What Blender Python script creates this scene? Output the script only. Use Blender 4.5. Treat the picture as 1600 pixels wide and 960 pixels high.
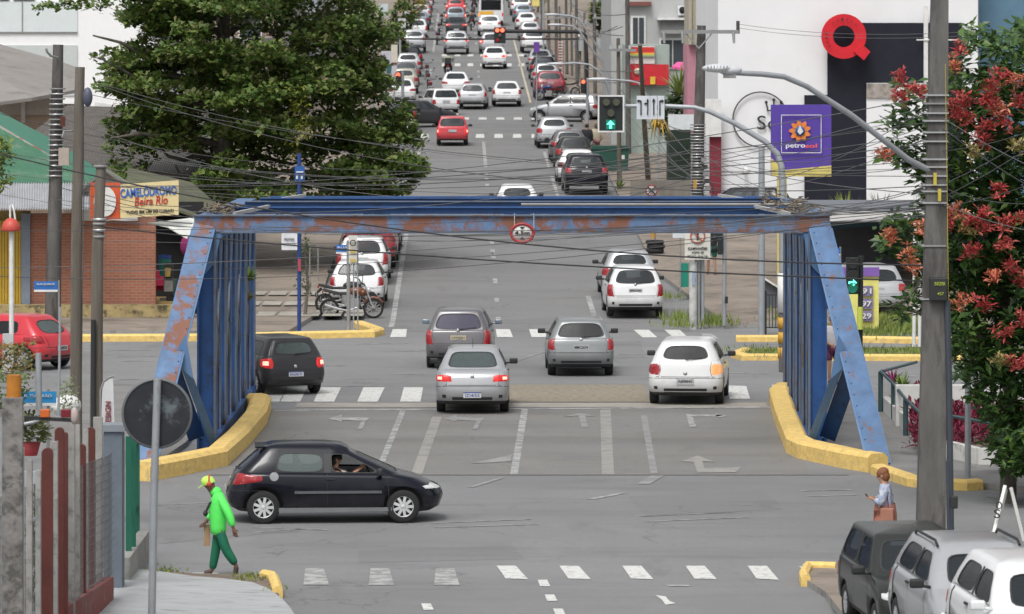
import bpy, bmesh, math, random
from mathutils import Vector, Matrix
R = math.radians
for o in list(bpy.data.objects): bpy.data.objects.remove(o)
scene = bpy.context.scene
COL = scene.collection

# ------------------------------------------------------------------ camera
FPX = 7500.0; CAMH = 8.8; HZ = 40.0
cam_data = bpy.data.cameras.new('camera'); cam = bpy.data.objects.new('camera', cam_data)
COL.objects.link(cam); scene.camera = cam
cam_data.sensor_width = 36.0; cam_data.lens = 36.0*FPX/1600.0
cam_data.shift_y = -0.275; cam_data.clip_start = 1.0; cam_data.clip_end = 3000.0
cam.location = (0, 0, CAMH); cam.rotation_euler = (R(90), 0, 0)
cam_data.dof.use_dof = True; cam_data.dof.focus_distance = 105.0; cam_data.dof.aperture_fstop = 5.0

# ------------------------------------------------------------------ world + sun (overcast)
SUN_EL = R(58); SUN_AZ = R(200)
world = bpy.data.worlds.new('World'); scene.world = world; world.use_nodes = True
wn = world.node_tree.nodes; wl = world.node_tree.links
for n in list(wn): wn.remove(n)
wo = wn.new('ShaderNodeOutputWorld'); bg = wn.new('ShaderNodeBackground')
sky = wn.new('ShaderNodeTexSky'); sky.sky_type = 'NISHITA'; sky.sun_disc = False
sky.sun_elevation = SUN_EL; sky.sun_rotation = SUN_AZ
sky.air_density = 1.6; sky.dust_density = 5.0; sky.ozone_density = 1.0
hs = wn.new('ShaderNodeHueSaturation'); hs.inputs['Saturation'].default_value = 0.12
wl.new(sky.outputs[0], hs.inputs['Color']); wl.new(hs.outputs[0], bg.inputs['Color'])
bg.inputs['Strength'].default_value = 0.13; wl.new(bg.outputs[0], wo.inputs['Surface'])
sd = bpy.data.lights.new('sun', 'SUN'); sd.energy = 1.25; sd.angle = R(18); sd.color = (1.0, 0.97, 0.93)
sun = bpy.data.objects.new('sun', sd); COL.objects.link(sun)
sun.rotation_euler = (R(90)-SUN_EL, 0, R(180)-SUN_AZ+R(0))
scene.view_settings.view_transform = 'Standard'; scene.view_settings.look = 'None'
scene.view_settings.exposure = 0.25; scene.view_settings.gamma = 1.0
scene.view_settings.use_curve_mapping = False

# ------------------------------------------------------------------ geometry of the place
def gz(Y):
    if Y < 72: return 0.05*(72-Y)
    z = 0.0
    if Y > 144: z += 0.0305*(Y-144)
    if Y > 250: z += 0.0072*(Y-250)
    return z
def gY(y):
    a, b = 20.0, 1500.0
    for _ in range(60):
        m = (a+b)/2
        if HZ + (CAMH-gz(m))*FPX/m > y: a = m
        else: b = m
    return (a+b)/2
def G(x, y, dz=0.0):
    Y = gY(y); return Vector(((x-800)*Y/FPX, Y, gz(Y)+dz))
def P(x, y, Y): return Vector(((x-800)*Y/FPX, Y, CAMH-(y-HZ)*Y/FPX))
def sx(Xo, Y): return Xo - 0.0105*Y          # street offset -> world X

# ------------------------------------------------------------------ mesh builder
class MB:
    def __init__(s): s.v = []; s.f = []; s.m = []; s.sm = []
    def add(s, vs, fs, m=0, sm=False):
        b = len(s.v); s.v += [Vector(q) for q in vs]
        for f in fs: s.f.append(tuple(b+i for i in f)); s.m.append(m); s.sm.append(sm)
    def box(s, c, d, rz=0, m=0, M=None):
        c = Vector(c); hx, hy, hz = d[0]/2, d[1]/2, d[2]/2
        vs = [Vector((x, y, z)) for z in (-hz, hz) for x, y in ((-hx,-hy),(hx,-hy),(hx,hy),(-hx,hy))]
        Rm = M if M is not None else Matrix.Rotation(rz, 3, 'Z')
        s.add([c + Rm @ q for q in vs], [(3,2,1,0),(4,5,6,7),(0,1,5,4),(1,2,6,5),(2,3,7,6),(3,0,4,7)], m)
    def bb(s, x0, y0, z0, x1, y1, z1, m=0):
        s.box(((x0+x1)/2, (y0+y1)/2, (z0+z1)/2), (abs(x1-x0), abs(y1-y0), abs(z1-z0)), 0, m)
    def bar(s, a, b, w, h, up=(0,0,1), m=0):
        a = Vector(a); b = Vector(b); d = (b-a); L = d.length; d.normalize(); up = Vector(up)
        if abs(d.dot(up)) > .98: up = Vector((0,1,0))
        x = d.cross(up).normalized(); z = x.cross(d).normalized()
        M = Matrix((x, d, z)).transposed(); s.box((a+b)/2, (w, L, h), M=M, m=m)
    def tube(s, pts, r, n=8, m=0, sm=True, cap=True):
        pts = [Vector(q) for q in pts]; rs = r if isinstance(r, (list, tuple)) else [r]*len(pts)
        b = len(s.v); prev = None; vs = []
        for i, q in enumerate(pts):
            d = (pts[min(i+1, len(pts)-1)] - pts[max(i-1, 0)]).normalized()
            if prev is None:
                u = Vector((0,0,1)) if abs(d.z) < .9 else Vector((1,0,0))
                x = d.cross(u).normalized()
            else: x = (prev - d*prev.dot(d)).normalized()
            prev = x; y = d.cross(x)
            for k in range(n):
                a = 2*math.pi*k/n; vs.append(q + (x*math.cos(a) + y*math.sin(a))*rs[i])
        fs = []
        for i in range(len(pts)-1):
            for k in range(n):
                k2 = (k+1) % n; fs.append((i*n+k, i*n+k2, (i+1)*n+k2, (i+1)*n+k))
        s.add(vs, fs, m, sm)
        if cap:
            s.add([vs[k] for k in range(n)], [tuple(range(n))[::-1]], m)
            L = (len(pts)-1)*n; s.add([vs[L+k] for k in range(n)], [tuple(range(n))], m)
    def lathe(s, prof, c=(0,0,0), n=16, m=0, M=None, sm=True):
        c = Vector(c); vs = []
        for r, z in prof:
            for k in range(n):
                a = 2*math.pi*k/n; q = Vector((r*math.cos(a), r*math.sin(a), z))
                vs.append(c + (M @ q if M is not None else q))
        fs = [(i*n+k, i*n+(k+1)%n, (i+1)*n+(k+1)%n, (i+1)*n+k) for i in range(len(prof)-1) for k in range(n)]
        s.add(vs, fs, m, sm)
    def ell(s, c, r, n=12, k=8, m=0, M=None):
        prof = [(math.sin(math.pi*i/k), -math.cos(math.pi*i/k)) for i in range(k+1)]
        prof[0] = (0.001, -1); prof[-1] = (0.001, 1)
        D = Matrix.Diagonal(Vector(r)); MM = (M @ D) if M is not None else D
        s.lathe(prof, c, n, m, MM)
    def prism(s, poly, ext, m=0):
        poly = [Vector(q) for q in poly]; ext = Vector(ext); n = len(poly)
        s.add(poly + [q+ext for q in poly],
              [tuple(range(n))[::-1], tuple(range(n, 2*n))] + [(i, (i+1)%n, n+(i+1)%n, n+i) for i in range(n)], m)
    def quad(s, a, b, c, d, m=0): s.add([a, b, c, d], [(0,1,2,3)], m)
    def grid(s, fn, nu, nv, m=0, sm=True):
        s.add([fn(i/nu, j/nv) for j in range(nv+1) for i in range(nu+1)],
              [(j*(nu+1)+i, j*(nu+1)+i+1, (j+1)*(nu+1)+i+1, (j+1)*(nu+1)+i) for j in range(nv) for i in range(nu)], m, sm)
    def mesh(s, name, mats, off=None):
        me = bpy.data.meshes.new(name)
        vs = s.v if off is None else [q-off for q in s.v]
        me.from_pydata([tuple(q) for q in vs], [], s.f)
        for mm in (mats if isinstance(mats, (list, tuple)) else [mats]): me.materials.append(mm)
        me.polygons.foreach_set('material_index', s.m); me.polygons.foreach_set('use_smooth', s.sm)
        bm = bmesh.new(); bm.from_mesh(me)
        if len(bm.faces) < 30000: bmesh.ops.recalc_face_normals(bm, faces=bm.faces)
        bm.to_mesh(me); bm.free()
        me.update(); return me
    def build(s, name, mats, parent=None, world=True, bevel=0, **kw):
        off = None
        if parent is not None and world:
            off = Vector((0,0,0)); q = parent
            while q is not None: off += q.location; q = q.parent
        o = bpy.data.objects.new(name, s.mesh(name, mats, off)); COL.objects.link(o)
        if parent is not None: o.parent = parent
        if bevel:
            bv = o.modifiers.new('bevel', 'BEVEL'); bv.width = bevel; bv.segments = 2; bv.limit_method = 'ANGLE'
        if kw: tag(o, **kw)
        return o
def tag(o, label=None, cat=None, group=None, kind=None):
    if label: o['label'] = label
    if cat: o['category'] = cat
    if group: o['group'] = group
    if kind: o['kind'] = kind
    return o
def thing(name, label, cat, loc=(0,0,0), rz=0, group=None):
    o = bpy.data.objects.new(name, None); COL.objects.link(o)
    o.location = loc; o.rotation_euler = (0,0,rz); o.empty_display_size = .3
    return tag(o, label, cat, group)
def struct(mb, name, mats): return mb.build(name, mats, kind='structure')
def copy_tree(o, parent=None):
    c = o.copy(); COL.objects.link(c); c.parent = parent
    for ch in [q for q in o.children if q.name != c.name]: copy_tree(ch, c)
    return c

# ------------------------------------------------------------------ materials
MATS = {}
def mat(name, col, rough=.6, metal=0.0, var=.12, vscale=3.0, bump=0.0, bscale=20.0, col2=None, c2amt=.5, c2scale=1.5,
        c2edge=.06, coat=0.0, emit=0.0, alpha=1.0, spec=.5, stretch=None, seed=0.0):
    if name in MATS: return MATS[name]
    m = bpy.data.materials.new(name); m.use_nodes = True; MATS[name] = m
    nt = m.node_tree; N = nt.nodes; L = nt.links; b = N['Principled BSDF']
    b.inputs['Roughness'].default_value = rough; b.inputs['Metallic'].default_value = metal
    b.inputs['Specular IOR Level'].default_value = spec
    if coat: b.inputs['Coat Weight'].default_value = coat; b.inputs['Coat Roughness'].default_value = .06
    if alpha < 1: b.inputs['Alpha'].default_value = alpha
    tc = N.new('ShaderNodeTexCoord'); mp = N.new('ShaderNodeMapping')
    if stretch: mp.inputs['Scale'].default_value = stretch
    mp.inputs['Location'].default_value = (seed, seed*1.7, seed*.3)
    L.new(tc.outputs['Object'], mp.inputs['Vector'])
    ns = N.new('ShaderNodeTexNoise'); ns.inputs['Scale'].default_value = vscale; ns.inputs['Detail'].default_value = 6
    ns.inputs['Roughness'].default_value = .65; L.new(mp.outputs[0], ns.inputs['Vector'])
    mx = N.new('ShaderNodeMix'); mx.data_type = 'RGBA'
    c = Vector(col[:3]); lo = c*(1-var); hi = c*(1+var)
    mr = N.new('ShaderNodeMapRange'); mr.inputs[1].default_value = .3; mr.inputs[2].default_value = .7
    L.new(ns.outputs['Fac'], mr.inputs[0]); L.new(mr.outputs[0], mx.inputs[0])
    mx.inputs[6].default_value = (*lo, 1); mx.inputs[7].default_value = (*[min(q, .95) for q in hi], 1)
    out = mx.outputs[2]
    if col2 is not None:
        n2 = N.new('ShaderNodeTexNoise'); n2.inputs['Scale'].default_value = c2scale; n2.inputs['Detail'].default_value = 8
        n2.inputs['Roughness'].default_value = .7; L.new(mp.outputs[0], n2.inputs['Vector'])
        r2 = N.new('ShaderNodeMapRange'); e = 1-c2amt
        e = .5 + (e-.5)*.5
        r2.inputs[1].default_value = e-c2edge; r2.inputs[2].default_value = e+c2edge; L.new(n2.outputs['Fac'], r2.inputs[0])
        m2 = N.new('ShaderNodeMix'); m2.data_type = 'RGBA'; L.new(r2.outputs[0], m2.inputs[0])
        L.new(out, m2.inputs[6]); m2.inputs[7].default_value = (*col2[:3], 1); out = m2.outputs[2]
    L.new(out, b.inputs['Base Color'])
    if emit: L.new(out, b.inputs['Emission Color']); b.inputs['Emission Strength'].default_value = emit
    if bump:
        n3 = N.new('ShaderNodeTexNoise'); n3.inputs['Scale'].default_value = bscale; n3.inputs['Detail'].default_value = 4
        L.new(mp.outputs[0], n3.inputs['Vector']); bp = N.new('ShaderNodeBump'); bp.inputs['Strength'].default_value = bump
        bp.inputs['Distance'].default_value = .02; L.new(n3.outputs['Fac'], bp.inputs['Height']); L.new(bp.outputs[0], b.inputs['Normal'])
    return m
def glass(name, tint=(.05,.06,.07), through=.35, rough=.04):
    if name in MATS: return MATS[name]
    m = bpy.data.materials.new(name); m.use_nodes = True; MATS[name] = m
    N = m.node_tree.nodes; L = m.node_tree.links; b = N['Principled BSDF']; out = N['Material Output']
    b.inputs['Base Color'].default_value = (*tint, 1); b.inputs['Roughness'].default_value = rough
    b.inputs['IOR'].default_value = 1.45; b.inputs['Specular IOR Level'].default_value = .4
    ns = N.new('ShaderNodeTexNoise'); ns.inputs['Scale'].default_value = 2.0
    mr = N.new('ShaderNodeMapRange'); mr.inputs[3].default_value = rough; mr.inputs[4].default_value = rough+.08
    L.new(ns.outputs['Fac'], mr.inputs[0]); L.new(mr.outputs[0], b.inputs['Roughness'])
    tr = N.new('ShaderNodeBsdfTransparent'); tr.inputs[0].default_value = (.8,.85,.87,1)
    mx = N.new('ShaderNodeMixShader'); mx.inputs[0].default_value = 1-through
    L.new(tr.outputs[0], mx.inputs[1]); L.new(b.outputs[0], mx.inputs[2]); L.new(mx.outputs[0], out.inputs['Surface'])
    return m
def paint(name, col, rough=.28, metal=0.0):
    dk = max(col) < .06
    m = mat('paint_'+name, col, rough, metal, var=.05, vscale=1.5, coat=.18 if dk else .5, spec=.25 if dk else .5, col2=tuple(q*.7+.004 for q in col), c2amt=.15, c2scale=3)
    # road dust settled on the lower body
    N = m.node_tree.nodes; L = m.node_tree.links; b = N['Principled BSDF']; src = b.inputs['Base Color'].links[0].from_socket
    tc = N.new('ShaderNodeTexCoord'); sp = N.new('ShaderNodeSeparateXYZ'); L.new(tc.outputs['Object'], sp.inputs[0])
    ns = N.new('ShaderNodeTexNoise'); ns.inputs['Scale'].default_value = 5; ns.inputs['Detail'].default_value = 6; L.new(tc.outputs['Object'], ns.inputs[0])
    ma = N.new('ShaderNodeMath'); ma.operation = 'MULTIPLY_ADD'; ma.inputs[1].default_value = .5; L.new(ns.outputs[0], ma.inputs[0]); L.new(sp.outputs[2], ma.inputs[2])
    mr = N.new('ShaderNodeMapRange'); mr.inputs[1].default_value = .95; mr.inputs[2].default_value = .42; mr.inputs[3].default_value = 0; mr.inputs[4].default_value = .42 if not dk else .16; L.new(ma.outputs[0], mr.inputs[0])
    mx = N.new('ShaderNodeMix'); mx.data_type = 'RGBA'; L.new(mr.outputs[0], mx.inputs[0]); L.new(src, mx.inputs[6]); mx.inputs[7].default_value = (.13,.12,.11,1)
    L.new(mx.outputs[2], b.inputs['Base Color']); return m

# ------------------------------------------------------------------ lettering
def letters(text, w, h, centre, parent, m, rot=(R(90),0,0), name='lettering', depth=.01, world=True, bold=0.0, shear=0.0, label=None):
    cu = bpy.data.curves.new(name, 'FONT'); cu.body = text; cu.extrude = .01; cu.align_x = 'CENTER'; cu.offset = bold; cu.shear = shear
    cu.resolution_u = 3
    t = bpy.data.objects.new('tmp', cu); COL.objects.link(t); bpy.context.view_layer.update()
    me = bpy.data.meshes.new_from_object(t.evaluated_get(bpy.context.evaluated_depsgraph_get()))
    bpy.data.objects.remove(t)
    xs = [v.co.x for v in me.vertices]; ys = [v.co.y for v in me.vertices]
    if not xs: return None
    cx = (min(xs)+max(xs))/2; cy = (min(ys)+max(ys))/2; kx = w/(max(xs)-min(xs)); ky = h/(max(ys)-min(ys))
    Rm = Matrix.Rotation(rot[2], 3, 'Z') @ Matrix.Rotation(rot[1], 3, 'Y') @ Matrix.Rotation(rot[0], 3, 'X')
    off = Vector(centre)
    if parent is not None and world:
        q = parent
        while q is not None: off = off - q.location; q = q.parent
    for v in me.vertices:
        v.co = Rm @ Vector(((v.co.x-cx)*kx, (v.co.y-cy)*ky, (v.co.z)*depth/.01)) + off
    me.materials.clear(); me.materials.append(m)
    o = bpy.data.objects.new(name, me); COL.objects.link(o)
    if parent is not None: o.parent = parent
    if label: o['label'] = label
    return o
def join_bars(pts, w, h): pass
# ------------------------------------------------------------------ ground materials
def asphalt(name, base, brown=.0, lanes=False):
    m = bpy.data.materials.new(name); m.use_nodes = True
    N = m.node_tree.nodes; L = m.node_tree.links; b = N['Principled BSDF']; b.inputs['Roughness'].default_value = .82
    b.inputs['Specular IOR Level'].default_value = .35
    tc = N.new('ShaderNodeTexCoord')
    def noise(sc, det=5, rough=.6, stretch=(1,1,1), loc=(0,0,0)):
        mp = N.new('ShaderNodeMapping'); mp.inputs['Scale'].default_value = stretch; mp.inputs['Location'].default_value = loc
        L.new(tc.outputs['Object'], mp.inputs[0])
        n = N.new('ShaderNodeTexNoise'); n.inputs['Scale'].default_value = sc; n.inputs['Detail'].default_value = det
        n.inputs['Roughness'].default_value = rough; L.new(mp.outputs[0], n.inputs['Vector']); return n.outputs['Fac']
    def rng(x, a, c, lo=0.0, hi=1.0):
        r = N.new('ShaderNodeMapRange'); r.inputs[1].default_value = a; r.inputs[2].default_value = c
        r.inputs[3].default_value = lo; r.inputs[4].default_value = hi; L.new(x, r.inputs[0]); return r.outputs[0]
    def mix(f, a, c, bt='MIX'):
        x = N.new('ShaderNodeMix'); x.data_type = 'RGBA'; x.blend_type = bt
        if isinstance(f, float): x.inputs[0].default_value = f
        else: L.new(f, x.inputs[0])
        for i, q in ((6, a), (7, c)):
            if isinstance(q, tuple): x.inputs[i].default_value = (*q, 1)
            else: L.new(q, x.inputs[i])
        return x.outputs[2]
    B = Vector(base)
    c = mix(rng(noise(.12, 4), .35, .65), tuple(B*.86), tuple(B*1.1))
    c = mix(rng(noise(.5, 6, .7, (.25, 1, 1), (7, 3, 0)), .50, .64, 0, .7), c, tuple(B*.70))          # tar-dark worn streaks across
    c = mix(rng(noise(.35, 5, .7, (1, .3, 1), (1, 33, 0)), .56, .68, 0, .5), c, tuple(Vector((B.x*1.22, B.y*1.2, B.z*1.14))))
    if brown: c = mix(rng(noise(.45, 6, .7, (.7, .6, 1), (3, 9, 0)), .42, .62, 0, brown), c, (B.x*1.08, B.y*.98, B.z*.84))
    c = mix(rng(noise(9, 4, .75), .3, .7, 0, .55), c, tuple(B*.74))
    c = mix(rng(noise(.9, 4, .6, (1, .25, 1), (9, 2, 0)), .6, .72, 0, .5), c, tuple(B*.62))
    c = mix(rng(noise(26, 2, .8), .55, .75, 0, .5), c, tuple(B*1.3))
    vo = N.new('ShaderNodeTexVoronoi'); vo.feature = 'DISTANCE_TO_EDGE'; vo.inputs['Scale'].default_value = .28
    mp = N.new('ShaderNodeMapping'); L.new(tc.outputs['Object'], mp.inputs[0])
    nn = N.new('ShaderNodeTexNoise'); nn.inputs['Scale'].default_value = 1.2; nn.inputs['Detail'].default_value = 5
    L.new(mp.outputs[0], nn.inputs['Vector'])
    va = N.new('ShaderNodeMix'); va.data_type = 'RGBA'; va.blend_type = 'ADD'; va.inputs[0].default_value = 1.6
    L.new(mp.outputs[0], va.inputs[6]); L.new(nn.outputs['Color'], va.inputs[7]); L.new(va.outputs[2], vo.inputs['Vector'])
    cr = rng(vo.outputs['Distance'], .0, .008, 1, 0)
    ck = N.new('ShaderNodeMath'); ck.operation = 'MULTIPLY'; L.new(cr, ck.inputs[0]); L.new(rng(noise(.2, 3, .5, (1,1,1), (50,0,0)), .5, .6, 0, .6), ck.inputs[1])
    c = mix(ck.outputs[0], c, tuple(B*.4))
    L.new(c, b.inputs['Base Color'])
    bp = N.new('ShaderNodeBump'); bp.inputs['Strength'].default_value = .35; bp.inputs['Distance'].default_value = .01
    L.new(noise(60, 3), bp.inputs['Height']); L.new(bp.outputs[0], b.inputs['Normal'])
    MATS[name] = m; return m
def worn_paint(name, col, under, wear=.45, scale=2.5):
    """road paint: where it has worn off the asphalt tone shows"""
    return mat(name, col, .7, var=.08, vscale=6, col2=under, c2amt=wear, c2scale=scale, c2edge=.05)
AS = (.215, .217, .222)
m_road = asphalt('asphalt', AS)
m_deck = asphalt('deck_asphalt', (.214, .211, .206), brown=.35)
m_far = asphalt('far_asphalt', (.20, .20, .203), brown=.15)
m_pave = mat('pavement_tan', (.24, .20, .165), .85, var=.22, vscale=.8, col2=(.14,.12,.10), c2amt=.35, c2scale=.5, bump=.3)
m_pave_grey = mat('pavement_grey', (.36, .37, .38), .85, var=.1, vscale=.8, col2=(.24,.24,.235), c2amt=.3, c2scale=1.5, stretch=(1,2.5,1), bump=.3)
m_pave_mid = mat('pavement_mid', (.20, .195, .19), .85, var=.15, vscale=.8, col2=(.13,.125,.12), c2amt=.3, c2scale=.7, bump=.3)
m_wh = worn_paint('road_paint', (.60,.60,.58), (.28,.28,.28), .34, 7)
m_wh_worn = worn_paint('road_paint_worn', (.40,.40,.39), AS, .5, 3)
m_wh_ghost = worn_paint('road_paint_ghost', (.29,.285,.275), AS, .5, 2)
m_tan_paint = worn_paint('road_paint_tan', (.30,.285,.265), AS, .42, 2)
m_kyel = mat('kerb_yellow', (.74,.52,.17), .85, var=.15, vscale=7, col2=(.40,.32,.19), c2amt=.26, c2scale=5.5, c2edge=.09, bump=.8, bscale=9)
m_conc = mat('concrete', (.30,.29,.275), .85, var=.2, vscale=1.2, col2=(.17,.165,.155), c2amt=.35, c2scale=1.2, bump=.4)
m_grass = mat('grass_green', (.10,.13,.035), .9, var=.4, vscale=6, col2=(.16,.13,.06), c2amt=.4, c2scale=2)
m_soil = mat('soil', (.16,.125,.10), .95, var=.3, vscale=5, bump=.5)

YS = [18, 40, 60, 72, 80, 90, 100, 110, 120, 130, 144, 160, 180, 200, 225, 250, 300, 350, 400, 450, 520, 600, 700, 900]
def strip(mb, fl, fr, y0, y1, dz, m=0, extra=()):
    ys = sorted(set([y0, y1] + [q for q in YS if y0 < q < y1] + list(extra)))
    for a, b in zip(ys[:-1], ys[1:]):
        mb.quad((fl(a), a, gz(a)+dz), (fr(a), a, gz(a)+dz), (fr(b), b, gz(b)+dz), (fl(b), b, gz(b)+dz), m)
def slab(name, fl, fr, y0, y1, mats, h=.13, kind='structure'):
    """raised pavement with kerb faces; mats = [top, side]"""
    mb = MB(); strip(mb, fl, fr, y0, y1, h, 0)
    ys = sorted(set([y0, y1] + [q for q in YS if y0 < q < y1]))
    for a, b in zip(ys[:-1], ys[1:]):
        for f in (fl, fr): mb.quad((f(a), a, gz(a)-.02), (f(b), b, gz(b)-.02), (f(b), b, gz(b)+h), (f(a), a, gz(a)+h), 1)
    for a in (y0, y1): mb.quad((fl(a), a, gz(a)-.02), (fr(a), a, gz(a)-.02), (fr(a), a, gz(a)+h), (fl(a), a, gz(a)+h), 1)
    return mb.build(name, mats, kind=kind)
mb = MB(); strip(mb, lambda y: -260, lambda y: 260, 18, 900, 0, 0); struct(mb, 'ground', [m_road])
# far street carriageway in a darker, older asphalt
mb = MB(); strip(mb, lambda y: sx(-4.5, y), lambda y: sx(6.6, y), 138, 620, .004); struct(mb, 'road', [m_far])
# bridge deck
bax = lambda y: .0118*(y-98.7)
mb = MB(); strip(mb, lambda y: bax(y)-5.9, lambda y: bax(y)+5.9, 94.0, 110.2, .004); struct(mb, 'bridge_deck', [m_deck])
mb = MB()
a, b = gY(742), gY(743.2); strip(mb, lambda y: -5.9, lambda y: 6.6, b, a, .008)
struct(mb, 'expansion_joint', [mat('joint_dark', (.14,.138,.132), .9)])
# raised gravelly crossing between deck and avenue
mb = MB(); y0, y1 = gY(629), gY(602)
strip(mb, lambda y: -.9, lambda y: 3.25, y0, y1, .012); strip(mb, lambda y: -5.0, lambda y: 5.9, gY(637), gY(630), .008, 1)
struct(mb, 'worn_concrete_strip', [mat('gravel_strip', (.245,.215,.165), .9, var=.35, vscale=7, bump=.6), mat('strip_pale', (.30,.28,.25), .85, var=.2, vscale=1.5)])

def gpoly(mb, pts, m=0, dz=.009):
    """painted patch through image points on the ground"""
    q = [G(x, y, dz) for x, y in pts]; mb.add(q, [tuple(range(len(q)))], m)
def gline(mb, a, b, w, m=0, dz=.009, n=4):
    A = G(*a); B = G(*b); d = (B-A); nn = Vector((-d.y, d.x, 0)).normalized()*w/2
    for i in range(n):
        p = A+d*i/n; q = A+d*(i+1)/n
        for r in (p, q): r.z = gz(r.y)+dz
        mb.quad(p-nn, q-nn, q+nn, p+nn, m)
for i, (pts_, c_) in enumerate((([(980,775),(1190,768),(1230,796),(1010,806)], .95), ([(560,860),(800,852),(820,874),(560,880)], .9), ([(850,535),(1000,533),(1010,560),(845,562)], .88), ([(300,775),(470,830),(250,850),(215,800)], .92), ([(690,440),(760,440),(762,480),(684,480)], .87))):
    mb = MB(); gpoly(mb, pts_, 0, .003); struct(mb, 'road_patch', [asphalt('patch_asphalt_%d' % i, tuple(v*c_ for v in AS))])
# near crosswalk (bottom)
mb = MB()
for x in (492, 594, 696): gpoly(mb, [(x-18,915),(x+22,915),(x+14,889),(x-15,889)], 1)
for i, x in enumerate((792, 890, 988, 1087, 1184)):
    gpoly(mb, [(x-16, 885),(x+14, 885),(x+33, 906 if i < 4 else 907),(x-2, 905)], 0)
gpoly(mb, [(1248,886),(1278,886),(1296,894),(1262,896)], 0); gpoly(mb, [(292,905),(330,905),(342,896),(300,896)], 0)
struct(mb, 'crosswalk', [m_wh, m_wh_worn])
mb = MB()       # crossing at the far end of the bridge
for x in (424, 455, 508, 576, 643): gpoly(mb, [(x-18,628.5),(x+14,628.5),(x+25 if x < 600 else x+18,606),(x-8 if x < 600 else x-12,606)], 0)
gpoly(mb, [(1140,624),(1172,624),(1166,604),(1136,603)], 0); gpoly(mb, [(1212,628),(1240,628),(1228,602),(1206,602)], 0)
struct(mb, 'crosswalk', [m_wh])
mb = MB()       # crossing at the street mouth
for x in (623, 787, 840, 892, 1008, 1056): 
    k = (x-760)*.02
    gpoly(mb, [(x-11+k,527.5),(x+14+k,527.5),(x+10-k,515),(x-12-k,515)] if x < 950 else [(x-4,528),(x+19,528),(x+6,516),(x-18,516)], 0)
gpoly(mb, [(1104,530),(1124,530),(1112,522),(1094,522)], 1)
struct(mb, 'crosswalk', [m_wh, m_wh_worn])
mb = MB()       # far crosswalks at the next corner
for y0_, y1_, x0, x1, st in ((216, 210, 656, 850, 29), (187.5,184, 720, 850, 27.5), (104, 99.5, 690, 830, 20), (88.5, 85, 690, 815, 20)):
    x = x0
    while x < x1: gpoly(mb, [(x, y0_),(x+st*.48, y0_),(x+st*.46, y1_),(x+1, y1_)], 0, .012); x += st
struct(mb, 'crosswalk', [m_wh])
# lane lines on the bridge
mb = MB()
gline(mb, (630,641), (597,722), .13, 0); gline(mb, (820,640), (803,742), .15, 0); gline(mb, (1006,650), (1022,740), .14, 1)
gline(mb, (683,652), (651,741), .22, 2); gline(mb, (946,641), (950,742), .24, 2)
gline(mb, (424,642), (1205,637), .3, 0, n=8); gline(mb, (736,762), (785,747), .12, 1); gline(mb, (1005,757), (1028,744), .25, 1)
gline(mb, (922,781), (975,771), .14, 0); 
struct(mb, 'lane_marking', [m_wh_worn, m_wh_ghost, m_tan_paint])
# turn arrows on the deck
def arrow(mb, pts, m): gpoly(mb, pts, m, .013)
mb = MB()
for dx, m_ in ((0, 0), (180, 1)):
    arrow(mb, [(512+dx,655),(534+dx,649),(534+dx,653),(577+dx,654),(572+dx,659),(533+dx,657.5),(534+dx,660)], m_)
    arrow(mb, [(565+dx,659),(572+dx,659),(566+dx,672),(558+dx,672)], m_)
arrow(mb, [(880,652),(907,646),(933,652),(914,650.5),(919,669),(909,669),(904,650.5)], 1)
arrow(mb, [(1072,648),(1132,649.5),(1120,652),(1082,652),(1088,668),(1078,669)], 0)
arrow(mb, [(1118,647),(1136,651),(1120,654)], 0)
arrow(mb, [(1064,722),(1090,713),(1117,723),(1098,722),(1100,732),(1158,731),(1150,739),(1090,740),(1084,723)], 2)
arrow(mb, [(735,725),(790,714),(800,711),(798,722),(770,724)], 1)
struct(mb, 'lane_marking', [m_wh_worn, m_wh_ghost, m_tan_paint])
# markings of the near cross street
mb = MB()
for a_, b_ in (((678,825),(842,820)), ((676,818),(830,812)), ((1006,816),(1170,809)), ((992,808),(1146,801)), ((395,825),(512,829)), ((398,833),(470,827)),
               ((1250,768),(1330,766)), ((1262,776),(1340,774)), ((1536,770),(1600,771)), ((1540,777),(1600,780)), ((1545,785),(1600,788)), ((240,790),(330,786))):
    gline(mb, a_, b_, .075, 0, n=6)
for x in (665, 847, 858, 871, ):
    y = {665:949, 847:912, 858:935, 871:957}[x]; gpoly(mb, [(x-7,y-5),(x+8,y-5),(x+13,y+5),(x-3,y+5)], 1)
gpoly(mb, [(1024,931),(1040,933),(1046,940),(1056,944),(1040,946),(1034,938)], 1)
gpoly(mb, [(1040,915),(1075,915),(1080,917),(1046,917)], 0)
struct(mb, 'lane_marking', [m_wh_worn, m_wh])
# avenue lane lines
mb = MB()
for a_, b_ in (((120,549),(245,547)), ((190,565),(300,563)), ((150,595),(225,593)), ((480,571),(540,572)), ((622,549),(660,549)), ((555,538),(640,537)), ((620,585),(665,586)), ((1135,583),(1200,585)), ((180,558),(300,557)),
               ((960,555),(1010,553)), ((1165,540),(1210,541)), ((1360,545),(1430,545)), ((1380,585),(1430,588)), ((0,598),(25,598)), ((370,556),(440,555)), ((510,605),(600,603))):
    gline(mb, a_, b_, .11, 0, n=3)
gline(mb, (165,607), (225,606), .12, 1); gline(mb, (700,600), (880,540), .1, 2, n=6)
struct(mb, 'lane_marking', [m_wh_worn, mat('paint_yellow_line', (.6,.45,.15), .7), m_wh_ghost])
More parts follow.
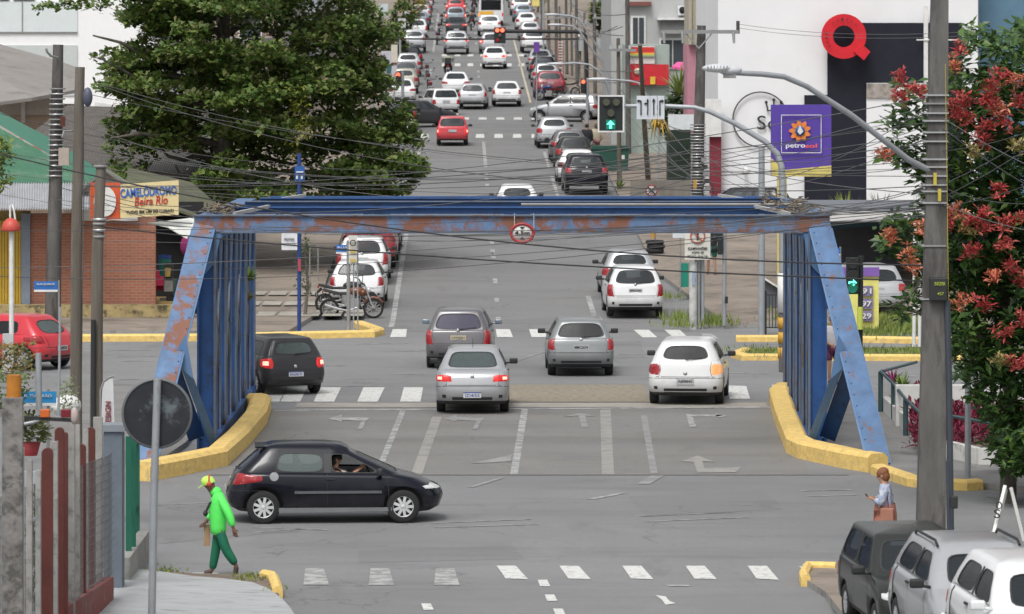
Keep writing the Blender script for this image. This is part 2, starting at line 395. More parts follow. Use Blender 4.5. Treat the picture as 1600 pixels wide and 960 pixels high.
# street lines: parking edges and centre dashes
mb = MB()
def sline(mb, Xo, y0, y1, w, m=0, dz=.012):
    strip(mb, lambda y: sx(Xo, y)-w/2, lambda y: sx(Xo, y)+w/2, y0, y1, dz, m)
def img2Y(y): return gY(y)
for a_, b_ in ((512,366),(350,318),(245,232),(160,135),(120,108),(82,62),(50,20)): sline(mb, -2.05, gY(a_), gY(b_), .16)
sline(mb, 4.0, gY(500), gY(463), .16); sline(mb, 4.0, gY(308), gY(276), .14); sline(mb, 4.0, gY(262), gY(238), .14); sline(mb, 4.0, gY(161), gY(60), .12, 1)
for yy in (500, 470, 440, 398, 379, 361, 345): sline(mb, 1.1, gY(yy+3), gY(yy-4), .14, 0)
sline(mb, 1.1, gY(262), gY(222), .16); sline(mb, 1.1, gY(405), gY(390), .16)
for yy in (291, 282, 274, 150, 142, 134, 122, 114, 70, 62, 54, 44, 36, 28, 20): sline(mb, 1.1, gY(yy), gY(yy-3.2), .16, 0)
for yy in (494, 476, 458, 440, 422, 404): gline(mb, (560,yy), (618+ (512-yy)*.17,yy), .09, 2)
gline(mb, (938,499), (1020,507), .1, 2); gline(mb, (1010,360), (985,330), .08, 0)
gline(mb, (575,512), (617,508), .1, 2)
struct(mb, 'street_marking', [m_wh_worn, worn_paint('paint_kerbside', (.55,.48,.33), (.25,.25,.25), .4), m_wh_ghost])

# ------------------------------------------------------------------ pavements and kerbs
lk = lambda y: sx(-4.4, y); rk = lambda y: sx(6.5, y)
def left_edge(y):      # left pavement of the far street, corner cut
    return min(lk(y), -5.6 + (y-134.6)*.9) if y < 138 else lk(y)
slab('pavement', lambda y: -60, lambda y: lk(y) if y > 140 else -6.4+(y-136)*.12, 136.3, 620, [m_pave, m_conc])
slab('pavement', lambda y: rk(y) if y > 150 else 5.9+(150-y)*.03, lambda y: 60, 139.5, 620, [m_pave, m_conc])
# tiled strip by the left corner
mb = MB()
for i in range(9):
    for j in range(3):
        x0 = -10.3+i*.66; y0 = 143+j*3.6
        mb.box((x0+.3, y0+1.7, gz(y0+1.7)+.128+.0305*0), (.56, 3.3, .02), m=0)
struct(mb, 'paving_slabs', [mat('paving_pale', (.34,.32,.28), .85, var=.25, vscale=1.5)])
def kerb(name, pts, w, h, m, rnd=.05, label=None, cat=None, kind='structure', dz=0.0):
    """extruded kerb along ground points (Vectors), rounded top"""
    mb = MB(); n = len(pts)
    prof = [(-w/2, -.03), (-w/2, h-rnd), (-w/2+rnd, h), (w/2-rnd, h), (w/2, h-rnd), (w/2, -.03)]
    rings = []
    for i, p in enumerate(pts):
        d0 = (pts[i]-pts[i-1]) if i else (pts[1]-pts[0]); d1 = (pts[i+1]-pts[i]) if i < n-1 else d0
        d0 = Vector((d0.x, d0.y)).normalized(); d1 = Vector((d1.x, d1.y)).normalized(); d = (d0+d1).normalized()
        nn = Vector((-d.y, d.x)); k = 1/max(.5, nn.dot(Vector((-d1.y, d1.x))))
        rings.append([Vector((p.x+nn.x*a*k, p.y+nn.y*a*k, p.z+b+dz)) for a, b in prof])
    vs = [q for r in rings for q in r]; m6 = len(prof)
    fs = [(i*m6+k, i*m6+k+1, (i+1)*m6+k+1, (i+1)*m6+k) for i in range(n-1) for k in range(m6-1)]
    mb.add(vs, fs, 0, False); mb.add(rings[0], [tuple(range(m6))]); mb.add(rings[-1], [tuple(range(m6))])
    return mb.build(name, m, label=label, cat=cat, kind=kind)
kl = [G(x, y) for x, y in ((-60,535), (60,534), (300,533), (480,529), (578,527))]
kl += [G(592,523), G(560,512)]
kerb('kerb', kl, .32, .2, m_kyel)
kerb('kerb', [G(1150,534), G(1260,534), G(1440,537), (G(1560,538))], .3, .18, m_kyel)
# median with grass, kerbed
med = [G(x, y) for x, y in ((1700,571),(1440,566),(1160,565),(1150,560),(1170,554),(1440,553),(1700,556))]
kerb('kerb', [G(x, y) for x, y in ((1700,568),(1440,564),(1165,563),(1150,559),(1165,553))], .28, .17, m_kyel)
mb = MB(); gpoly(mb, [(1700,562),(1440,560),(1165,560),(1165,553),(1440,549),(1700,550)], 0, .12); struct(mb, 'grass_verge', [m_grass])
# crossing corner on the near left: pale concrete apron, verge and yellow kerb end
def slabpoly(name, pts, h, mats):
    mb = MB(); q = [G(x, y) for x, y in pts]; n = len(q)
    top = [Vector((p.x, p.y, gz(p.y)+h)) for p in q]; bot = [Vector((p.x, p.y, gz(p.y)-.03)) for p in q]
    mb.add(top, [tuple(range(n))], 0)
    for i in range(n): mb.quad(bot[i], bot[(i+1) % n], top[(i+1) % n], top[i], 1)
    return struct(mb, name, mats)
slabpoly('pavement', [(100,900),(205,898),(240,901),(300,910),(350,914),(395,920),(420,930),(440,945),(452,958),(470,985),(60,985)], .10, [m_pave_grey, m_conc])
slabpoly('verge', [(235,898),(300,904),(345,905),(418,906),(424,918),(436,938),(420,931),(395,921),(350,915),(300,911),(240,902)], .085, [m_soil, m_conc])
kerb('kerb', [G(412,909), G(426,912), G(431,925), G(434,935)], .16, .19, m_kyel)
slabpoly('pavement', [(1262,893),(1312,898),(1420,900),(1500,960),(1330,985),(1290,935),(1258,915)], .1, [m_pave, m_conc])
kerb('kerb', [G(1306,897), G(1262,896), G(1256,908), G(1259,917)], .15, .19, m_kyel)
# sidewalk right of the bridge
slabpoly('pavement', [(1262,700),(1240,600),(1330,592),(1436,640),(1600,735),(1660,775),(1530,764),(1469,762),(1428,757),(1374,741)], .12, [m_pave_mid, m_conc])
slabpoly('pavement', [(90,756),(215,752),(290,700),(340,640),(330,610),(140,608),(60,640)], .12, [m_pave_mid, m_conc])
kerb('kerb', [G(x, y) for x, y in ((1372,741),(1428,760),(1469,764),(1510,766),(1530,765))], .3, .2, m_kyel)
# grass tufts on ground at the kerbs
def tufts(name, spots, n, h, mm, spread=.4, kind='stuff', label=None, cat=None):
    random.seed(len(spots)*7+n); mb = MB()
    for c in spots:
        for _ in range(n):
            x = c.x+random.gauss(0, spread); y = c.y+random.gauss(0, spread*1.6); z = c.z
            a = random.uniform(0, 6.28); hh = h*random.uniform(.5, 1.3); w = .02
            dx, dy = math.cos(a), math.sin(a); l = random.uniform(.1, .5)*hh
            mb.add([(x-dy*w, y+dx*w, z), (x+dy*w, y-dx*w, z), (x+dx*l, y+dy*l, z+hh)], [(0,1,2)])
    return mb.build(name, mm, kind=kind, label=label, cat=cat)
m_tuft = mat('tuft_green', (.17,.22,.05), .9, var=.4, vscale=8)
tufts('grass', [G(x, y, .08) for x, y in ((250,899),(262,901),(380,912),(395,914),(405,909),(372,908),(430,930))], 26, .06, m_tuft, .12, label='short weeds on the soil verge beside the yellow kerb end', cat='grass')
tufts('grass', [G(x, y, .1) for x, y in ((1340,520),(1370,520),(1400,520),(1430,520),(1460,520),(1350,524),(1390,524),(1420,524),(1360,508),(1400,505),(1440,508))], 400, .2, m_tuft, .7, label='strip of green grass under the yellow fuel price sign', cat='grass')
tufts('grass', [G(x, y, .1) for x, y in ((1110,505),(1120,512),(1062,505),(1068,515),(1100,512),(1040,470),(1085,500),(1240,505),(1235,495))], 120, .22, m_tuft, .35, label='weeds growing round the foot of the no lorries sign post', cat='grass')
tufts('grass', [G(x, y, .12) for x, y in ((1180,556),(1210,556),(1240,556),(1300,556),(1340,556),(1380,556),(1420,556),(1460,556),(1500,556))], 160, .1, m_tuft, .5, label='grass on the yellow kerbed median of the avenue', cat='grass')

# ------------------------------------------------------------------ yellow jersey kerbs of the bridge
def barrier(pts_img, label):
    pts = [G(x, y) for x, y in pts_img]
    o = kerb('concrete_barrier', pts, .46, .37, m_kyel, rnd=.08, kind=None)
    return tag(o, label, 'barrier')
def shift(pts, d): return pts
barrier([(398,640),(408,642),(400,664),(371,698),(338,728),(286,739),(218,752)], 'thick yellow painted concrete kerb bent round the left bridge truss')
barrier([(1226,622),(1217,628),(1228,664),(1246,708),(1262,716),(1330,731),(1372,738)], 'thick yellow painted concrete kerb bent round the right bridge truss')

# ------------------------------------------------------------------ steel truss bridge
m_steel = mat('steel_light_blue', (.095,.19,.36), .6, var=.16, vscale=1.5, col2=(.12,.2,.32), c2amt=.3, c2scale=2.5)
m_steel_rust = mat('steel_blue_rusty', (.115,.195,.34), .7, var=.25, vscale=2.5, col2=(.22,.095,.06), c2amt=.5, c2scale=1.5, c2edge=.035, seed=4.3)
m_steel_rust2 = mat('steel_blue_some_rust', (.085,.16,.30), .7, var=.25, vscale=2.5, col2=(.17,.10,.085), c2amt=.3, c2scale=4.0, c2edge=.04, seed=1.3)
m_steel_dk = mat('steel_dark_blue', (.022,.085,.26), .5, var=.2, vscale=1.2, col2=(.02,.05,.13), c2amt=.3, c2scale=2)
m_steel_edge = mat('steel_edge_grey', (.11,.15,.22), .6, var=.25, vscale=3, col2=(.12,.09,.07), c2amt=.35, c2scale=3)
m_steel_shaded = mat('steel_blue_shaded', (.010,.035,.11), .6, var=.3, vscale=2)  # truss blue darkened to paint in the shadow between the inner members
bridge = thing('truss_bridge', 'blue riveted steel truss bridge with rusty light blue portal beam', 'bridge', (0, 99, 0))
PY = [99.0, 102.6, 106.3, 110.0, 113.8]; PT = [4.87, 4.84, 4.78, 4.74, 4.70]; HW = 6.05
hwy = lambda y: 6.3+(y-99)*.010
bax = lambda y: (y-99)*.0118
def riveted(mb, A, B, w, d, mface=0, medge=1, up=(0,1,0)):
    """built-up H member from A to B: two flange plates seen edge-on and a web"""
    A = Vector(A); B = Vector(B)
    mb.bar(A, B, w, .02, up=up, m=mface)
for s in (-1, 1):
    truss = thing('truss', None, None, (0,0,0)); truss.parent = bridge
    if 'label' in truss: del truss['label']
    # vertical posts: broad front plate with flanges, dark blue
    for i, Y in enumerate(PY):
        xc = bax(Y)+s*hwy(Y); mb = MB()
        w = .34
        mb.bb(xc-w/2, Y-.012, 0, xc+w/2, Y+.012, PT[i]-.2, 0)
        for e in (-1, 1):
            mb.bb(xc+e*w/2-.02, Y-.11, 0, xc+e*w/2+.02, Y+.11, PT[i]-.2, 1 if e*s < 0 else 0)
        mb.build('post', [m_steel_dk if i < 9 else m_steel, m_steel_edge], truss)
    # diagonals (N and X bracing) per panel
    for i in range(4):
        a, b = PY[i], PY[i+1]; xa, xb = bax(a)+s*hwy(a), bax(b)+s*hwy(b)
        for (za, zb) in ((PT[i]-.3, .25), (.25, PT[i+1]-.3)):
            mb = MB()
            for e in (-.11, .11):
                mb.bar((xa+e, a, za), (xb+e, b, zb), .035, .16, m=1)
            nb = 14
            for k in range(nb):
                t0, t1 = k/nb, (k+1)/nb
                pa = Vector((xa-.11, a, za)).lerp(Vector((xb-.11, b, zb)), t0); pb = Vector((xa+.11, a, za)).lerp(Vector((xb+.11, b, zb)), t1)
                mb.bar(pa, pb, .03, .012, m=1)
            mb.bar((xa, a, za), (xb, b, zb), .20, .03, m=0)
            mb.build('diagonal', [m_steel_shaded, m_steel_edge], truss)
    # intermediate hangers in every panel, shallow laced plates
    for i in range(4):
        for f in (.33, .67):
            Y = PY[i]+(PY[i+1]-PY[i])*f; xc = bax(Y)+s*hwy(Y); mb = MB(); mb.bb(xc-.13, Y-.01, .1, xc+.13, Y+.01, PT[i]-.3, 0)
            for e in (-1, 1): mb.bb(xc+e*.13-.015, Y-.06, .1, xc+e*.13+.015, Y+.06, PT[i]-.3, 1)
            mb.build('hanger_plate', [m_steel_shaded, m_steel_edge], truss)
    # chords
    mb = MB()
    for i in range(4):
        a, b = PY[i], PY[i+1]
        mb.bar((bax(a)+s*hwy(a), a, PT[i]-.14), (bax(b)+s*hwy(b), b, PT[i+1]-.14), .42, .28, m=0)
    mb.build('top_chord', [m_steel_rust2], truss)
    mb = MB(); mb.bar((bax(99)+s*hwy(99), 99, .12), (bax(114)+s*hwy(114), 114, .12), .4, .3, m=0); mb.build('bottom_chord', [m_steel_dk], truss)
    # inclined end post (splayed), box section, front plate light blue
    top = Vector((s*6.36, 99, 4.6)); foot = Vector((s*7.28, 95.0, .02))
    mb = MB(); mb.bar(top, foot, .42, .3, up=(0,-1,.3), m=0)
    for e in (-1, 1): mb.bar(top+Vector((e*.215,-.12,0)), foot+Vector((e*.215,-.12,0)), .06, .06, up=(0,-1,.3), m=1)
    d = (foot-top)
    for k in range(22):
        t = (k+.5)/22
        for e in (-.17, .17): q = top+d*t+Vector((e, -.16, .05)); mb.ell(q, (.016,.016,.016), 5, 3, 1)
    mb.build('end_post', [m_steel_rust if s < 0 else m_steel_rust2, m_steel], truss)
    # sub strut from the middle of the end post back to the foot of the first post
    mid = top+d*.52; ft = Vector((s*HW+s*.12, 98.7, .3))
    mb = MB(); mb.bar(mid+Vector((-s*.1,0,.05)), ft, .16, .3, up=(0,-1,.3), m=0)
    mb.bar(mid+Vector((s*.12,.1,-.1)), ft+Vector((s*.32,.1,0)), .34, .02, up=(0,-1,.3), m=1)
    mb.prism([mid+Vector((-s*.26,-.17,.35)), mid+Vector((s*.2,-.17,-.45)), mid+Vector((-s*.08,-.17,-.25)), mid+Vector((-s*.42,-.17,-.55))], (0,.02,0), 0)
    mb.build('strut', [m_steel, m_steel_dk], truss)
    # second, thinner post plate inside the portal corner
    mb = MB(); mb.prism([(s*6.35,98.93,4.58),(s*5.55,98.93,4.58),(s*6.02,98.93,4.42),(s*6.12,98.93,3.9),(s*6.4,98.93,3.6)], (0,.03,0), 0)
    mb.build('gusset', [m_steel], truss)
# portal beam: web, flanges
mb = MB()
zt, zb = 4.87, 4.55
mb.bb(-6.55, 98.90, zb, 6.55, 98.96, zt, 0)
mb.bb(-6.58, 98.84, zt, 6.58, 99.06, zt+.03, 1); mb.bb(-6.0, 98.84, zb-.03, 6.0, 99.0, zb, 1)
for k in range(60):
    x = -6.4+k*12.8/59
    for z in (zb+.03, zt-.04): mb.ell((x, 98.895, z), (.014,.014,.014), 5, 3, 1)
mb.build('portal_beam', [m_steel_rust, m_steel_edge], bridge)
# cross beams behind
for i, zt_ in ((1, 4.90), (2, 4.89), (3, 4.83), (4, 4.73)):
    Y = PY[i]; xc = bax(Y); mb = MB(); hgt = .13 if i < 4 else .13
    mb.bb(xc-6.0+ (0 if i < 3 else .1), Y-.02, zt_-hgt, xc+6.0, Y+.02, zt_, 0)
    mb.bb(xc-6.0+(0 if i < 3 else .1), Y-.12, zt_, xc+6.0, Y+.12, zt_+.02, 1)
    mb.build('cross_beam', [m_steel_dk, m_steel_dk if i != 2 else m_steel_edge], bridge)  # dark blue here paints in the shade on the beam fronts
mb = MB(); mb.tube([(.2, 104, 4.92), (6.3, 104, 4.92)], .03); mb.build('conduit', [mat('conduit_dull', (.25,.25,.25), .6)], bridge)
for s in (-1, 1):
    mb = MB(); mb.bar((s*5.2, 102.6, 4.93), (s*5.75, 99.4, 4.9), .07, .07); mb.build('wind_brace', [mat('brace_pale', (.42,.42,.42), .6)], bridge)
    mb = MB(); mb.bar((s*4.9, 113.6, 4.78), (s*5.4, 110, 4.8), .07, .07); mb.build('wind_brace', [mat('brace_pale', (.42,.42,.42), .6)], bridge)
# height limit sign hung under the portal beam
hs_ = thing('height_limit_sign', 'round white 4,5 m height limit sign with red rim hung on the portal beam', 'sign', (.21, 98.7, 4.5))
mb = MB(); c = Vector((.21, 98.7, 4.53))
mb.lathe([(.001,0),(.245,0),(.245,.02),(.001,.02)], c, 32, 0, Matrix.Rotation(R(90),3,'X') @ Matrix.Diagonal((1,.82,1))); mb.build('disc', [mat('sign_white', (.62,.62,.60), .5)], hs_)
mb = MB(); mb.lathe([(.20,.021),(.262,.021),(.262,.035),(.20,.035),(.20,.021)], c, 40, 0, Matrix.Rotation(R(90),3,'X') @ Matrix.Diagonal((1,.82,1))); mb.build('rim', [mat('sign_red', (.36,.03,.035), .5)], hs_)
m_black = mat('sign_black', (.02,.02,.022), .6)
letters('4,5m', .31, .10, (.21, 98.655, 4.53), hs_, m_black, bold=.02)
for e, z0 in ((1, 4.61), (-1, 4.45)): mb = MB(); mb.add([(.21-.06, 98.66, z0+e*.05), (.21+.06, 98.66, z0+e*.05), (.21, 98.66, z0)], [(0,1,2)]); mb.build('arrowhead', [m_black], hs_)
for x in (.05, .45): mb = MB(); mb.tube([(x, 98.72, 4.62), (x, 98.8, 4.86), (x, 98.95, 4.92)], .008, 5); mb.build('hanger', [mat('wire_grey', (.4,.4,.4), .5)], hs_)
# dry vines tangled on the chord corners
m_vine = mat('dry_vine', (.20,.165,.125), .95, var=.35, vscale=9)
def vines(cx, cy, cz, lx, ly, n, label):
    random.seed(int(cx*10)); mb = MB()
    for _ in range(n):
        p = Vector((cx+random.uniform(-lx, lx), cy+random.uniform(0, ly), cz+random.uniform(0,.06))); pts = [p]
        for k in range(5):
            p = p+Vector((random.uniform(-.16,.16), random.uniform(-.5,.5), random.uniform(-.07,.07))); p.z = max(cz-.03, p.z); pts.append(p.copy())
        mb.tube(pts, .013, 4, cap=False)
    tag(mb.build('dry_vine', m_vine), label, 'plant')
vines(-6.0, 99.2, 4.92, .35, 3, 34, 'tangle of dead vines lying on the left end of the bridge top')
vines(5.9, 99.1, 4.92, .4, 7, 48, 'tangle of dead vines lying on the right end of the bridge top')
# green epiphytes rooted in the truss
def frond_plant(c, n, l, mm, label, name='epiphyte', droop=.5, cat='plant', w=.03):
    random.seed(int(c[0]*31+c[1])); mb = MB()
    for _ in range(n):
        a = random.uniform(0, 6.28); el = random.uniform(.3, 1.4); L_ = l*random.uniform(.6, 1.15)
        d = Vector((math.cos(a)*math.cos(el), math.sin(a)*math.cos(el), math.sin(el))); sd_ = Vector((-math.sin(a), math.cos(a), 0))*w
        p0 = Vector(c); p1 = p0+d*L_*.5; p2 = p0+d*L_+Vector((0,0,-droop*L_*.5*math.cos(el)))
        mb.add([p0-sd_*.4, p0+sd_*.4, p1+sd_, p1-sd_, p2], [(0,1,2,3),(3,2,4)])
    return tag(mb.build(name, mm), label, cat)
m_fern = mat('fern_green', (.16,.24,.05), .8, var=.3, vscale=8)
frond_plant(P(389,440,112), 50, .42, m_fern, 'bright green fern growing on the far left bridge post')
frond_plant(P(388,470,111.5), 30, .3, mat('fern_dry', (.22,.2,.10), .9), 'pale dry fern hanging low on the far left bridge post')
frond_plant(P(348,480,106), 24, .22, MATS['fern_dry'], 'small withered fern in the middle of the left truss')
frond_plant(P(357,503,106), 24, .16, m_fern, 'small green sprig low in the left truss')
frond_plant(P(1255,460,106), 16, .14, m_fern, 'small green sprig in the right truss')
# ------------------------------------------------------------------ cars
m_tyre = mat('rubber', (.018,.018,.019), .85, var=.2, vscale=10)
m_trim = mat('black_trim', (.022,.023,.025), .6, var=.15)
m_cabin = mat('cabin_dark', (.035,.035,.038), .9)
m_seat = mat('seat_fabric', (.07,.07,.075), .95, var=.2)
m_alloy = mat('wheel_silver', (.50,.51,.53), .35, .5)
m_glass = glass('car_glass', (.035,.042,.048), .36)
m_glass_lt = glass('car_glass_pale', (.13,.165,.165), .42, .06)
m_glass_dk = glass('car_glass_dark', (.015,.016,.018), .12)
m_red = mat('lamp_red', (.30,.012,.018), .2, coat=.4, var=.3, vscale=9, col2=(.45,.12,.12), c2amt=.3, c2scale=7)
m_glow = mat('lamp_core', (1.0,.42,.32), .3, emit=1.3, var=.1)
m_redlit = mat('lamp_red_lit', (.55,.02,.02), .3, emit=.4, var=.45, vscale=12)
m_amber = mat('lamp_amber_lit', (.72,.33,.13), .3, emit=.5, var=.2, vscale=12)
m_clear = mat('lamp_clear', (.62,.64,.64), .12, coat=.6, var=.25, vscale=14)
m_plate = mat('plate_grey', (.42,.43,.44), .5); m_plate_w = mat('plate_white', (.66,.67,.69), .5); m_plate_y = mat('plate_tan', (.50,.44,.32), .5)
m_blue = mat('plate_blue', (.03,.07,.28), .5)

PAINT = dict(white=paint('white', (.72,.73,.74)), silver=paint('silver', (.42,.43,.45), .3, .35), silverdark=paint('silver_dark', (.22,.235,.24), .3, .3),
    grey=paint('grey', (.13,.125,.135), .3, .25), charcoal=paint('charcoal', (.045,.045,.05), .3, .2), black=paint('black', (.004,.005,.012), .2),
    red=paint('red', (.52,.02,.035)), darkred=paint('dark_red', (.22,.015,.03)), green=paint('dark_green', (.026,.029,.027)), blue=paint('dark_blue', (.02,.035,.10)),
    beige=paint('beige', (.36,.34,.29), .3, .2), bluegrey=paint('blue_grey', (.20,.25,.30), .3, .3))

# levels, bottom to top: (z_rear, z_front, y_rear, y_front, half width, rear corner radius, front corner radius)
SPEC = {
 'hatch': dict(L=[(.24,.22,-1.82,1.82,.76,.25,.35),(.32,.30,-1.95,1.95,.84,.26,.42),(.50,.48,-2.0,2.0,.862,.26,.45),(.64,.62,-1.97,1.96,.862,.24,.45),
        (.82,.74,-1.93,1.84,.855,.30,.42),(.95,.90,-1.89,1.42,.828,.24,.3),(1.02,.97,-1.86,1.02,.785,.20,.22)],
    roof=(1.44,1.43,-1.67,.28,.575,.16,.14), H=1.50, cb=[-1.48,-.42,-.32,.72,.95], ct=[-1.30,-.42,-.32,.16,.24], wb=(-1.27,1.32), wr=.30,
    tail=(.70,.97,1.15,4.6,3.35,5.6), glassrows=(.08,.86), plate=(.56,-2.02), seam=(.66,), W=1.73),
 'tall': dict(L=[(.24,.22,-1.75,1.75,.74,.22,.35),(.33,.30,-1.88,1.88,.82,.24,.42),(.52,.50,-1.93,1.93,.835,.24,.45),(.66,.64,-1.89,1.88,.835,.22,.45),
        (.84,.76,-1.85,1.75,.83,.18,.4),(.94,.92,-1.82,1.50,.81,.16,.3),(1.0,.99,-1.80,1.20,.78,.15,.2)],
    roof=(1.47,1.45,-1.58,.22,.585,.13,.16), H=1.53, cb=[-1.42,-.42,-.32,.78,1.05], ct=[-1.28,-.42,-.32,.08,.16], wb=(-1.22,1.26), wr=.29,
    tail=(.62,1.0,1.4,4.2,3.6,6.1), glassrows=(.02,.88), plate=(.80,-1.875), seam=(.60,), W=1.67),
 'wagonish': dict(L=[(.24,.22,-1.72,1.74,.74,.2,.35),(.33,.30,-1.86,1.86,.81,.22,.42),(.50,.48,-1.91,1.91,.825,.22,.45),(.62,.60,-1.87,1.86,.825,.2,.45),
        (.80,.72,-1.82,1.75,.82,.16,.4),(.90,.87,-1.79,1.35,.80,.15,.3),(.96,.93,-1.76,1.0,.765,.14,.2)],
    roof=(1.38,1.37,-1.48,.28,.565,.13,.14), H=1.43, cb=[-1.40,-.42,-.32,.66,.92], ct=[-1.22,-.42,-.32,.14,.22], wb=(-1.12,1.25), wr=.285,
    tail=(.66,.95,1.9,4.6,3.4,5.2), glassrows=(.04,.88), plate=(.74,-1.85), seam=(.58,), W=1.65),
 'sedan': dict(L=[(.24,.22,-1.98,2.02,.74,.25,.35),(.32,.30,-2.08,2.12,.81,.28,.42),(.50,.48,-2.12,2.15,.826,.28,.45),(.64,.62,-2.09,2.10,.828,.26,.45),
        (.82,.74,-2.04,1.98,.815,.22,.42),(.97,.89,-1.98,1.6,.79,.18,.3),(1.0,.95,-1.50,1.14,.755,.17,.22)],
    roof=(1.40,1.40,-1.05,.38,.565,.13,.14), H=1.455, cb=[-1.30,-.42,-.32,.80,1.06], ct=[-.95,-.42,-.32,.26,.33], wb=(-1.20,1.27), wr=.295,
    tail=(.74,.90,1.15,4.4,3.6,4.9), glassrows=(.06,.90), plate=(.45,-2.13), seam=(.66,), W=1.66),
 'suv': dict(L=[(.34,.34,-2.0,2.02,.80,.22,.35),(.42,.42,-2.12,2.12,.88,.25,.42),(.64,.60,-2.17,2.17,.905,.25,.45),(.80,.76,-2.12,2.10,.905,.22,.45),
        (.98,.90,-2.06,2.0,.895,.2,.4),(1.08,1.03,-2.02,1.5,.87,.17,.3),(1.13,1.08,-1.98,1.05,.83,.16,.22)],
    roof=(1.58,1.57,-1.74,.30,.65,.14,.15), H=1.65, cb=[-1.55,-.45,-.35,.74,1.0], ct=[-1.42,-.45,-.35,.18,.26], wb=(-1.3,1.35), wr=.35,
    tail=(.86,1.10,1.3,4.8,3.7,5.4), glassrows=(.06,.86), plate=(.92,-2.09), seam=(.72,), W=1.81),
 'boxy': dict(L=[(.24,.22,-1.66,1.7,.71,.15,.2),(.32,.30,-1.76,1.78,.76,.14,.2),(.50,.48,-1.82,1.84,.775,.14,.22),(.62,.60,-1.78,1.80,.775,.12,.2),
        (.78,.72,-1.76,1.74,.77,.1,.2),(.88,.84,-1.74,1.35,.755,.09,.14),(.92,.88,-1.72,.92,.735,.08,.1)],
    roof=(1.38,1.38,-1.52,.30,.58,.08,.08), H=1.43, cb=[-1.58,-.45,-.35,.62,.85], ct=[-1.42,-.45,-.35,.18,.24], wb=(-1.14,1.22), wr=.27,
    tail=(.56,.84,1.75,3.4,3.0,4.4), glassrows=(.05,.90), plate=(.72,-1.81), seam=(.56,), W=1.55),
 'coupe': dict(L=[(.22,.20,-1.72,1.72,.74,.35,.45),(.30,.28,-1.85,1.86,.81,.36,.5),(.46,.44,-1.91,1.92,.825,.38,.55),(.60,.58,-1.88,1.88,.83,.38,.55),
        (.74,.64,-1.82,1.76,.82,.36,.5),(.85,.78,-1.77,1.46,.80,.3,.35),(.91,.86,-1.72,1.14,.765,.26,.25)],
    roof=(1.31,1.25,-1.27,.28,.55,.14,.16), H=1.405, cb=[-1.08,-.20,-.08,.86,1.02], ct=[-.98,-.20,-.08,.14,.18], wb=(-1.27,1.20), wr=.295,
    tail=(.68,.90,3.2,6.2,3.4,5.6), glassrows=(.05,.88), plate=(.56,-1.93), seam=(), W=1.65),
}
def outline(lv, cols):
    zr, zf, yr, yf, hw, rr, rf = lv
    pts = [(0, yr-.05), ((hw-rr)*.5, yr-.035), (hw-rr, yr)]
    pts = [(x, y + .05) for x, y in pts]; yb = yr
    pts = [(0, yb-.02), ((hw-rr)*.5, yb-.012), (hw-rr, yb)]
    for a in (30, 60, 90): pts.append((hw-rr+rr*math.sin(R(a)), yb+rr*(1-math.cos(R(a)))))
    for c in cols: pts.append((hw, max(yb+rr+.01, min(yf-rf-.01, c))))
    pts.append((hw, yf-rf))
    for a in (30, 60, 90): pts.append((hw-rf+rf*math.cos(R(a)), yf-rf+rf*math.sin(R(a))))
    pts.append(((hw-rf)*.5, yf+.015)); pts.append((0, yf+.02))
    out = []
    for x, y in pts:
        t = (y-yr)/max(.01, yf-yr); t = min(1, max(0, t)); out.append(Vector((x, y, zr+(zf-zr)*t)))
    return out
def build_levels(S):
    L = S['L']; nb = len(L); lv = []
    belt = L[-1]; cb, ct = S['cb'], S['ct']
    for i, l in enumerate(L):
        k = i/(nb-1); c = list(cb)
        c[4] = cb[4] + (l[3]-.4-cb[4])*.35*(1-k) if i < nb-1 else cb[4]
        lv.append(outline(l, c))
    ro = S['roof']
    for v in (S['glassrows'][0], (S['glassrows'][0]+S['glassrows'][1])/2, S['glassrows'][1], 1.0):
        q = v; qb = v**1.25
        l = tuple(belt[j]+(ro[j]-belt[j])*(qb if j == 4 else q) for j in range(7))
        c = [cb[j]+(ct[j]-cb[j])*q for j in range(5)]; lv.append(outline(l, c))
    top = lv[-1]; cen = Vector((0, (ro[2]+ro[3])/2, S['H']))
    for f, z in ((.95, .38), (.8, .74), (.45, .96)):
        lv.append([Vector((p.x*f, cen.y+(p.y-cen.y)*f, p.z+(S['H']-p.z)*z)) for p in top])
    return lv, cen, nb
def surf(lv, l, i, s, off=0.0):
    def at(l, i):
        l = max(0, min(len(lv)-1.001, l)); i = max(0, min(len(lv[0])-1.001, i))
        a = int(l); b = int(i); fl, fi = l-a, i-b
        return (lv[a][b]*(1-fi)+lv[a][b+1]*fi)*(1-fl)+(lv[a+1][b]*(1-fi)+lv[a+1][b+1]*fi)*fl
    p = at(l, i)
    if off:
        du = at(l, i+.05)-at(l, i-.05); dv = at(l+.05, i)-at(l-.05, i); n = du.cross(dv)
        if n.length > 1e-9: n.normalize(); p = p+n*off
    return Vector((p.x*s, p.y, p.z))
def patch(mb, lv, l0, l1, i0, i1, s, off, nu=6, nv=3, m=0, th=0.0):
    mb.grid(lambda u, v: surf(lv, l0+(l1-l0)*v, i0+(i1-i0)*u, s, off), nu, nv, m, True)
NI = 16
CARS = {}
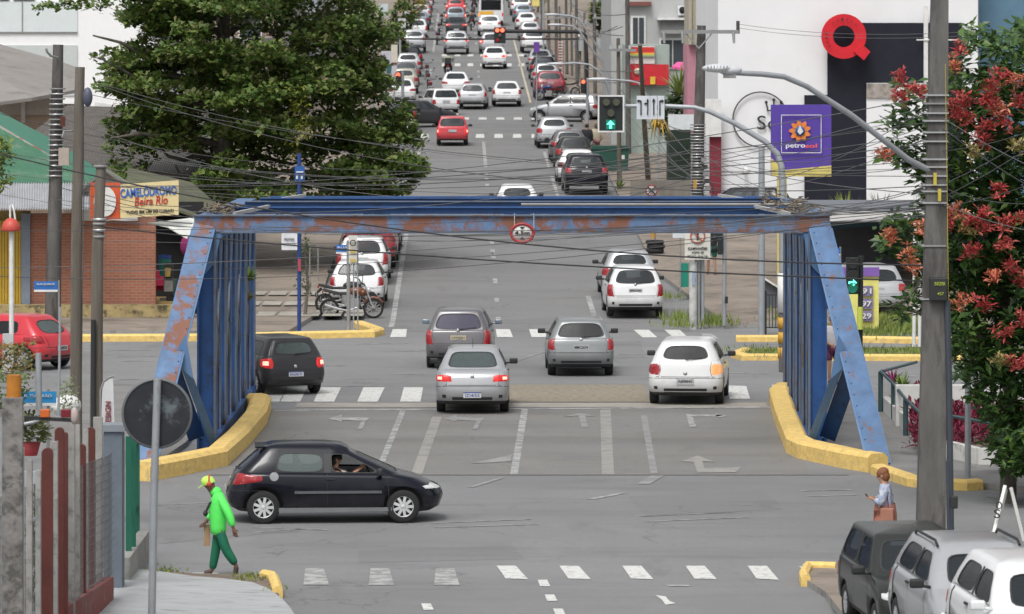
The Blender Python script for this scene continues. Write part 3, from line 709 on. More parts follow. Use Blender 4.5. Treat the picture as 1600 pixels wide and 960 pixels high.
def car_proto(kind):
    if kind in CARS: return CARS[kind]
    S = SPEC[kind]; lv, cen, nb = build_levels(S); n = len(lv[0]); P_ = {}
    # lower tub, closed, with boolean wheel arches
    mb = MB(); ring = lambda l: [Vector(p) for p in lv[l]] + [Vector((-p.x, p.y, p.z)) for p in lv[l][-2:0:-1]]
    m = len(ring(0)); vs = [q for l in range(nb) for q in ring(l)]
    mb.add(vs, [(l*m+k, l*m+(k+1) % m, (l+1)*m+(k+1) % m, (l+1)*m+k) for l in range(nb-1) for k in range(m)], 0, True)
    b = len(mb.v)
    for l, mm, dz in ((0, 1, 0), (nb-1, 1, 0)):
        r = ring(l); c = Vector((0, sum(q.y for q in r)/m, sum(q.z for q in r)/m))
        off = l*m; mb.v.append(c); ci = len(mb.v)-1
        for k in range(m): mb.f.append((off+k, off+(k+1) % m, ci)); mb.m.append(mm); mb.sm.append(False)
    tub = bpy.data.objects.new('tub', mb.mesh('tub', [PAINT['white'], m_trim])); COL.objects.link(tub)
    bm = bmesh.new(); bm.from_mesh(tub.data); bmesh.ops.remove_doubles(bm, verts=bm.verts, dist=1e-5); bmesh.ops.recalc_face_normals(bm, faces=bm.faces); bm.to_mesh(tub.data); bm.free()
    cut = MB(); hw = S['L'][2][4]
    for wy in S['wb']:
        for s in (-1, 1):
            M = Matrix.Rotation(R(90), 3, 'Y'); r = S['wr']+.055
            prof = [(.001,-.17),(r,-.17),(r,.17),(.001,.17)]
            cut.lathe(prof, (s*(hw-.03), wy, S['wr']+.01), 28, 1, M, False)
    co = bpy.data.objects.new('cut', cut.mesh('cut', [PAINT['white'], m_trim])); COL.objects.link(co)
    bm = bmesh.new(); bm.from_mesh(co.data); bmesh.ops.remove_doubles(bm, verts=bm.verts, dist=.003); bmesh.ops.recalc_face_normals(bm, faces=bm.faces); bm.to_mesh(co.data); bm.free()
    md = tub.modifiers.new('b', 'BOOLEAN'); md.operation = 'DIFFERENCE'; md.object = co; md.solver = 'EXACT'
    bpy.context.view_layer.update(); dg = bpy.context.evaluated_depsgraph_get()
    te = bpy.data.meshes.new_from_object(tub.evaluated_get(dg))
    bpy.data.objects.remove(tub); bpy.data.objects.remove(co)
    # greenhouse frame
    mb = MB(); g0 = nb-1; full = [ring(l) for l in range(g0, len(lv))]
    vs = [q for r in full for q in r]; nr = len(full)
    def is_glass(l, k):
        i = k if k < n-1 else m-1-k
        if l not in (1, 2): return False
        return i in (0, 1) or i in (6, 8) or i >= n-3
    fs = [(l*m+k, l*m+(k+1) % m, (l+1)*m+(k+1) % m, (l+1)*m+k) for l in range(nr-1) for k in range(m) if not is_glass(l, k)]
    mb.add(vs, fs, 0, True); mb.v.append(cen); ci = len(mb.v)-1
    for k in range(m): mb.f.append(((nr-1)*m+k, (nr-1)*m+(k+1) % m, ci)); mb.m.append(0); mb.sm.append(True)
    gm = mb.mesh('gh', [PAINT['white'], m_trim])
    bm = bmesh.new(); bm.from_mesh(te); bm.from_mesh(gm); body = bpy.data.meshes.new('car_body_'+kind); bm.to_mesh(body); bm.free()
    for mm in (PAINT['white'], m_trim): body.materials.append(mm)
    P_['body'] = body
    # glass
    G1, G2 = g0+1, g0+3
    def win(name, i0, i1, both=True, ss=(1, -1)):
        w = MB()
        if len(ss) == 2:
            e = (lambda u: abs(u*2-1)*2) if i0 == 0 else (lambda u: (n-1)-abs(u*2-1)*2)
            w.grid(lambda u, v: surf(lv, G1+(G2-G1)*v, e(u), 1 if u >= .5 else -1, -.006), 12, 4); return w.mesh(name, [m_glass])
        for s in ss: patch(w, lv, G1, G2, i0, i1, s, -.006, 6, 4)
        bmesh_me = w.mesh(name, [m_glass]); return bmesh_me
    P_['rear_window'] = win('rear_window', 0, 2); P_['windshield'] = win('windshield', n-3, n-1)
    P_['side_windows'] = [win('side_window', 6, 7, ss=(s,)) for s in (1, -1)] + [win('side_window', 8, 9, ss=(s,)) for s in (1, -1)]
    # rubber surround of rear window
    P_['window_seal'] = []
    for s in (1, -1):
        w = MB()
        patch(w, lv, G1-.25, G1, 5.8, 9.2, s, .004, 8, 1)
        patch(w, lv, G1, G2, 7.0, 8.0, s, .004, 1, 4)
        P_['window_seal'].append(w.mesh('window_seal', [m_trim]))
    w = MB()
    def ringwin(w, fn, k0, k1, ex, off, m=0, n=40):
        pts = []
        for i in range(n):
            a = 2*math.pi*i/n; c_, s_2 = math.cos(a), math.sin(a)
            mx = max(abs(c_), abs(s_2)); ro = (c_/mx, s_2/mx)
            q = (abs(c_)**ex+abs(s_2)**ex)**(-1/ex); ri = (c_*q, s_2*q)
            o_ = ro if k0 is None else (ri[0]*k0, ri[1]*k0)
            pts.append((fn(*o_, off), fn(ri[0]*k1, ri[1]*k1, off)))
        vs = [p for pr in pts for p in pr]; w.add(vs, [(2*i, 2*((i+1) % n), 2*((i+1) % n)+1, 2*i+1) for i in range(n)], m, True)
    Lm, Lh = (G1+G2)/2, (G2-G1)/2
    rearf = lambda u, v, off: surf(lv, Lm+Lh*v, abs(u)*2, 1 if u >= 0 else -1, off)
    frontf = lambda u, v, off: surf(lv, Lm+Lh*v, (n-1)-abs(u)*2, 1 if u >= 0 else -1, off)
    rex = {'hatch': 4.0, 'tall': 5, 'wagonish': 5, 'sedan': 6, 'suv': 4, 'boxy': 7, 'coupe': 3.5}[kind]
    wk = {'hatch': .93, 'tall': .96, 'wagonish': .96, 'sedan': .97, 'suv': .95, 'boxy': .97, 'coupe': .95}[kind]
    w = MB(); ringwin(w, rearf, None, wk, rex, .001); ringwin(w, rearf, wk+.03, wk-.035, rex, .004, 1)
    ringwin(w, frontf, None, .97, 6, .001); ringwin(w, frontf, .99, .94, 6, .004, 1)
    for s in (1, -1):
        for (i0, i1, ex) in ((6, 7, 4.2 if kind == 'coupe' else 5), (8, 9, 6)):
            f = lambda u, v, off, i0=i0, i1=i1, s=s: surf(lv, Lm+Lh*v, (i0+i1)/2+(i1-i0)/2*u, s, off)
            ringwin(w, f, None, .97, ex, .001); ringwin(w, f, .98, .93, ex, .004, 1)
    P_['frames'] = w.mesh('window_frame', [PAINT['white'], m_trim])
    # seams and bumper lines
    w = MB()
    for zs in S['seam']:
        l = 3 + (zs-S['L'][3][0])/(S['L'][4][0]-S['L'][3][0])
        for s in (1, -1): patch(w, lv, l, l+.07, 0, 2.6, s, .002, 6, 1)
    for s in (1, -1):
        for i in ((7.5,) if len(S['seam']) else (7.5,)): patch(w, lv, 1.2, g0, i-.03, i+.02, s, .003, 1, 8)
        patch(w, lv, 1.2, g0, 9.3, 9.35, s, .003, 1, 8)
        if kind != 'coupe': patch(w, lv, 2.2, g0, 6.02, 6.08, s, .003, 1, 8)
        patch(w, lv, 0, .9, 0, n-1, s, .004, 40, 1)
    for s in (1, -1):
        patch(w, lv, 2.93, 3.0, 0, 5.6, s, .003, 14, 1); patch(w, lv, 3.05, g0-.05, 2.02, 2.10, s, .003, 1, 5)
        patch(w, lv, 1.35, 1.75, 2.4, 3.0, s, .004, 2, 1)
        if kind != 'boxy': patch(w, lv, .9, 1.45, 0, 1.7, s, .004, 5, 2)
    P_['lower_trim'] = w.mesh('lower_trim', [m_trim])
    # tail lamps (z range, wrap index range: inner -> outer)
    t0, t1, i0, *_r = S['tail']; i1 = _r[1] if len(_r) > 1 else 4.5
    def zl(z):
        for a in range(nb-1):
            if S['L'][a][0] <= z <= S['L'][a+1][0]: return a+(z-S['L'][a][0])/(S['L'][a+1][0]-S['L'][a][0])
        return nb-1
    def lamp(name, z0, z1, a, b, s, taper, off=.012):
        w = MB(); la, lb = zl(z0), zl(z1); lm = (la+lb)/2
        def fn(u, v):
            tt = abs(u*2-1)**3 if False else 0
            k = 1-taper*abs(u-.0)**2 if taper > 0 else 1-(-taper)*abs(1-u)**2
            l = la+(lb-la)*(.5+(v-.5)*k)
            e = .0 if 0 < u < 1 and 0 < v < 1 else -.014
            return surf(lv, l, a+(b-a)*u, s, off+e)
        w.grid(fn, 12, 6); return w.mesh(name, [m_red])
    ti, to = S['tail'][2], S['tail'][4]
    inner = {'hatch': 2.15, 'tall': 2.3, 'wagonish': 2.2, 'sedan': 1.55, 'suv': 1.8, 'boxy': 1.75, 'coupe': 2.6}[kind]
    outer = {'hatch': 5.15, 'tall': 5.9, 'wagonish': 5.3, 'sedan': 5.4, 'suv': 5.6, 'boxy': 4.6, 'coupe': 5.5}[kind]
    P_['tails'] = [lamp('tail_light', t0, t1, inner, outer, s, .35 if kind in ('hatch','sedan','suv') else (.6 if kind == 'coupe' else .15)) for s in (1, -1)]
    zc = (t0+t1)/2; hh_ = (t1-t0)*.24; ci = (inner+outer)/2
    P_['cores'] = [lamp('lamp_core', zc-hh_, zc+hh_, ci-.7, ci+.5, s, .1, .02) for s in (1, -1)]
    lh = {'hatch': (.62,.80), 'tall': (.66,.86), 'wagonish': (.58,.74), 'sedan': (.62,.78), 'suv': (.76,.94), 'boxy': (.58,.73), 'coupe': (.56,.74)}[kind]
    P_['heads'] = []
    for s in (1, -1):
        w = MB(); l0, l1 = 3.0, 4.35
        w.grid(lambda u, v: surf(lv, l0+(l1-l0)*(.5+(v-.5)*(1-.5*u*u)), (n-2.3)+((n-4.9-(n-2.3))*u), s, .01 if 0 < v < 1 else -.004), 8, 4); P_['heads'].append(w.mesh('headlight', [m_clear]))
    w = MB()
    for s in (1, -1): patch(w, lv, 1.6, 2.7, n-2.2, n-1, s, .006, 4, 2)
    P_['grille'] = w.mesh('grille', [m_trim])
    # wheels
    wr = S['wr']; w = MB(); M = Matrix.Rotation(R(90), 3, 'Y')
    w.lathe([(wr*.62,-.09),(wr*.9,-.10),(wr*.985,-.08),(wr,-.03),(wr,.03),(wr*.985,.08),(wr*.9,.10),(wr*.62,.09)], (0,0,0), 32, 0, M); P_['tyre'] = w.mesh('tyre', [m_tyre])
    w = MB(); rr = wr*.66
    w.lathe([(.001,.03),(rr*.9,.03)], (0,0,0), 24, 1, M); w.lathe([(rr*.88,.03),(rr*.9,.085),(rr,.09),(rr,-.09),(rr*.9,-.085),(rr*.88,-.03),(.001,-.03)], (0,0,0), 24, 0, M)
    for k in range(9):
        a = 2*math.pi*k/9
        for sg in (1, -1):
            w.bar((sg*.075, .045*math.cos(a), .045*math.sin(a)), (sg*.07, rr*.92*math.cos(a), rr*.92*math.sin(a)), .03+.02, .028, up=(1,0,0), m=0)
    w.lathe([(.001,.088),(.05,.085),(.06,.07)], (0,0,0), 12, 0, M); w.lathe([(.06,-.07),(.05,-.085),(.001,-.088)], (0,0,0), 12, 0, M)
    P_['rim'] = w.mesh('rim', [m_alloy, m_trim])
    # mirrors
    P_['mirrors'] = []
    my = S['cb'][3]+(.12 if kind != 'coupe' else -.08); mz = S['L'][-1][1]+.06; mx = S['L'][-1][4]
    for s in (1, -1):
        w = MB(); w.box((0,0,0), (.19,.10,.125)); me = w.mesh('m', [m_trim])
        bm = bmesh.new(); bm.from_mesh(me); bmesh.ops.bevel(bm, geom=bm.edges[:], offset=.035, segments=3, affect='EDGES', profile=.6)
        for v in bm.verts: v.co += Vector((s*(mx+.17), my, mz))
        bm2 = MB(); bm2.bar((s*(mx-.01), my+.02, mz-.05), (s*(mx+.12), my, mz-.03), .05, .04); a2 = bm2.mesh('a', [m_trim]); bm.from_mesh(a2)
        for f in bm.faces: f.smooth = True
        me2 = bpy.data.meshes.new('side_mirror'); bm.to_mesh(me2); bm.free(); me2.materials.append(m_trim); P_['mirrors'].append(me2)
    # plate, wiper, badge, seats
    pz, py = S['plate']
    w = MB(); w.box((0, py-.005, pz), (.40, .012, .13)); P_['plate'] = w.mesh('number_plate', [m_plate])
    w = MB(); w.lathe([(.001,0),(.045,0),(.045,.012),(.001,.012)], (0, surf(lv, zl(pz+.19 if kind not in ('sedan',) else .86), 0, 1).y-.003, pz+.19 if kind != 'sedan' else .86), 14, 0, Matrix.Rotation(R(90), 3, 'X')); P_['badge'] = w.mesh('badge', [m_alloy])
    w = MB(); a = surf(lv, G1-.1, 0, 1, .03); b = surf(lv, G1+.25, 1.5, 1, .02); w.tube([a, a.lerp(b, .3)+Vector((0,-.01,.0)), b], [.014,.01,.006], 6); P_['wiper'] = w.mesh('rear_wiper', [m_trim])
    zb_ = S['L'][-1][0]; ys = {'front': S['cb'][2]-.05, 'rear': S['cb'][0]+.42}
    P_['seats'] = []
    for (x, y, ww) in ((.36, ys['front'], .46), (-.36, ys['front'], .46), (0, ys['rear'], 1.1)):
        w = MB(); w.box((x, y, zb_+.04), (ww, .14, .22))
        for hx in ((x,) if ww < 1 else (-.35, .35)): w.box((hx, y-.03, zb_+.24), (.26, .09, .17))
        me = w.mesh('s', [m_seat]); bm = bmesh.new(); bm.from_mesh(me); bmesh.ops.bevel(bm, geom=bm.edges[:], offset=.03, segments=2, affect='EDGES')
        m2 = bpy.data.meshes.new('seat'); bm.to_mesh(m2); bm.free(); m2.materials.append(m_seat); P_['seats'].append(m2)
    P_['handle'] = []
    for s in (1, -1):
        w = MB(); q = surf(lv, nb-2.2, 7.0 if kind != 'coupe' else 7.9, s, .02); w.box(q, (.025, .15, .03)); P_['handle'].append(w.mesh('door_handle', [m_trim]))
    CARS[kind] = (P_, S, lv, zl); return CARS[kind]
CAR_TYPE = dict(hatch='hatchback', tall='tall hatchback', wagonish='hatchback', sedan='sedan', suv='suv', boxy='boxy hatchback', coupe='three door hatchback')
def link(name, me, parent, loc=None, slots=None):
    o = bpy.data.objects.new(name, me); COL.objects.link(o); o.parent = parent
    if loc is not None: o.location = loc
    if slots:
        for i, mm in slots.items():
            o.material_slots[i].link = 'OBJECT'; o.material_slots[i].material = mm
    return o
PNAME = {'suv': 'parked_suv'}
def car(kind, colr, loc, rz, label, cat='car', group=None, brake=False, detail=2, gl=None, gr=None, plate=None, pm=None, amber=False, mirrors=None, name=None, scale=1.0, hub=None, wiper=True, parts=True, windows_open=False):
    P_, S, lv, zl = car_proto(kind)
    t = thing(name or 'car', label, cat, loc, rz, group)
    if scale != 1: t.scale = (scale,)*3
    link('body', P_['body'], t, slots={0: PAINT[colr]})
    g1 = gl or m_glass
    link('rear_window', P_['rear_window'], t, slots={0: g1}); link('windshield', P_['windshield'], t, slots={0: gr or g1})
    link('window_frame', P_['frames'], t, slots={0: PAINT[colr]})
    for k, q in enumerate(P_['side_windows']):
        if windows_open and k == 2: continue
        link('side_window', q, t, slots={0: gr or g1})
    for k, q in enumerate(P_['tails']): link('tail_light', q, t, slots={0: m_redlit if brake else (m_amber if amber and k == 0 else m_red)})
    if brake and detail > 0:
        for k, q in enumerate(P_['cores']): link('lamp_core', q, t, slots={0: m_glow})
    for wy in S['wb']:
        for s in (-1, 1):
            w = link('wheel', P_['tyre'], t, (s*(S['L'][2][4]-.105), wy, S['wr']))
            if detail > 1: link('rim', P_['rim'], w, slots={0: hub or m_alloy})
    link('lower_trim', P_['lower_trim'], t)
    if detail > 0:
        pl = link('number_plate', P_['plate'], t, slots={0: pm or m_plate})
        for q in P_['mirrors']: link('side_mirror', q, t, slots={0: mirrors or m_trim})
        [link('window_seal', q, t) for q in P_['window_seal']]
    if detail > 1:
        for q in P_['heads']: link('headlight', q, t)
        for q in P_['seats']: link('seat', q, t)
        for q in P_['handle']: link('door_handle', q, t)
        link('badge', P_['badge'], t); link('grille', P_['grille'], t)
        if wiper and kind != 'sedan': link('rear_wiper', P_['wiper'], t)
    if plate:
        pz, py = S['plate']
        letters(plate, .33, .07, (0, py-.014, pz-(.01 if pm is m_plate_w else 0)), pl, m_black if pm is not m_plate_w else m_blue, world=False, bold=.01, depth=.003)
        if pm is m_plate_w:
            w = MB(); w.box((0, py-.0125, pz+.053), (.40, .004, .022)); w.build('plate_band', [m_blue], pl, world=False)
    return t
def at_rear(x, y, kind, rz=0.0, Y=None):
    """place so that the rear bumper bottom stands at image point (x, y)"""
    g = G(x, y); L = SPEC[kind]['L'][2]; d = Vector((-math.sin(rz), math.cos(rz), 0))
    q = g + d*(-L[2]-.1); q.z = gz(q.y); return q
def at_mid(x, y): return G(x, y)

SA = R(.6)      # street heading
# --- cars at the bridge
t = car('coupe', 'black', (G(519, 819) + Vector((0, .83, 0))), R(-86), 'black three door hatchback crossing in front of the bridge with an open window', gl=m_glass_lt, plate=None, hub=mat('hubcap', (.58,.59,.6), .3, .2), windows_open=True)
hero = t
mb = MB(); mb.lathe([(.001,0),(.085,0),(.085,.012),(.001,.014)], (-.835,0,0), 16, 0, Matrix.Rotation(R(-90),3,'Y'))
mb = MB(); mb.lathe([(.001,0),(.08,0),(.078,.008),(.001,.012)], (.826,-1.08,.84), 16, 0, Matrix.Rotation(R(90),3,'Y'), False); mb.build('fuel_cap', [m_alloy], t, world=False)
for y0_, y1_ in ((-.72,.82),):
    mb = MB(); mb.bar((.838,y0_,.56), (.838,y1_,.56), .02, .045); mb.build('side_moulding', [mat('moulding_grey', (.10,.105,.115), .4)], t, world=False)
mb = MB(); mb.bar((.79,-1.0,.25), (.79,1.0,.25), .05, .07); mb.build('sill', [mat('sill_grey', (.16,.165,.175), .4)], t, world=False)
mb = MB(); mb.box((0,-1.31,1.33), (1.0,.20,.025)); mb.build('spoiler', [PAINT['black']], t, world=False)
t = car('sedan', 'silver', at_rear(738, 648, 'sedan', R(-.2)), R(-.2), 'silver sedan with lit brake lights leaving the bridge behind a grey tall hatchback', brake=True, gl=m_glass_lt, plate='IZI4I55', pm=m_plate_w)
mb = MB(); mb.tube([(0,-.9,1.42),(0,-1.02,1.66)], .006, 5); mb.build('antenna', [m_trim], t, world=False)
t = car('hatch', 'white', at_rear(1071, 634, 'hatch', R(-5)), R(-5), 'white hatchback with black mirrors signalling right at the end of the bridge', amber=True, gl=m_glass_dk, gr=m_glass, plate='AJE8840', pm=m_plate)
t = car('wagonish', 'silverdark', at_rear(908, 589, 'wagonish', R(1)), R(1), 'grey green hatchback with black mirrors ahead of the white hatchback on the avenue', gl=m_glass_dk, plate='MMC2674', brake=False)
t = car('tall', 'grey', at_rear(716, 577, 'tall', R(-1.5)), R(-1.5), 'grey tall hatchback ahead of the silver sedan with a tan number plate', gl=mat('x', (.1,.1,.1)) and glass('car_glass_purple', (.05,.045,.085), .15), plate='LYN2J01', pm=m_plate_y, mirrors=PAINT['bluegrey'])
t = car('hatch', 'charcoal', at_rear(464, 618, 'hatch', R(22))+Vector((0,-.1,0)), R(22), 'charcoal hatchback with a lit left tail light beside the left truss', gl=m_glass_lt, gr=m_glass_dk, plate='RAU4D72', pm=m_plate_w, brake=True, scale=.92)
t = car('coupe', 'red', G(-2, 578)+Vector((0,1.0,0)), R(58), 'red hatchback driving left in front of the yellow shutter', gl=m_glass_lt, gr=m_glass_dk, brake=False, plate='MGP7715')
# --- bottom right, seen from the front
t = car('boxy', 'green', (5.71, 68.6, gz(68.6)), R(180+6), 'dark green old boxy hatchback parked at the bottom right, farthest left of three', gl=m_glass_lt, gr=m_glass, group='cars parked facing the camera')
t = car('hatch', 'silver', (6.23, 64.6, gz(64.6)), R(180+6), 'silver hatchback with roof rails parked between the dark green car and the white car', gl=m_glass, gr=m_glass, group='cars parked facing the camera', mirrors=m_trim)
mb = MB()
for s in (-1, 1): mb = MB(); mb.tube([(s*.56,-1.3,1.47),(s*.56,-1.2,1.52),(s*.56,.1,1.52),(s*.56,.25,1.46)], .02, 6); mb.build('roof_rail', [m_trim], t, world=False)
t = car('hatch', 'white', (6.64, 60.5, gz(60.5)), R(180+6), 'white hatchback with a white mirror parked at the bottom right edge', gl=m_glass, gr=m_glass, group='cars parked facing the camera', mirrors=PAINT['white'])
# --- parked, near end of the far street
LG, RG = 'cars parked along the left kerb of the far street', 'cars parked along the right kerb of the far street'
ST = []   # (x, ybase, kind, colour, rz, label, group, kwargs)
ST += [(557, 484, 'wagonish', 'white', -3, 'white hatchback parked right behind the motorcycle at the left kerb', LG, {}),
 (566, 447, 'tall', 'white', -2, 'white car with a dark rear window parked between the white hatchback and the red suv', LG, {}),
 (576, 423, 'suv', 'red', -2, 'red suv parked left of the white street line, seen through the bridge', LG, {}),
 (589, 392, 'hatch', 'silver', 0, 'silver car parked just in front of the red suv', LG, {}),
 (993, 499, 'tall', 'white', 3, 'white hatchback with red tail lights parked by the right kerb near the gravel corner', RG, dict(plate='MFJ3580')),
 (984, 470, 'hatch', 'silver', 2, 'pale silver car parked in front of the white hatchback at the right kerb', RG, {}),
 (808, 353, 'hatch', 'white', 0, 'white car driving away, only its roof showing above the bridge beam', None, {}),
 (917, 306, 'suv', 'black', 3, 'black suv parked at the right kerb just above the bridge beam', RG, {}),
 (903, 291, 'hatch', 'white', 2, 'white hatchback parked just in front of the black suv on the right', RG, {}),
 (898, 268, 'hatch', 'green', 2, 'dark green hatchback parked third from the bridge at the right kerb', RG, {}),
 (890, 256, 'hatch', 'grey', 2, 'dark grey hatchback parked fourth from the bridge at the right kerb', RG, {}),
 (866, 233, 'hatch', 'silver', 2, 'silver hatchback parked fifth from the bridge at the right kerb', RG, {}),
 (707, 229, 'boxy', 'red', 1, 'bright red hatchback braking just beyond the far crosswalk', None, dict(brake=True)),
 (697, 181, 'boxy', 'white', 14, 'white small van shaped car turning left at the far junction', None, {}),
 (738, 172, 'wagonish', 'silver', -4, 'silver hatchback right of the white van shaped car at the far junction', None, {}),
 (712, 153, 'sedan', 'white', 0, 'white sedan behind the motorcyclist in the left lane', None, {}),
 (792, 168, 'wagonish', 'white', 1, 'white hatchback alone in the right lane above the bridge', None, {}),
 (773, 109, 'sedan', 'white', 1, 'white sedan with lit brake lights under the red traffic light', None, dict(brake=True)),
 (713, 86, 'suv', 'silver', 0, 'silver suv stopped on the crosswalk in the left lane', None, dict(brake=True)),
 (713, 57, 'sedan', 'charcoal', 0, 'charcoal sedan in front of the silver suv in the left lane', None, dict(brake=True)),
 (712, 41, 'tall', 'bluegrey', 0, 'blue grey car fourth in the left lane queue', None, dict(brake=True)),
 (712, 26, 'hatch', 'red', 0, 'red car fifth in the left lane queue', None, dict(brake=True)),
 (713, 12, 'sedan', 'grey', 0, 'grey sedan sixth in the left lane queue', None, dict(brake=True)),
 (714, 1, 'hatch', 'white', 0, 'white car at the top edge in the left lane queue', None, dict(brake=True)),
 (768, 85, 'hatch', 'silver', 1, 'silver hatchback hidden behind the white sedan in the right lane', None, dict(brake=True)),
 (765, 58, 'suv', 'white', 1, 'white suv behind the red traffic light in the right lane', None, {}),
 (764, 20, 'sedan', 'darkred', 0, 'dark red sedan in front of the white and yellow bus', None, dict(brake=True)),
 (763, 6, 'hatch', 'white', 0, 'white hatchback at the top edge in the right lane', None, dict(brake=True)),
]
cols_l = ['silver','black','white','beige','grey','silver','black','silver','white','bluegrey','silver','grey','white','silver','darkred']
kinds_l = ['hatch','tall','sedan','hatch','wagonish','hatch','hatch','suv','tall','hatch','suv','hatch','sedan','hatch','hatch']
ys_l = [225, 205, 165, 148, 134, 121, 109, 84, 62, 48, 39, 27, 16, 6, -2]
ORD = ['first','second','third','fourth','fifth','sixth','seventh','eighth','ninth','tenth','eleventh','twelfth','thirteenth','fourteenth','fifteenth']
for i, (y, c, k) in enumerate(zip(ys_l, cols_l, kinds_l)):
    Y = gY(y); x = 800+sx(-3.45 if y < 200 else -3.2, Y)*FPX/Y
    ST.append((x, y, k, c, 1, f'{c} {CAR_TYPE[k]}, {ORD[i]} from the front in the parked row left of the far lanes'.replace('darkred','dark red'), LG, {}))
ys_r = [157, 139, 127, 114, 84, 66, 50, 36, 26, 14, 3]
cols_r = ['darkred','silver','black','silver','white','silver','white','bluegrey','white','silver','black']
kinds_r = ['suv','hatch','hatch','sedan','suv','hatch','hatch','hatch','suv','hatch','hatch']
for i, (y, c, k) in enumerate(zip(ys_r, cols_r, kinds_r)):
    Y = gY(y); x = 800+sx(5.2, Y)*FPX/Y
    ST.append((x, y, k, c, 2, f'{c} {CAR_TYPE[k]}, {ORD[i]} past the junction in the right parked row'.replace('darkred','dark red'), RG, {}))
for x, y, k, c, rz, lab, grp, kw in ST:
    lab = lab.replace('bluegrey', 'blue grey')
    rz_ = R(.6+rz*.5 if abs(rz) < 5 else rz)
    car(k, c, at_rear(x, y, k, rz_), rz_, lab, group=grp, detail=2 if y > 300 else 1, **kw)
car('hatch', 'silver', G(885, 191)+Vector((0,.8,0)), R(78), 'silver hatchback turning left across the pavement at the far junction', detail=2, gl=m_glass_dk)
car('sedan', 'charcoal', G(655, 200)+Vector((0,.8,0)), R(-75), 'dark sedan nosing out from behind the big tree at the far junction', detail=2)
# driver seen through the open window of the black hatchback is built with the people

# --- bus in the far queue
b0 = at_rear(767, 43, 'suv'); bus = thing('bus', 'small white bus with a yellow stripe in the far right lane queue', 'bus', b0, SA)
mb = MB(); w, L_, H_ = 2.05, 6.0, 2.6
pr = [(-w/2,.35),(-w/2,1.7),(-w/2+.08,2.35),(-w/2+.3,H_),(w/2-.3,H_),(w/2-.08,2.35),(w/2,1.7),(w/2,.35)]
mb.prism([(x, 0, z) for x, z in pr], (0, L_, 0), 0); mb.build('body', [PAINT['white']], bus, world=False, bevel=.06)
mb = MB(); mb.bb(-.82, -.02, 1.35, .82, .0, 2.2); mb.build('rear_window', [m_glass_dk], bus, world=False)
mb = MB(); mb.bb(-.98, -.015, .98, .2, .0, 1.25); mb.build('stripe', [mat('bus_yellow', (.75,.42,.05), .5)], bus, world=False)
for s in (-1, 1):
    mb = MB(); mb.bb(s*.98-.09, -.025, .85, s*.98+.09 if s < 0 else s*.98+.03, 0, 1.1); mb.build('tail_light', [m_redlit if s > 0 else m_amber], bus, world=False)
    for y in (1.2, 4.8):
        mb = MB(); mb.lathe([(.001,-.12),(.38,-.12),(.40,0),(.38,.12),(.001,.12)], (s*.88, y, .4), 20, 0, Matrix.Rotation(R(90),3,'Y')); mb.build('wheel', [m_tyre], bus, world=False)
    mb = MB(); mb.bb(s*1.04-.01, .5, 1.45, s*1.04+.01, 5.4, 2.05); mb.build('side_window', [m_glass_dk], bus, world=False)
# ------------------------------------------------------------------ generic materials
m_polec = mat('pole_concrete', (.125,.12,.115), .9, var=.28, vscale=2.5, col2=(.065,.06,.058), c2amt=.42, c2scale=2, stretch=(1,1,.25), bump=.4)
m_polew = mat('pole_wood', (.13,.115,.095), .9, var=.3, vscale=4, col2=(.20,.18,.155), c2amt=.35, c2scale=3, stretch=(2,2,.15), bump=.5)
m_galv = mat('galvanised', (.5,.51,.52), .4, .6)
m_steelg = mat('pole_grey_steel', (.34,.36,.38), .5, .3, var=.12)
m_wire = mat('cable_black', (.03,.03,.032), .7); m_wire2 = mat('cable_grey', (.13,.13,.135), .7)
m_wall_w = mat('wall_white', (.77,.78,.80), .85, var=.04, vscale=.6, col2=(.66,.66,.66), c2amt=.15, c2scale=.4)
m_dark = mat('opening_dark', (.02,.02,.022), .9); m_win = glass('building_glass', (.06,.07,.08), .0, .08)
m_frame_w = mat('frame_white', (.68,.68,.67), .6)
m_hw = mat('hardware_grey', (.25,.25,.25), .6)

# ------------------------------------------------------------------ buildings helpers
def box_building(name, label, x0, x1, y0, y1, h, wall, roofm=None, cat='building', front_windows=(), side_windows=(), side=1, par=.25, z0=None):
    """x,y in metres; y0 = face towards the camera. windows: (u, z, w, h) metres from the left / ground."""
    zb = (gz(y0) if z0 is None else z0)
    t = thing(name, label, cat, ((x0+x1)/2, y0, zb))
    mb = MB(); mb.bb(x0, y0, zb-.3, x1, y1, zb+h); mb.build('wall', [wall], t)
    mb = MB(); mb.bb(x0-.12, y0-.12, zb+h, x1+.12, y1+.12, zb+h+par); mb.build('roof', [roofm or m_conc], t)
    fw = list(front_windows)
    for (u, z, w, hh) in fw:
        mb = MB(); xx = x0+u; mb.bb(xx-.07, y0-.05, zb+z-.07, xx+w+.07, y0-.002, zb+z+hh+.07); f = mb.build('window', [m_frame_w], t)
        mb = MB(); mb.bb(xx, y0-.06, zb+z, xx+w, y0-.053, zb+z+hh); mb.build('pane', [m_win], f)
    xs = x1 if side > 0 else x0; e = 1 if side > 0 else -1
    for (u, z, w, hh) in side_windows:
        yy = y0+u; mb = MB(); mb.bb(xs+e*.002, yy-.07, zb+z-.07, xs+e*.05, yy+w+.07, zb+z+hh+.07); f = mb.build('window', [m_frame_w], t)
        mb = MB(); mb.bb(xs+e*.053, yy, zb+z, xs+e*.06, yy+w, zb+z+hh); mb.build('pane', [m_win], f)
    return t
def ipoly(mb, pts, m=0, th=None):
    q = [P(*p) for p in pts]
    if th is None: mb.add(q, [tuple(range(len(q)))], m)
    else: mb.prism(q, th, m)
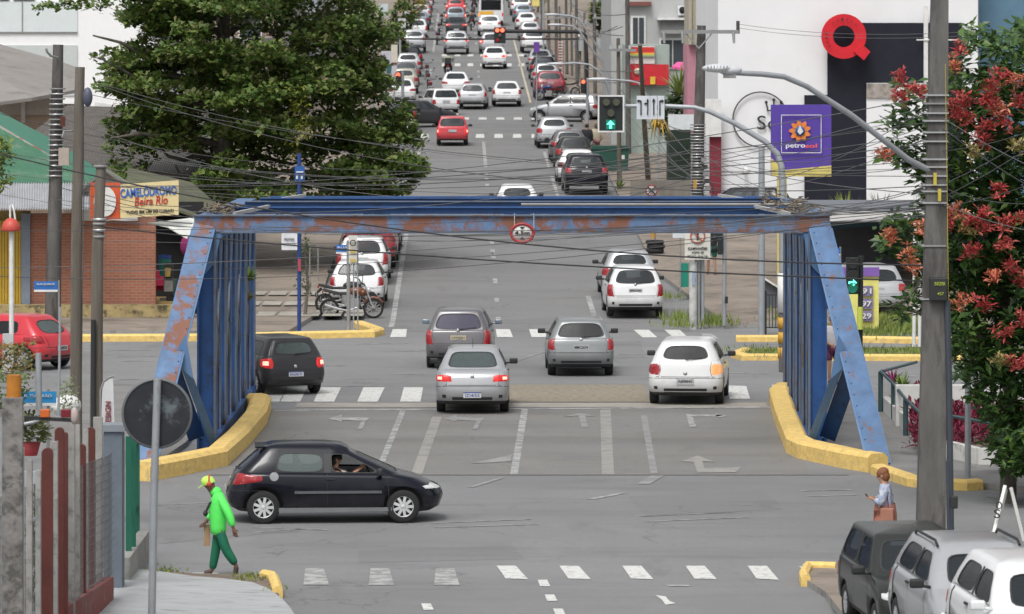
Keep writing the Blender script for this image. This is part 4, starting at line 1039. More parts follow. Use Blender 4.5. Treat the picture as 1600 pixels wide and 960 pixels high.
def board(mb, x0, y0, x1, y1, Y, th=.08, m=0):
    a = P(x0, y1, Y); b = P(x1, y0, Y); mb.bb(a.x, Y, a.z, b.x, Y+th, b.z, m)

# ---- left: market hall of brick with yellow shutter
def brick(name, c1, c2, mortar, sc=1.0):
    m = bpy.data.materials.new(name); m.use_nodes = True; N = m.node_tree.nodes; L = m.node_tree.links; b = N['Principled BSDF']; b.inputs['Roughness'].default_value = .9
    tc = N.new('ShaderNodeTexCoord'); mp = N.new('ShaderNodeMapping'); mp.inputs['Rotation'].default_value = (R(90), 0, 0); L.new(tc.outputs['Object'], mp.inputs[0])
    br = N.new('ShaderNodeTexBrick'); br.inputs['Color1'].default_value = (*c1, 1); br.inputs['Color2'].default_value = (*c2, 1); br.inputs['Mortar'].default_value = (*mortar, 1)
    br.inputs['Scale'].default_value = sc; br.inputs['Mortar Size'].default_value = .012; br.inputs['Brick Width'].default_value = .24; br.inputs['Row Height'].default_value = .085
    L.new(mp.outputs[0], br.inputs['Vector']); ns = N.new('ShaderNodeTexNoise'); ns.inputs['Scale'].default_value = .8; ns.inputs['Detail'].default_value = 5; L.new(tc.outputs['Object'], ns.inputs[0])
    mx = N.new('ShaderNodeMix'); mx.data_type = 'RGBA'; mx.blend_type = 'MULTIPLY'; mx.inputs[0].default_value = .6
    cr = N.new('ShaderNodeMapRange'); cr.inputs[1].default_value = .3; cr.inputs[2].default_value = .7; cr.inputs[3].default_value = .6; cr.inputs[4].default_value = 1.15; L.new(ns.outputs[0], cr.inputs[0])
    L.new(br.outputs[0], mx.inputs[6]); L.new(cr.outputs[0], mx.inputs[7]); L.new(mx.outputs[2], b.inputs['Base Color']); MATS[name] = m; return m
def corrug(name, col, axis='X', scale=9.0, col2=None, amt=.3):
    m = mat(name, col, .6, var=.12, vscale=1.2, col2=col2, c2amt=amt, c2scale=1.1)
    N = m.node_tree.nodes; L = m.node_tree.links; w = N.new('ShaderNodeTexWave'); w.bands_direction = axis; w.inputs['Scale'].default_value = scale
    tc = N.new('ShaderNodeTexCoord'); L.new(tc.outputs['Object'], w.inputs['Vector']); bp = N.new('ShaderNodeBump'); bp.inputs['Strength'].default_value = .8; bp.inputs['Distance'].default_value = .04
    L.new(w.outputs['Fac'], bp.inputs['Height']); L.new(bp.outputs[0], N['Principled BSDF'].inputs['Normal']); return m
m_brick = brick('brick_salmon', (.42,.16,.10), (.36,.13,.08), (.36,.24,.19))
hall = thing('market_hall', 'brick market hall with a yellow shutter and rusty green tin roof at the left', 'building', P(100, 505, 143.5))
mb = MB(); a = P(47, 500, 143.5); b = P(243, 334, 143.5); mb.bb(a.x, 143.5, -.05, b.x, 143.75, b.z); mb.build('wall', [m_brick], hall)
mb = MB(); a = P(-90, 500, 143.7); b = P(47, 330, 143.7); mb.bb(a.x, 143.7, -.05, b.x, 143.9, b.z); mb.build('wall', [mat('wall_ochre', (.42,.32,.12), .85)], hall)
mb = MB(); a = P(-70, 500, 143.5); b = P(33, 345, 143.5); mb.bb(a.x, 143.55, .0, b.x, 143.65, b.z)
for k in range(24): x = a.x+(b.x-a.x)*(k+.5)/24; mb.bb(x-.025, 143.5, .0, x+.025, 143.56, b.z)
mb.build('shutter', [mat('shutter_yellow', (.62,.42,.05), .55, var=.1)], hall)
mb = MB(); a = P(33, 500, 143.4); b = P(47, 334, 143.4); mb.bb(a.x, 143.4, 0, b.x, 143.6, b.z); mb.build('pillar', [mat('pillar_bluegrey', (.22,.26,.33), .7)], hall)
mb = MB(); a = P(95, 512, 142.6); b = P(292, 494, 142.6); mb.bb(-16.5, 142.6, 0, b.x, 143.3, .48); mb.build('plinth', [mat('plinth_stained', (.42,.33,.16), .9, var=.25, vscale=2, col2=(.10,.085,.05), c2amt=.4, c2scale=2.2, bump=.5)], hall)
mb = MB(); n = 60
for k in range(n):
    x = -92+k*(232)/n; mb.v; 
    q = [P(x, 329, 141.8), P(x+232/n, 329, 141.8), P(x+232/n, 288, 144.2), P(x, 288, 144.2)]
    zz = .05 if k % 2 else 0
    mb.add([q[0]+Vector((0,0,0)), (q[0]+q[1])/2+Vector((0,0,.07)), q[1], q[2], (q[2]+q[3])/2+Vector((0,0,.07)), q[3]], [(0,1,4,5),(1,2,3,4)], 0, False)
mb.build('awning', [mat('awning_tin', (.44,.45,.47), .55, var=.15, vscale=2)], hall)
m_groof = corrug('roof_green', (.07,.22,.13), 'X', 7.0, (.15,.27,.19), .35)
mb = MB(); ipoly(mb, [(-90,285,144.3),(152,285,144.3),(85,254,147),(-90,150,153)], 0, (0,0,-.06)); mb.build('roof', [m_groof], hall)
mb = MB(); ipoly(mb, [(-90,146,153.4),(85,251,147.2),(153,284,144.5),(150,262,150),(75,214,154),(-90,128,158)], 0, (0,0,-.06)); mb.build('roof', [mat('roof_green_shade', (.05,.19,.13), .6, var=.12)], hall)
mb = MB(); mb.bar(P(-90,150,152.9), P(86,254,146.9), .42, .05); mb.build('ridge_flashing', [mat('flashing_rusty', (.28,.25,.22), .8, var=.2, col2=(.25,.08,.04), c2amt=.42, c2scale=1.6, c2edge=.03)], hall)
mb = MB(); ipoly(mb, [(126,345,143.3),(126,300,143.3),(165,270,143.3),(215,298,143.3),(215,345,143.3)], 0, (0,.2,0)); mb.build('gable', [mat('gable_white', (.58,.58,.56), .8)], hall)
mb = MB(); mb.bar(P(122,300,143.2), P(166,266,143.2), .7, .07); mb.bar(P(166,266,143.2), P(222,302,143.2), .7, .07); mb.build('gable_roof', [mat('gable_roof_grey', (.19,.20,.17), .8)], hall)
# the dark stall next to it with hanging goods
stall = thing('market_stall', 'dark open stall hung with clothes and goods right of the brick wall', 'stall', P(270, 500, 145))
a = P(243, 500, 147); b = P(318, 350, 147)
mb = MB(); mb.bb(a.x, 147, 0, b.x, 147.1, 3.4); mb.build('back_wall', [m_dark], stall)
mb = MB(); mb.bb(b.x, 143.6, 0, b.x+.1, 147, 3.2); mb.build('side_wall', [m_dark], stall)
mb = MB(); mb.bb(a.x, 143.8, .45, b.x, 146.9, .5); mb.build('counter', [mat('wood_ochre', (.30,.20,.07), .8)], stall)
random.seed(5)
NM = {(.35,.02,.06):'crimson',(.02,.05,.18):'navy blue',(.30,.20,.06):'ochre',(.06,.10,.09):'dark green',(.25,.24,.23):'grey',(.03,.03,.03):'black',(.02,.12,.10):'teal'}
for k in range(16):
    x = random.uniform(246, 300); y = random.uniform(395, 480); w = random.uniform(.15,.4); h = random.uniform(.2,.6); q = P(x, y, 144+random.uniform(0, 2))
    c = random.choice([(.35,.02,.06),(.02,.05,.18),(.30,.20,.06),(.06,.10,.09),(.25,.24,.23),(.03,.03,.03),(.02,.12,.10)])
    mb = MB(); n_ = 5; mb.add([(q.x-w/2,q.y,q.z+h/2),(q.x-w*.15,q.y-.03,q.z+h*.55),(q.x+w*.15,q.y-.03,q.z+h*.55),(q.x+w/2,q.y,q.z+h/2),(q.x+w*.4,q.y-.05,q.z-h/2),(q.x-w*.4,q.y-.05,q.z-h/2)], [(0,1,2,3,4,5)])
    tag(mb.build('garment', [mat('cloth_%d%d%d' % tuple(int(v*100) for v in c), c, .9)]), f'{NM[c]} garment, {ORD[k] if k < 15 else "last"} piece of goods hung inside the dark market stall', 'clothes', 'goods hanging in the dark stall')
tp = tag((lambda mb: (ipoly(mb, [(232,350,141.5),(318,340,142.5),(292,374,140.5),(262,356,141)], 0, (0,0,.03)), mb.build('tarpaulin', [mat('tarp_white', (.62,.64,.60), .7)]))[1])(MB()), 'white tarpaulin stretched over the stall entrance', 'tarpaulin')
tag((lambda mb: (mb.ell(P(291,384,143), (.2,.15,.3), 7, 5), mb.build('cloth_bundle', [mat('magenta_cloth', (.22,.02,.11), .9)]))[1])(MB()), 'magenta cloth bundle hanging at the stall corner', 'cloth')
mb = MB(); ipoly(mb, [(196,300,146),(330,345,146),(345,325,152),(300,285,156),(200,262,156)], 0, (0,0,-.08))
tag(mb.build('shed_roof', [mat('roof_mossy', (.12,.12,.08), .9, var=.3, col2=(.07,.09,.04), c2amt=.4)]), 'mossy low roof between the cream sign and the bridge', 'roof')
# signs on the hall
sg = thing('shop_sign', 'cream signboard lettered CAMELÓDROMO Beira Rio beside the left poles', 'sign', P(233, 340, 141))
mb = MB(); ipoly(mb, [(188,341,141),(279,336,141),(279,282,141),(188,289,141)], 0, (0,.1,0)); mb.build('panel', [mat('sign_cream', (.72,.60,.32), .6, var=.06)], sg)
tl = R(4)
letters('CAMELÓDROMO', 1.66, .33, P(232,298,140.98), sg, mat('letter_blue', (.03,.14,.50), .5), rot=(R(90),-tl,0), bold=.025)
letters('Beira Rio', .98, .25, P(236,314,140.98), sg, mat('letter_red', (.50,.04,.03), .5), rot=(R(90),-tl,0), shear=.2, bold=.01)
letters('TUDO EM UM SÓ LUGAR!', 1.40, .11, P(234,330,140.98), sg, m_black, rot=(R(90),-tl*.6,0), bold=.02)
sg = thing('emblem_sign', 'orange red board with a white oval hung on the white gable', 'sign', P(164, 343, 141.2))
mb = MB(); board(mb, 141, 286, 188, 343, 141.2, .08); mb.build('panel', [mat('sign_orange', (.62,.10,.03), .6)], sg)
mb = MB(); c = P(164,315,141.15); mb.lathe([(.001,0),(.33,0),(.33,.02),(.001,.02)], c, 24, 0, Matrix.Rotation(R(90),3,'X') @ Matrix.Diagonal((1,1.35,1)), False); mb.build('oval', [mat('sign_white2', (.72,.72,.70), .6)], sg)

# ---- left background: white warehouse, grey sheds
wh = thing('warehouse', 'big white warehouse wall behind the big tree at the top left', 'building', P(80, 160, 216))
a = P(-140, 190, 216); b = P(240, -60, 216); mb = MB(); mb.bb(a.x, 216, 2, b.x, 240, 13.5); mb.build('wall', [mat('wall_bright', (.82,.83,.84), .85, var=.03)], wh)
mb = MB(); board(mb, -140, 3, 121, 50, 215.94, .05); mb.build('wall_panel', [mat('panel_pale', (.62,.68,.69), .7, var=.04)], wh)
mb = MB(); board(mb, -140, 71, 121, 150, 215.94, .05); mb.build('wall_panel', [mat('panel_pale2', (.50,.54,.54), .7, var=.05)], wh)
mb = MB(); board(mb, -140, 50, 121, 51.5, 215.9, .05); mb.build('ledge', [mat('ledge_grey', (.22,.22,.22), .7)], wh)
mb = MB(); board(mb, 34, 3, 35.5, 50, 215.9, .03); mb.build('joint', [MATS['ledge_grey']], wh)
for x0 in (-60, -20, 20): mb = MB(); board(mb, x0, -12, x0+34, 1, 215.9, .03); mb.build('window', [m_win], wh)
shed = thing('grey_shed', 'shed with a broad grey fibre cement roof below the white warehouse', 'building', P(40, 200, 180))
m_fib = mat('fibre_cement', (.24,.225,.21), .9, var=.12, vscale=.6, col2=(.17,.16,.15), c2amt=.3, c2scale=.8, stretch=(1,1,1))
mb = MB(); ipoly(mb, [(-140,30,200),(85,93,198),(128,108,196),(122,140,183),(50,153,181),(-140,178,179)], 0, (0,0,-.12)); mb.build('roof', [m_fib], shed)
a = P(-140, 230, 184); b = P(100, 150, 184); mb = MB(); mb.bb(a.x, 184, 1, b.x, 190, 5.7); mb.build('wall', [mat('wall_tan', (.42,.33,.26), .9, var=.1)], shed)
mb = MB(); a = P(-140, 172, 183.8); b = P(92, 152, 183.8); mb.bb(a.x, 183.8, P(0,180,183.8).z, b.x, 183.95, P(0,152,183.8).z); mb.build('fascia', [mat('fascia_pale', (.50,.47,.44), .8)], shed)
mb = MB(); board(mb, 33, 150, 39, 192, 183.6, .1); mb.build('downpipe', [m_frame_w], shed)
rs = thing('tiled_shed', 'low building with a dark brown tiled roof behind the green tin roof', 'building', P(200, 330, 165))
mb = MB(); ipoly(mb, [(40,215,176),(105,165,180),(330,172,180),(400,300,160),(60,300,160)], 0, (0,0,-.12)); mb.build('roof', [corrug('roof_brown', (.115,.10,.088), 'X', 4.0, (.08,.07,.06), .4)], rs)
mb = MB(); a = P(170,345,161); b = P(395,298,161); mb.bb(a.x, 161, .5, b.x, 162, b.z); mb.build('wall', [mat('wall_grey_old', (.22,.21,.19), .9)], rs)
mb = MB(); ipoly(mb, [(148,160,181),(205,168,181),(200,176,181),(148,172,181)], 0, (0,.3,0)); mb.build('eave', [m_frame_w], rs)

# ---- right: white commercial block with black facade and Q ring
blk = thing('white_block', 'large white windowless block with a charcoal facade panel at the right', 'building', P(1320, 320, 185))
a = P(1122, 330, 185); b = P(1528, -60, 185)
mb = MB(); mb.bb(a.x, 185, .8, b.x, 207, 13); mb.build('wall', [m_wall_w], blk)
m_char = mat('facade_charcoal', (.020,.021,.032), .8, var=.12, spec=.2)
mb = MB()
board(mb, 1293, 36, 1443, 400, 184.8, .15)
mb.build('facade_panel', [m_char], blk)
mb = MB(); board(mb, 1451, 36, 1503, 400, 184.8, .15); mb.build('facade_panel', [m_char], blk)
mb = MB(); ipoly(mb, [(1257,400,184.85),(1257,149,184.85),(1292.8,149,184.85),(1292.8,400,184.85)], 0, (0,.12,0)); mb.build('facade_panel', [m_char], blk)
mb = MB(); board(mb, 1354, 130, 1442, 345, 184.7, .12); mb.build('shop_front', [m_wall_w], blk)
mb = MB(); board(mb, 1354, 131, 1400, 153, 184.62, .06); mb.build('window', [mat('transom', (.33,.30,.27), .3, var=.5, vscale=3)], blk)
mb = MB(); board(mb, 1443.5, 10, 1450, 330, 184.6, .12); mb.build('pilaster', [m_frame_w], blk)
mb = MB(); board(mb, 1432, 61.5, 1500, 63.5, 184.55, .05); mb.build('trim', [m_frame_w], blk)
for x, y0_, y1_ in ((1111, 82, 90),): pass
ring = thing('ring_sign', 'big red ring shaped letter Q sign with small dark lettering', 'sign', P(1318, 92, 184))
c = P(1318, 57, 184.3); k = 184.3/7500; M = Matrix.Rotation(R(90), 3, 'X')
mb = MB(); mb.lathe([(17*k,0),(35*k,0),(35*k,.22),(17*k,.22),(17*k,0)], c, 48, 0, M, False); mb.build('ring', [mat('sign_bright_red', (.62,.012,.025), .45)], ring)
mb = MB(); ipoly(mb, [(1334,81,183.95),(1349,71,183.95),(1360,81,183.95),(1350,94.5,183.95)], 0, (0,.25,0)); mb.build('tail', [MATS['sign_bright_red']], ring)
txt = 'QUISAO PRATOS CAFES E'; 
for i, ch in enumerate('QUISAO'):
    an = R(128-i*17); r = 26.5
    letters(ch, 3.2*k, 4.2*k, P(1318+r*math.cos(an), 57-r*math.sin(an), 183.98), ring, m_black, rot=(R(90), -(an-R(90)), 0), name='letter')
for i, ch in enumerate('CAFE'):
    an = R(215-i*15); r = 26.5
    letters(ch, 3.2*k, 4.2*k, P(1318+r*math.cos(an), 57-r*math.sin(an), 183.98), ring, m_black, rot=(R(90), -(an-R(90)), 0), name='letter')
cs = thing('circle_sign', 'thin black circle sign with crown and letters So on the white wall', 'sign', P(1210, 232, 184.6))
mb = MB(); mb.lathe([(42*k,0),(44*k,0),(44*k,.04),(42*k,.04),(42*k,0)], P(1188,187,184.9), 56, 0, M, False); mb.build('circle', [m_black], cs)
letters('So', 34*k, 22*k, P(1200,192,184.9), cs, m_black, name='lettering')
mb = MB()
for dx, dy in ((-9,0),(0,-4),(9,0)): mb.tube([P(1209+dx,172,184.9), P(1209+dx*1.3,162+dy,184.9)], .03, 5); mb.ell(P(1209+dx*1.3,160+dy,184.9), (.06,.02,.06), 8, 5)
mb.bar(P(1198,173,184.9), P(1222,173,184.9), .03, .05); mb.build('crown', [m_black], cs)
mb = MB()
bb_ = thing('blue_building', 'plain blue grey building at the top right behind the flowering tree', 'building', P(1570, 250, 188))
a = P(1530, 300, 188); b = P(1760, -60, 188); mb.bb(a.x, 188, .8, b.x, 210, 12.8); mb.build('wall', [mat('wall_bluegrey', (.11,.21,.30), .85, var=.15, vscale=.7)], bb_)
mb = MB(); board(mb, 1524.5, -60, 1530, 130, 187.9, .2); mb.build('corner_trim', [MATS['pillar_bluegrey']], bb_)
for k_, (x, y, w) in enumerate(((1180, 268, 14), (1237, 263, 10), (1262, 262, 12))): pass
tag((lambda mb: (mb.lathe([(.001,0),(.13,.02),(.15,.12),(.10,.24),(.001,.26)], P(1166,273,183.5), 14, 0), mb.bb(P(1166,268,183.5).x-.05, 183.4, P(0,268,183).z, P(1166,268,183.5).x+.05, 184.9, P(0,268,183).z+.1), mb.build('security_camera', [m_frame_w]))[2])(MB()), 'white dome security camera low on the white wall', 'camera')
# ---- cream concrete column and pink strip, AC, grey houses
gh = thing('grey_house', 'pale grey two storey house with white framed windows left of the cream pilaster', 'building', P(1020, 190, 235))
a = P(955, 260, 236); b = P(1080, -50, 236); mb = MB(); mb.bb(a.x, 236, 2, b.x, 262, 14); mb.build('wall', [mat('wall_palegrey', (.42,.43,.43), .9, var=.08, vscale=.7, col2=(.30,.30,.29), c2amt=.2)], gh)
mb = MB(); board(mb, 977, 3, 1018, 9, 235.6, .5); mb.build('ledge', [mat('ledge_redbrown', (.20,.07,.06), .8)], gh)
for x0, y0_, x1, y1_ in ((986,25,1009,72),(1030,60,1072,108),(1004,-30,1014,-5)):
    mb = MB(); board(mb, x0, y0_, x1, y1_, 235.9, .1); f = mb.build('window', [m_frame_w], gh)
    mb = MB(); board(mb, x0+3, y0_+3, (x0+x1)/2-1, y1_-3, 235.85, .04); mb.build('pane', [m_win], f); mb = MB(); board(mb, (x0+x1)/2+1, y0_+3, x1-3, y1_-3, 235.85, .04); mb.build('pane', [m_win], f)
mb = MB(); board(mb, 1033, 31, 1074, 50, 235.4, .7); mb.build('awning', [mat('awning_grey', (.14,.14,.145), .7)], gh)
mb = MB(); board(mb, 1027, 28, 1078, 31.5, 235.2, .9); mb.build('awning_edge', [m_frame_w], gh)
ac = thing('air_conditioner', 'white air conditioner box with a round dark fan on the grey house', 'air conditioner', P(1067, 24, 235))
mb = MB(); board(mb, 1059.5, 9, 1075, 24, 235.3, .6); mb.build('case', [m_wall_w], ac); mb = MB(); mb.lathe([(.001,0),(.17,0),(.17,.02),(.001,.02)], P(1066.5,16,235.27), 18, 0, M); mb.build('fan', [m_dark], ac)
pl_ = thing('cream_pilaster', 'tall stained cream pilaster at the left end of the white block', 'pilaster', P(1090, 300, 210))
mb = MB(); a = P(1076,70,209.5); b = P(1104,-60,209.5); mb.bb(a.x, 209.5, a.z, b.x, 215, b.z)
for x in (1080, 1087, 1094, 1100): q = P(x,70,209.4); mb.bb(q.x-.03, 209.4, a.z, q.x+.03, 209.6, b.z)
mb.build('shaft', [mat('pilaster_cream', (.44,.41,.33), .9, var=.18, vscale=1.2, col2=(.26,.24,.19), c2amt=.3, c2scale=1.0, stretch=(1,1,.3))], pl_)
mb = MB(); a = P(1074,210,209.8); b = P(1105,70,209.8); mb.bb(a.x, 209.8, a.z, b.x, 215, b.z); mb.build('pink_panel', [mat('pink_wall', (.50,.24,.30), .85, var=.08)], pl_)
mb = MB(); a = P(1109,330,184.5); b = P(1127,214,184.5); mb.bb(a.x, 184.5, .8, b.x, 184.95, b.z); mb.build('wall_panel', [mat('panel_maroon', (.20,.02,.035), .7)], blk)
mb = MB(); mb.bb(P(1102,214,184.3).x, 184.3, P(0,214,184.3).z, P(1127,0,184.3).x, 184.6, P(0,155,184.3).z); tag(mb.build('meter_box', [m_frame_w]), 'white box sign above the maroon panel', 'box')
rsn = thing('red_shop', 'small shop with a red front and rainbow striped sign below the grey house', 'building', P(1010, 150, 228))
mb = MB(); a = P(976,180,229); b = P(1046,70,229); mb.bb(a.x, 229, 2.5, b.x, 234, b.z); mb.build('wall', [mat('wall_greenish', (.33,.40,.37), .85)], rsn)
mb = MB(); board(mb, 980, 72, 1023, 100, 228.8, .1); mb.build('signboard', [mat('sign_pale2', (.60,.63,.62), .6)], rsn)
for y0_, c in ((74,(.60,.03,.03)),(78,(.60,.03,.03)),(82,(.72,.22,.05)),(84,(.75,.60,.1)),(86.5,(.35,.5,.25))):
    mb = MB(); board(mb, 981, y0_, 1022.5, y0_+4 if y0_ < 81 else y0_+2, 228.7, .08); mb.build('stripe', [mat('stripe%d' % int(y0_), c, .6)], rsn)
mb = MB(); board(mb, 977, 101, 1045, 133, 228.6, .2); mb.build('fascia', [mat('fascia_red', (.55,.02,.03), .6)], rsn)
mb = MB(); mb.lathe([(.001,0),(.16,0),(.16,.02),(.001,.02)], P(996,112,228.55), 16, 0, M); mb.build('badge', [mat('badge_cream', (.65,.60,.45), .6)], rsn)
mb = MB(); board(mb, 1016, 120, 1024, 132, 228.5, .03); mb.build('badge', [mat('badge_yellow', (.70,.45,.05), .6)], rsn)
tag((lambda mb: (ipoly(mb, [(1050,104,222),(1058,97,224),(1080,97,224),(1072,108,222)], 0, (0,0,-.1)), mb.build('awning', [mat('awning_pink', (.72,.10,.32), .7)]))[1])(MB()), 'bright pink awning left of the pink wall', 'awning')
# low boundary wall and dark shade behind the right pavement
for x0, x1, ytop, ybot, Y, c, lab in ((985,1080,282,306,188,(.20,.185,.16),'low grey brown wall along the pavement behind the no parking sign'),):
    a = P(x0, ybot, Y); b = P(x1, ytop, Y); mb = MB(); mb.bb(a.x, Y, gz(Y)-.1, b.x, Y+.2, b.z); tag(mb.build('low_wall', [mat('wall_low', c, .9, var=.2)]), lab, 'wall')
tag((lambda mb: (mb.bb(P(1045,200,200).x, 200, gz(200), P(1080,200,200).x, 203, P(0,200,200).z), mb.build('dark_kiosk', [mat('kiosk_green', (.02,.035,.025), .9)]))[1])(MB()), 'dark green kiosk in the shade behind the wooden pole', 'kiosk')
tag((lambda mb: (board(mb, 1044, 179, 1084, 203, 199, .1), mb.build('white_signboard', [mat('sign_palegrey', (.60,.64,.66), .6)]))[1])(MB()), 'blank pale signboard above the dark green kiosk', 'sign')
# ---- street frontages
random.seed(21)
cols = [(.40,.39,.37),(.30,.33,.31),(.45,.40,.33),(.24,.25,.27),(.50,.49,.47),(.35,.26,.22),(.28,.31,.35),(.42,.42,.40)]
names = ['first','second','third','fourth','fifth','sixth','seventh','eighth','ninth']
Y = 262
for i in range(9):
    L_ = random.uniform(14, 24); h = random.uniform(5, 9); X0 = sx(11.5+random.uniform(-.4,.6), Y)
    c = cols[i % 8]
    sw = [(u, z, 1.3, 1.4) for u in [1.5+k*3.0 for k in range(int((L_-2)/3.0))] for z in ((1.0, 4.2) if h > 6 else (1.0,))]
    fwn = [(u, z, 1.0, 1.3) for u in (.8, 3.4) for z in ((3.8,) if h < 6 else (2.6, 5.0))]
    box_building('street_house', f'{names[i]} house along the right side of the far street counted from the grey house', X0, X0+16, Y, Y+L_, h, mat('house_r%d' % i, c, .9, var=.12, vscale=.7, col2=tuple(v*.7 for v in c), c2amt=.25), side=-1, side_windows=sw, front_windows=fwn)
    Y += L_+.4
Y = 236
for i in range(9):
    L_ = random.uniform(14, 24); h = random.uniform(4.5, 8.5); X1 = sx(-9.0-random.uniform(0,1.2), Y)
    c = cols[(i*3+2) % 8]
    sw = [(u, z, 1.4, 1.4) for u in [1.5+k*3.0 for k in range(int((L_-2)/3.0))] for z in ((1.0, 4.0) if h > 6 else (1.0,))]
    fwn = [(16-u, z, 1.1, 1.2) for u in (2.2, 4.8) for z in ((3.0,) if h < 6 else (2.2, 4.8))]
    box_building('street_house', f'{names[i]} house along the left side of the far street counted from the big tree', X1-16, X1, Y, Y+L_, h, mat('house_l%d' % i, c, .9, var=.12, vscale=.7, col2=tuple(v*.7 for v in c), c2amt=.25), side=1, side_windows=sw, front_windows=fwn)
    Y += L_+.6
# street boards at the left side of the far street
for i, (x0, y0_, x1, y1_, Y, c, lab) in enumerate(((592,6,606,27,330,(.55,.62,.64),'pale blue banner board left of the far parked cars'),(632,12,641,26,380,(.6,.6,.6),'small white board beside the yellow leaved tree'),(622,29,634,44,345,(.55,.55,.58),'grey white board under the yellow leaved tree'),(596,80,612,99,270,(.5,.5,.55),'grey lilac board near the red traffic light on the left'),
        (611,70,621,98,275,(.6,.57,.48),'cream board next to the grey lilac board'),(612,103,620,116,268,(.5,.5,.55),'small pale sign on the left pavement'),(831,0,843,10,380,(.7,.6,.2),'yellow and white shop sign at the top right of the lanes'),(834,66,843,82,255,(.14,.05,.30),'purple banner at the back of the white parked car'),(604,103,611,115,266,(.03,.12,.13),'dark teal post box on the left pavement'))):
    t = thing('street_board', lab, 'sign', P((x0+x1)/2, y1_, Y)); mb = MB(); board(mb, x0, y0_, x1, y1_, Y, .06); mb.build('panel', [mat('board%d' % i, c, .6, var=.1)], t)
    q = P((x0+x1)/2, y1_, Y); mb = MB(); mb.tube([(q.x, Y+.1, gz(Y)), (q.x, Y+.1, q.z+.1)], .04, 6); mb.build('post', [m_steelg], t)

# ---- fuel station
fs = thing('fuel_station', 'low grey station building with a white edge behind the right truss', 'fuel station', P(1360, 500, 150))
a = P(1295, 346, 152); b = P(1438, 331, 152); mb = MB(); mb.bb(a.x, 152, a.z, b.x+4, 152.2, b.z); mb.build('fascia', [mat('fascia_white', (.66,.66,.65), .7, var=.08)], fs)
mb = MB(); mb.bb(a.x-.9, 152.2, a.z-.05, b.x+4, 165, b.z-.1); mb.build('canopy', [mat('canopy_grey', (.14,.15,.17), .8)], fs)
mb = MB(); ipoly(mb, [(1296,352,158),(1296,326,166),(1440,318,166),(1440,340,158)], 0, (0,0,-.15)); mb.build('roof', [mat('roof_teal', (.055,.12,.17), .7, var=.12)], fs)
mb = MB(); a = P(1300, 420, 160); mb.bb(a.x, 160, gz(160), a.x+6, 160.2, 2.2); mb.build('back_wall', [mat('wall_slate', (.10,.105,.12), .8, var=.1)], fs)
mb = MB()
ps = thing('fuel_brand_sign', 'purple square sign with an orange sun and yellow base band on a yellow post', 'sign', P(1222, 500, 146))
mb = MB(); board(mb, 1205, 164, 1299, 275, 148, .3); mb.build('panel', [mat('sign_purple', (.085,.045,.33), .5, var=.06)], ps)
mb = MB(); ipoly(mb, [(1205,276,147.96),(1299,276,147.96),(1299,259,147.96),(1225,266,147.96),(1205,247,147.96)], 0, (0,.03,0)); mb.build('band', [mat('sign_yellow', (.62,.52,.15), .5)], ps)
mb = MB(); fr = [(1221,180),(1283,180),(1283,239),(1221,239)]
for q0, q1 in zip(fr, fr[1:]+fr[:1]): mb.bar(P(*q0, 147.93), P(*q1, 147.93), .02, .022, up=(0,1,0))
mb.build('border', [m_frame_w], ps)
m_or = mat('sun_orange', (.72,.22,.05), .5); c = P(1250,205,147.92)
mb = MB()
for k_ in range(9):
    an = 2*math.pi*k_/9+.3; u = Vector((math.cos(an), 0, math.sin(an))); v = Vector((-math.sin(an), 0, math.cos(an)))
    mb.prism([c+u*.12-v*.05, c+u*.22-v*.085, c+u*.33-v*.03, c+u*.34+v*.03, c+u*.22+v*.085, c+u*.12+v*.05], (0,.02,0), 0)
mb.build('sun', [m_or], ps)
mb = MB(); mb.lathe([(.001,0),(.15,0),(.15,.02),(.001,.02)], P(1250,205,147.9), 24, 0, M); mb.build('sun_centre', [mat('sun_blue', (.03,.10,.30), .5)], ps)
mb = MB(); mb.prism([P(1250,196,147.86), P(1255,206,147.86), P(1250,211,147.86), P(1246,206,147.86)], (0,.02,0)); mb.build('drop', [m_frame_w], ps)
letters('petro', .60, .17, P(1243,229,147.9), ps, m_frame_w, bold=.02); letters('sol', .36, .13, P(1267.5,228,147.9), ps, mat('letter_orange', (.75,.10,.05), .5), bold=.02)
q = P(1222, 275, 148.05); mb = MB(); mb.bb(q.x-.15, 148, gz(148), q.x+.15, 148.25, q.z+.02); mb.build('post', [MATS['sign_yellow']], ps)
pt = thing('price_totem', 'yellow fuel price board with a purple head and three price boxes', 'sign', P(1345, 530, 136.5))
mb = MB(); ipoly(mb, [(1318,528,136.5),(1373,524,136.5),(1373,419,136.5),(1304,424,136.5),(1304,440,136.5)], 0, (0,.2,0)); mb.build('panel', [mat('totem_yellow', (.74,.70,.20), .5)], pt)
mb = MB(); board(mb, 1303, 418, 1374, 432, 136.42, .05); mb.build('head', [mat('totem_purple', (.20,.10,.38), .5)], pt)
for (y, s_) in ((455,'91'),(475,'97'),(494,'29')):
    mb = MB(); board(mb, 1344, y-8, 1364, y+8, 136.4, .05); bx_ = mb.build('price_box', [mat('price_bg', (.20,.17,.30), .5)], pt)
    letters(s_, .28, .16, P(1354,y,136.37), bx_, m_frame_w, bold=.02, world=True)
car('suv', 'silver', (G(1352,498)+Vector((0,1,0))), R(8), 'silver suv parked behind the yellow fuel price board', detail=1)
car('hatch', 'black', (G(1156,354)+Vector((0,.5,0))), R(72), 'dark car with its roof showing above the right part of the bridge', detail=1)
q = G(1120, 330)
tag((lambda mb: (mb.box(P(1099,325,170), (.5,.4,1.0)), mb.build('concrete_post', [m_conc]))[1])(MB()), 'short stained concrete post at the foot of the wooden pole', 'post')

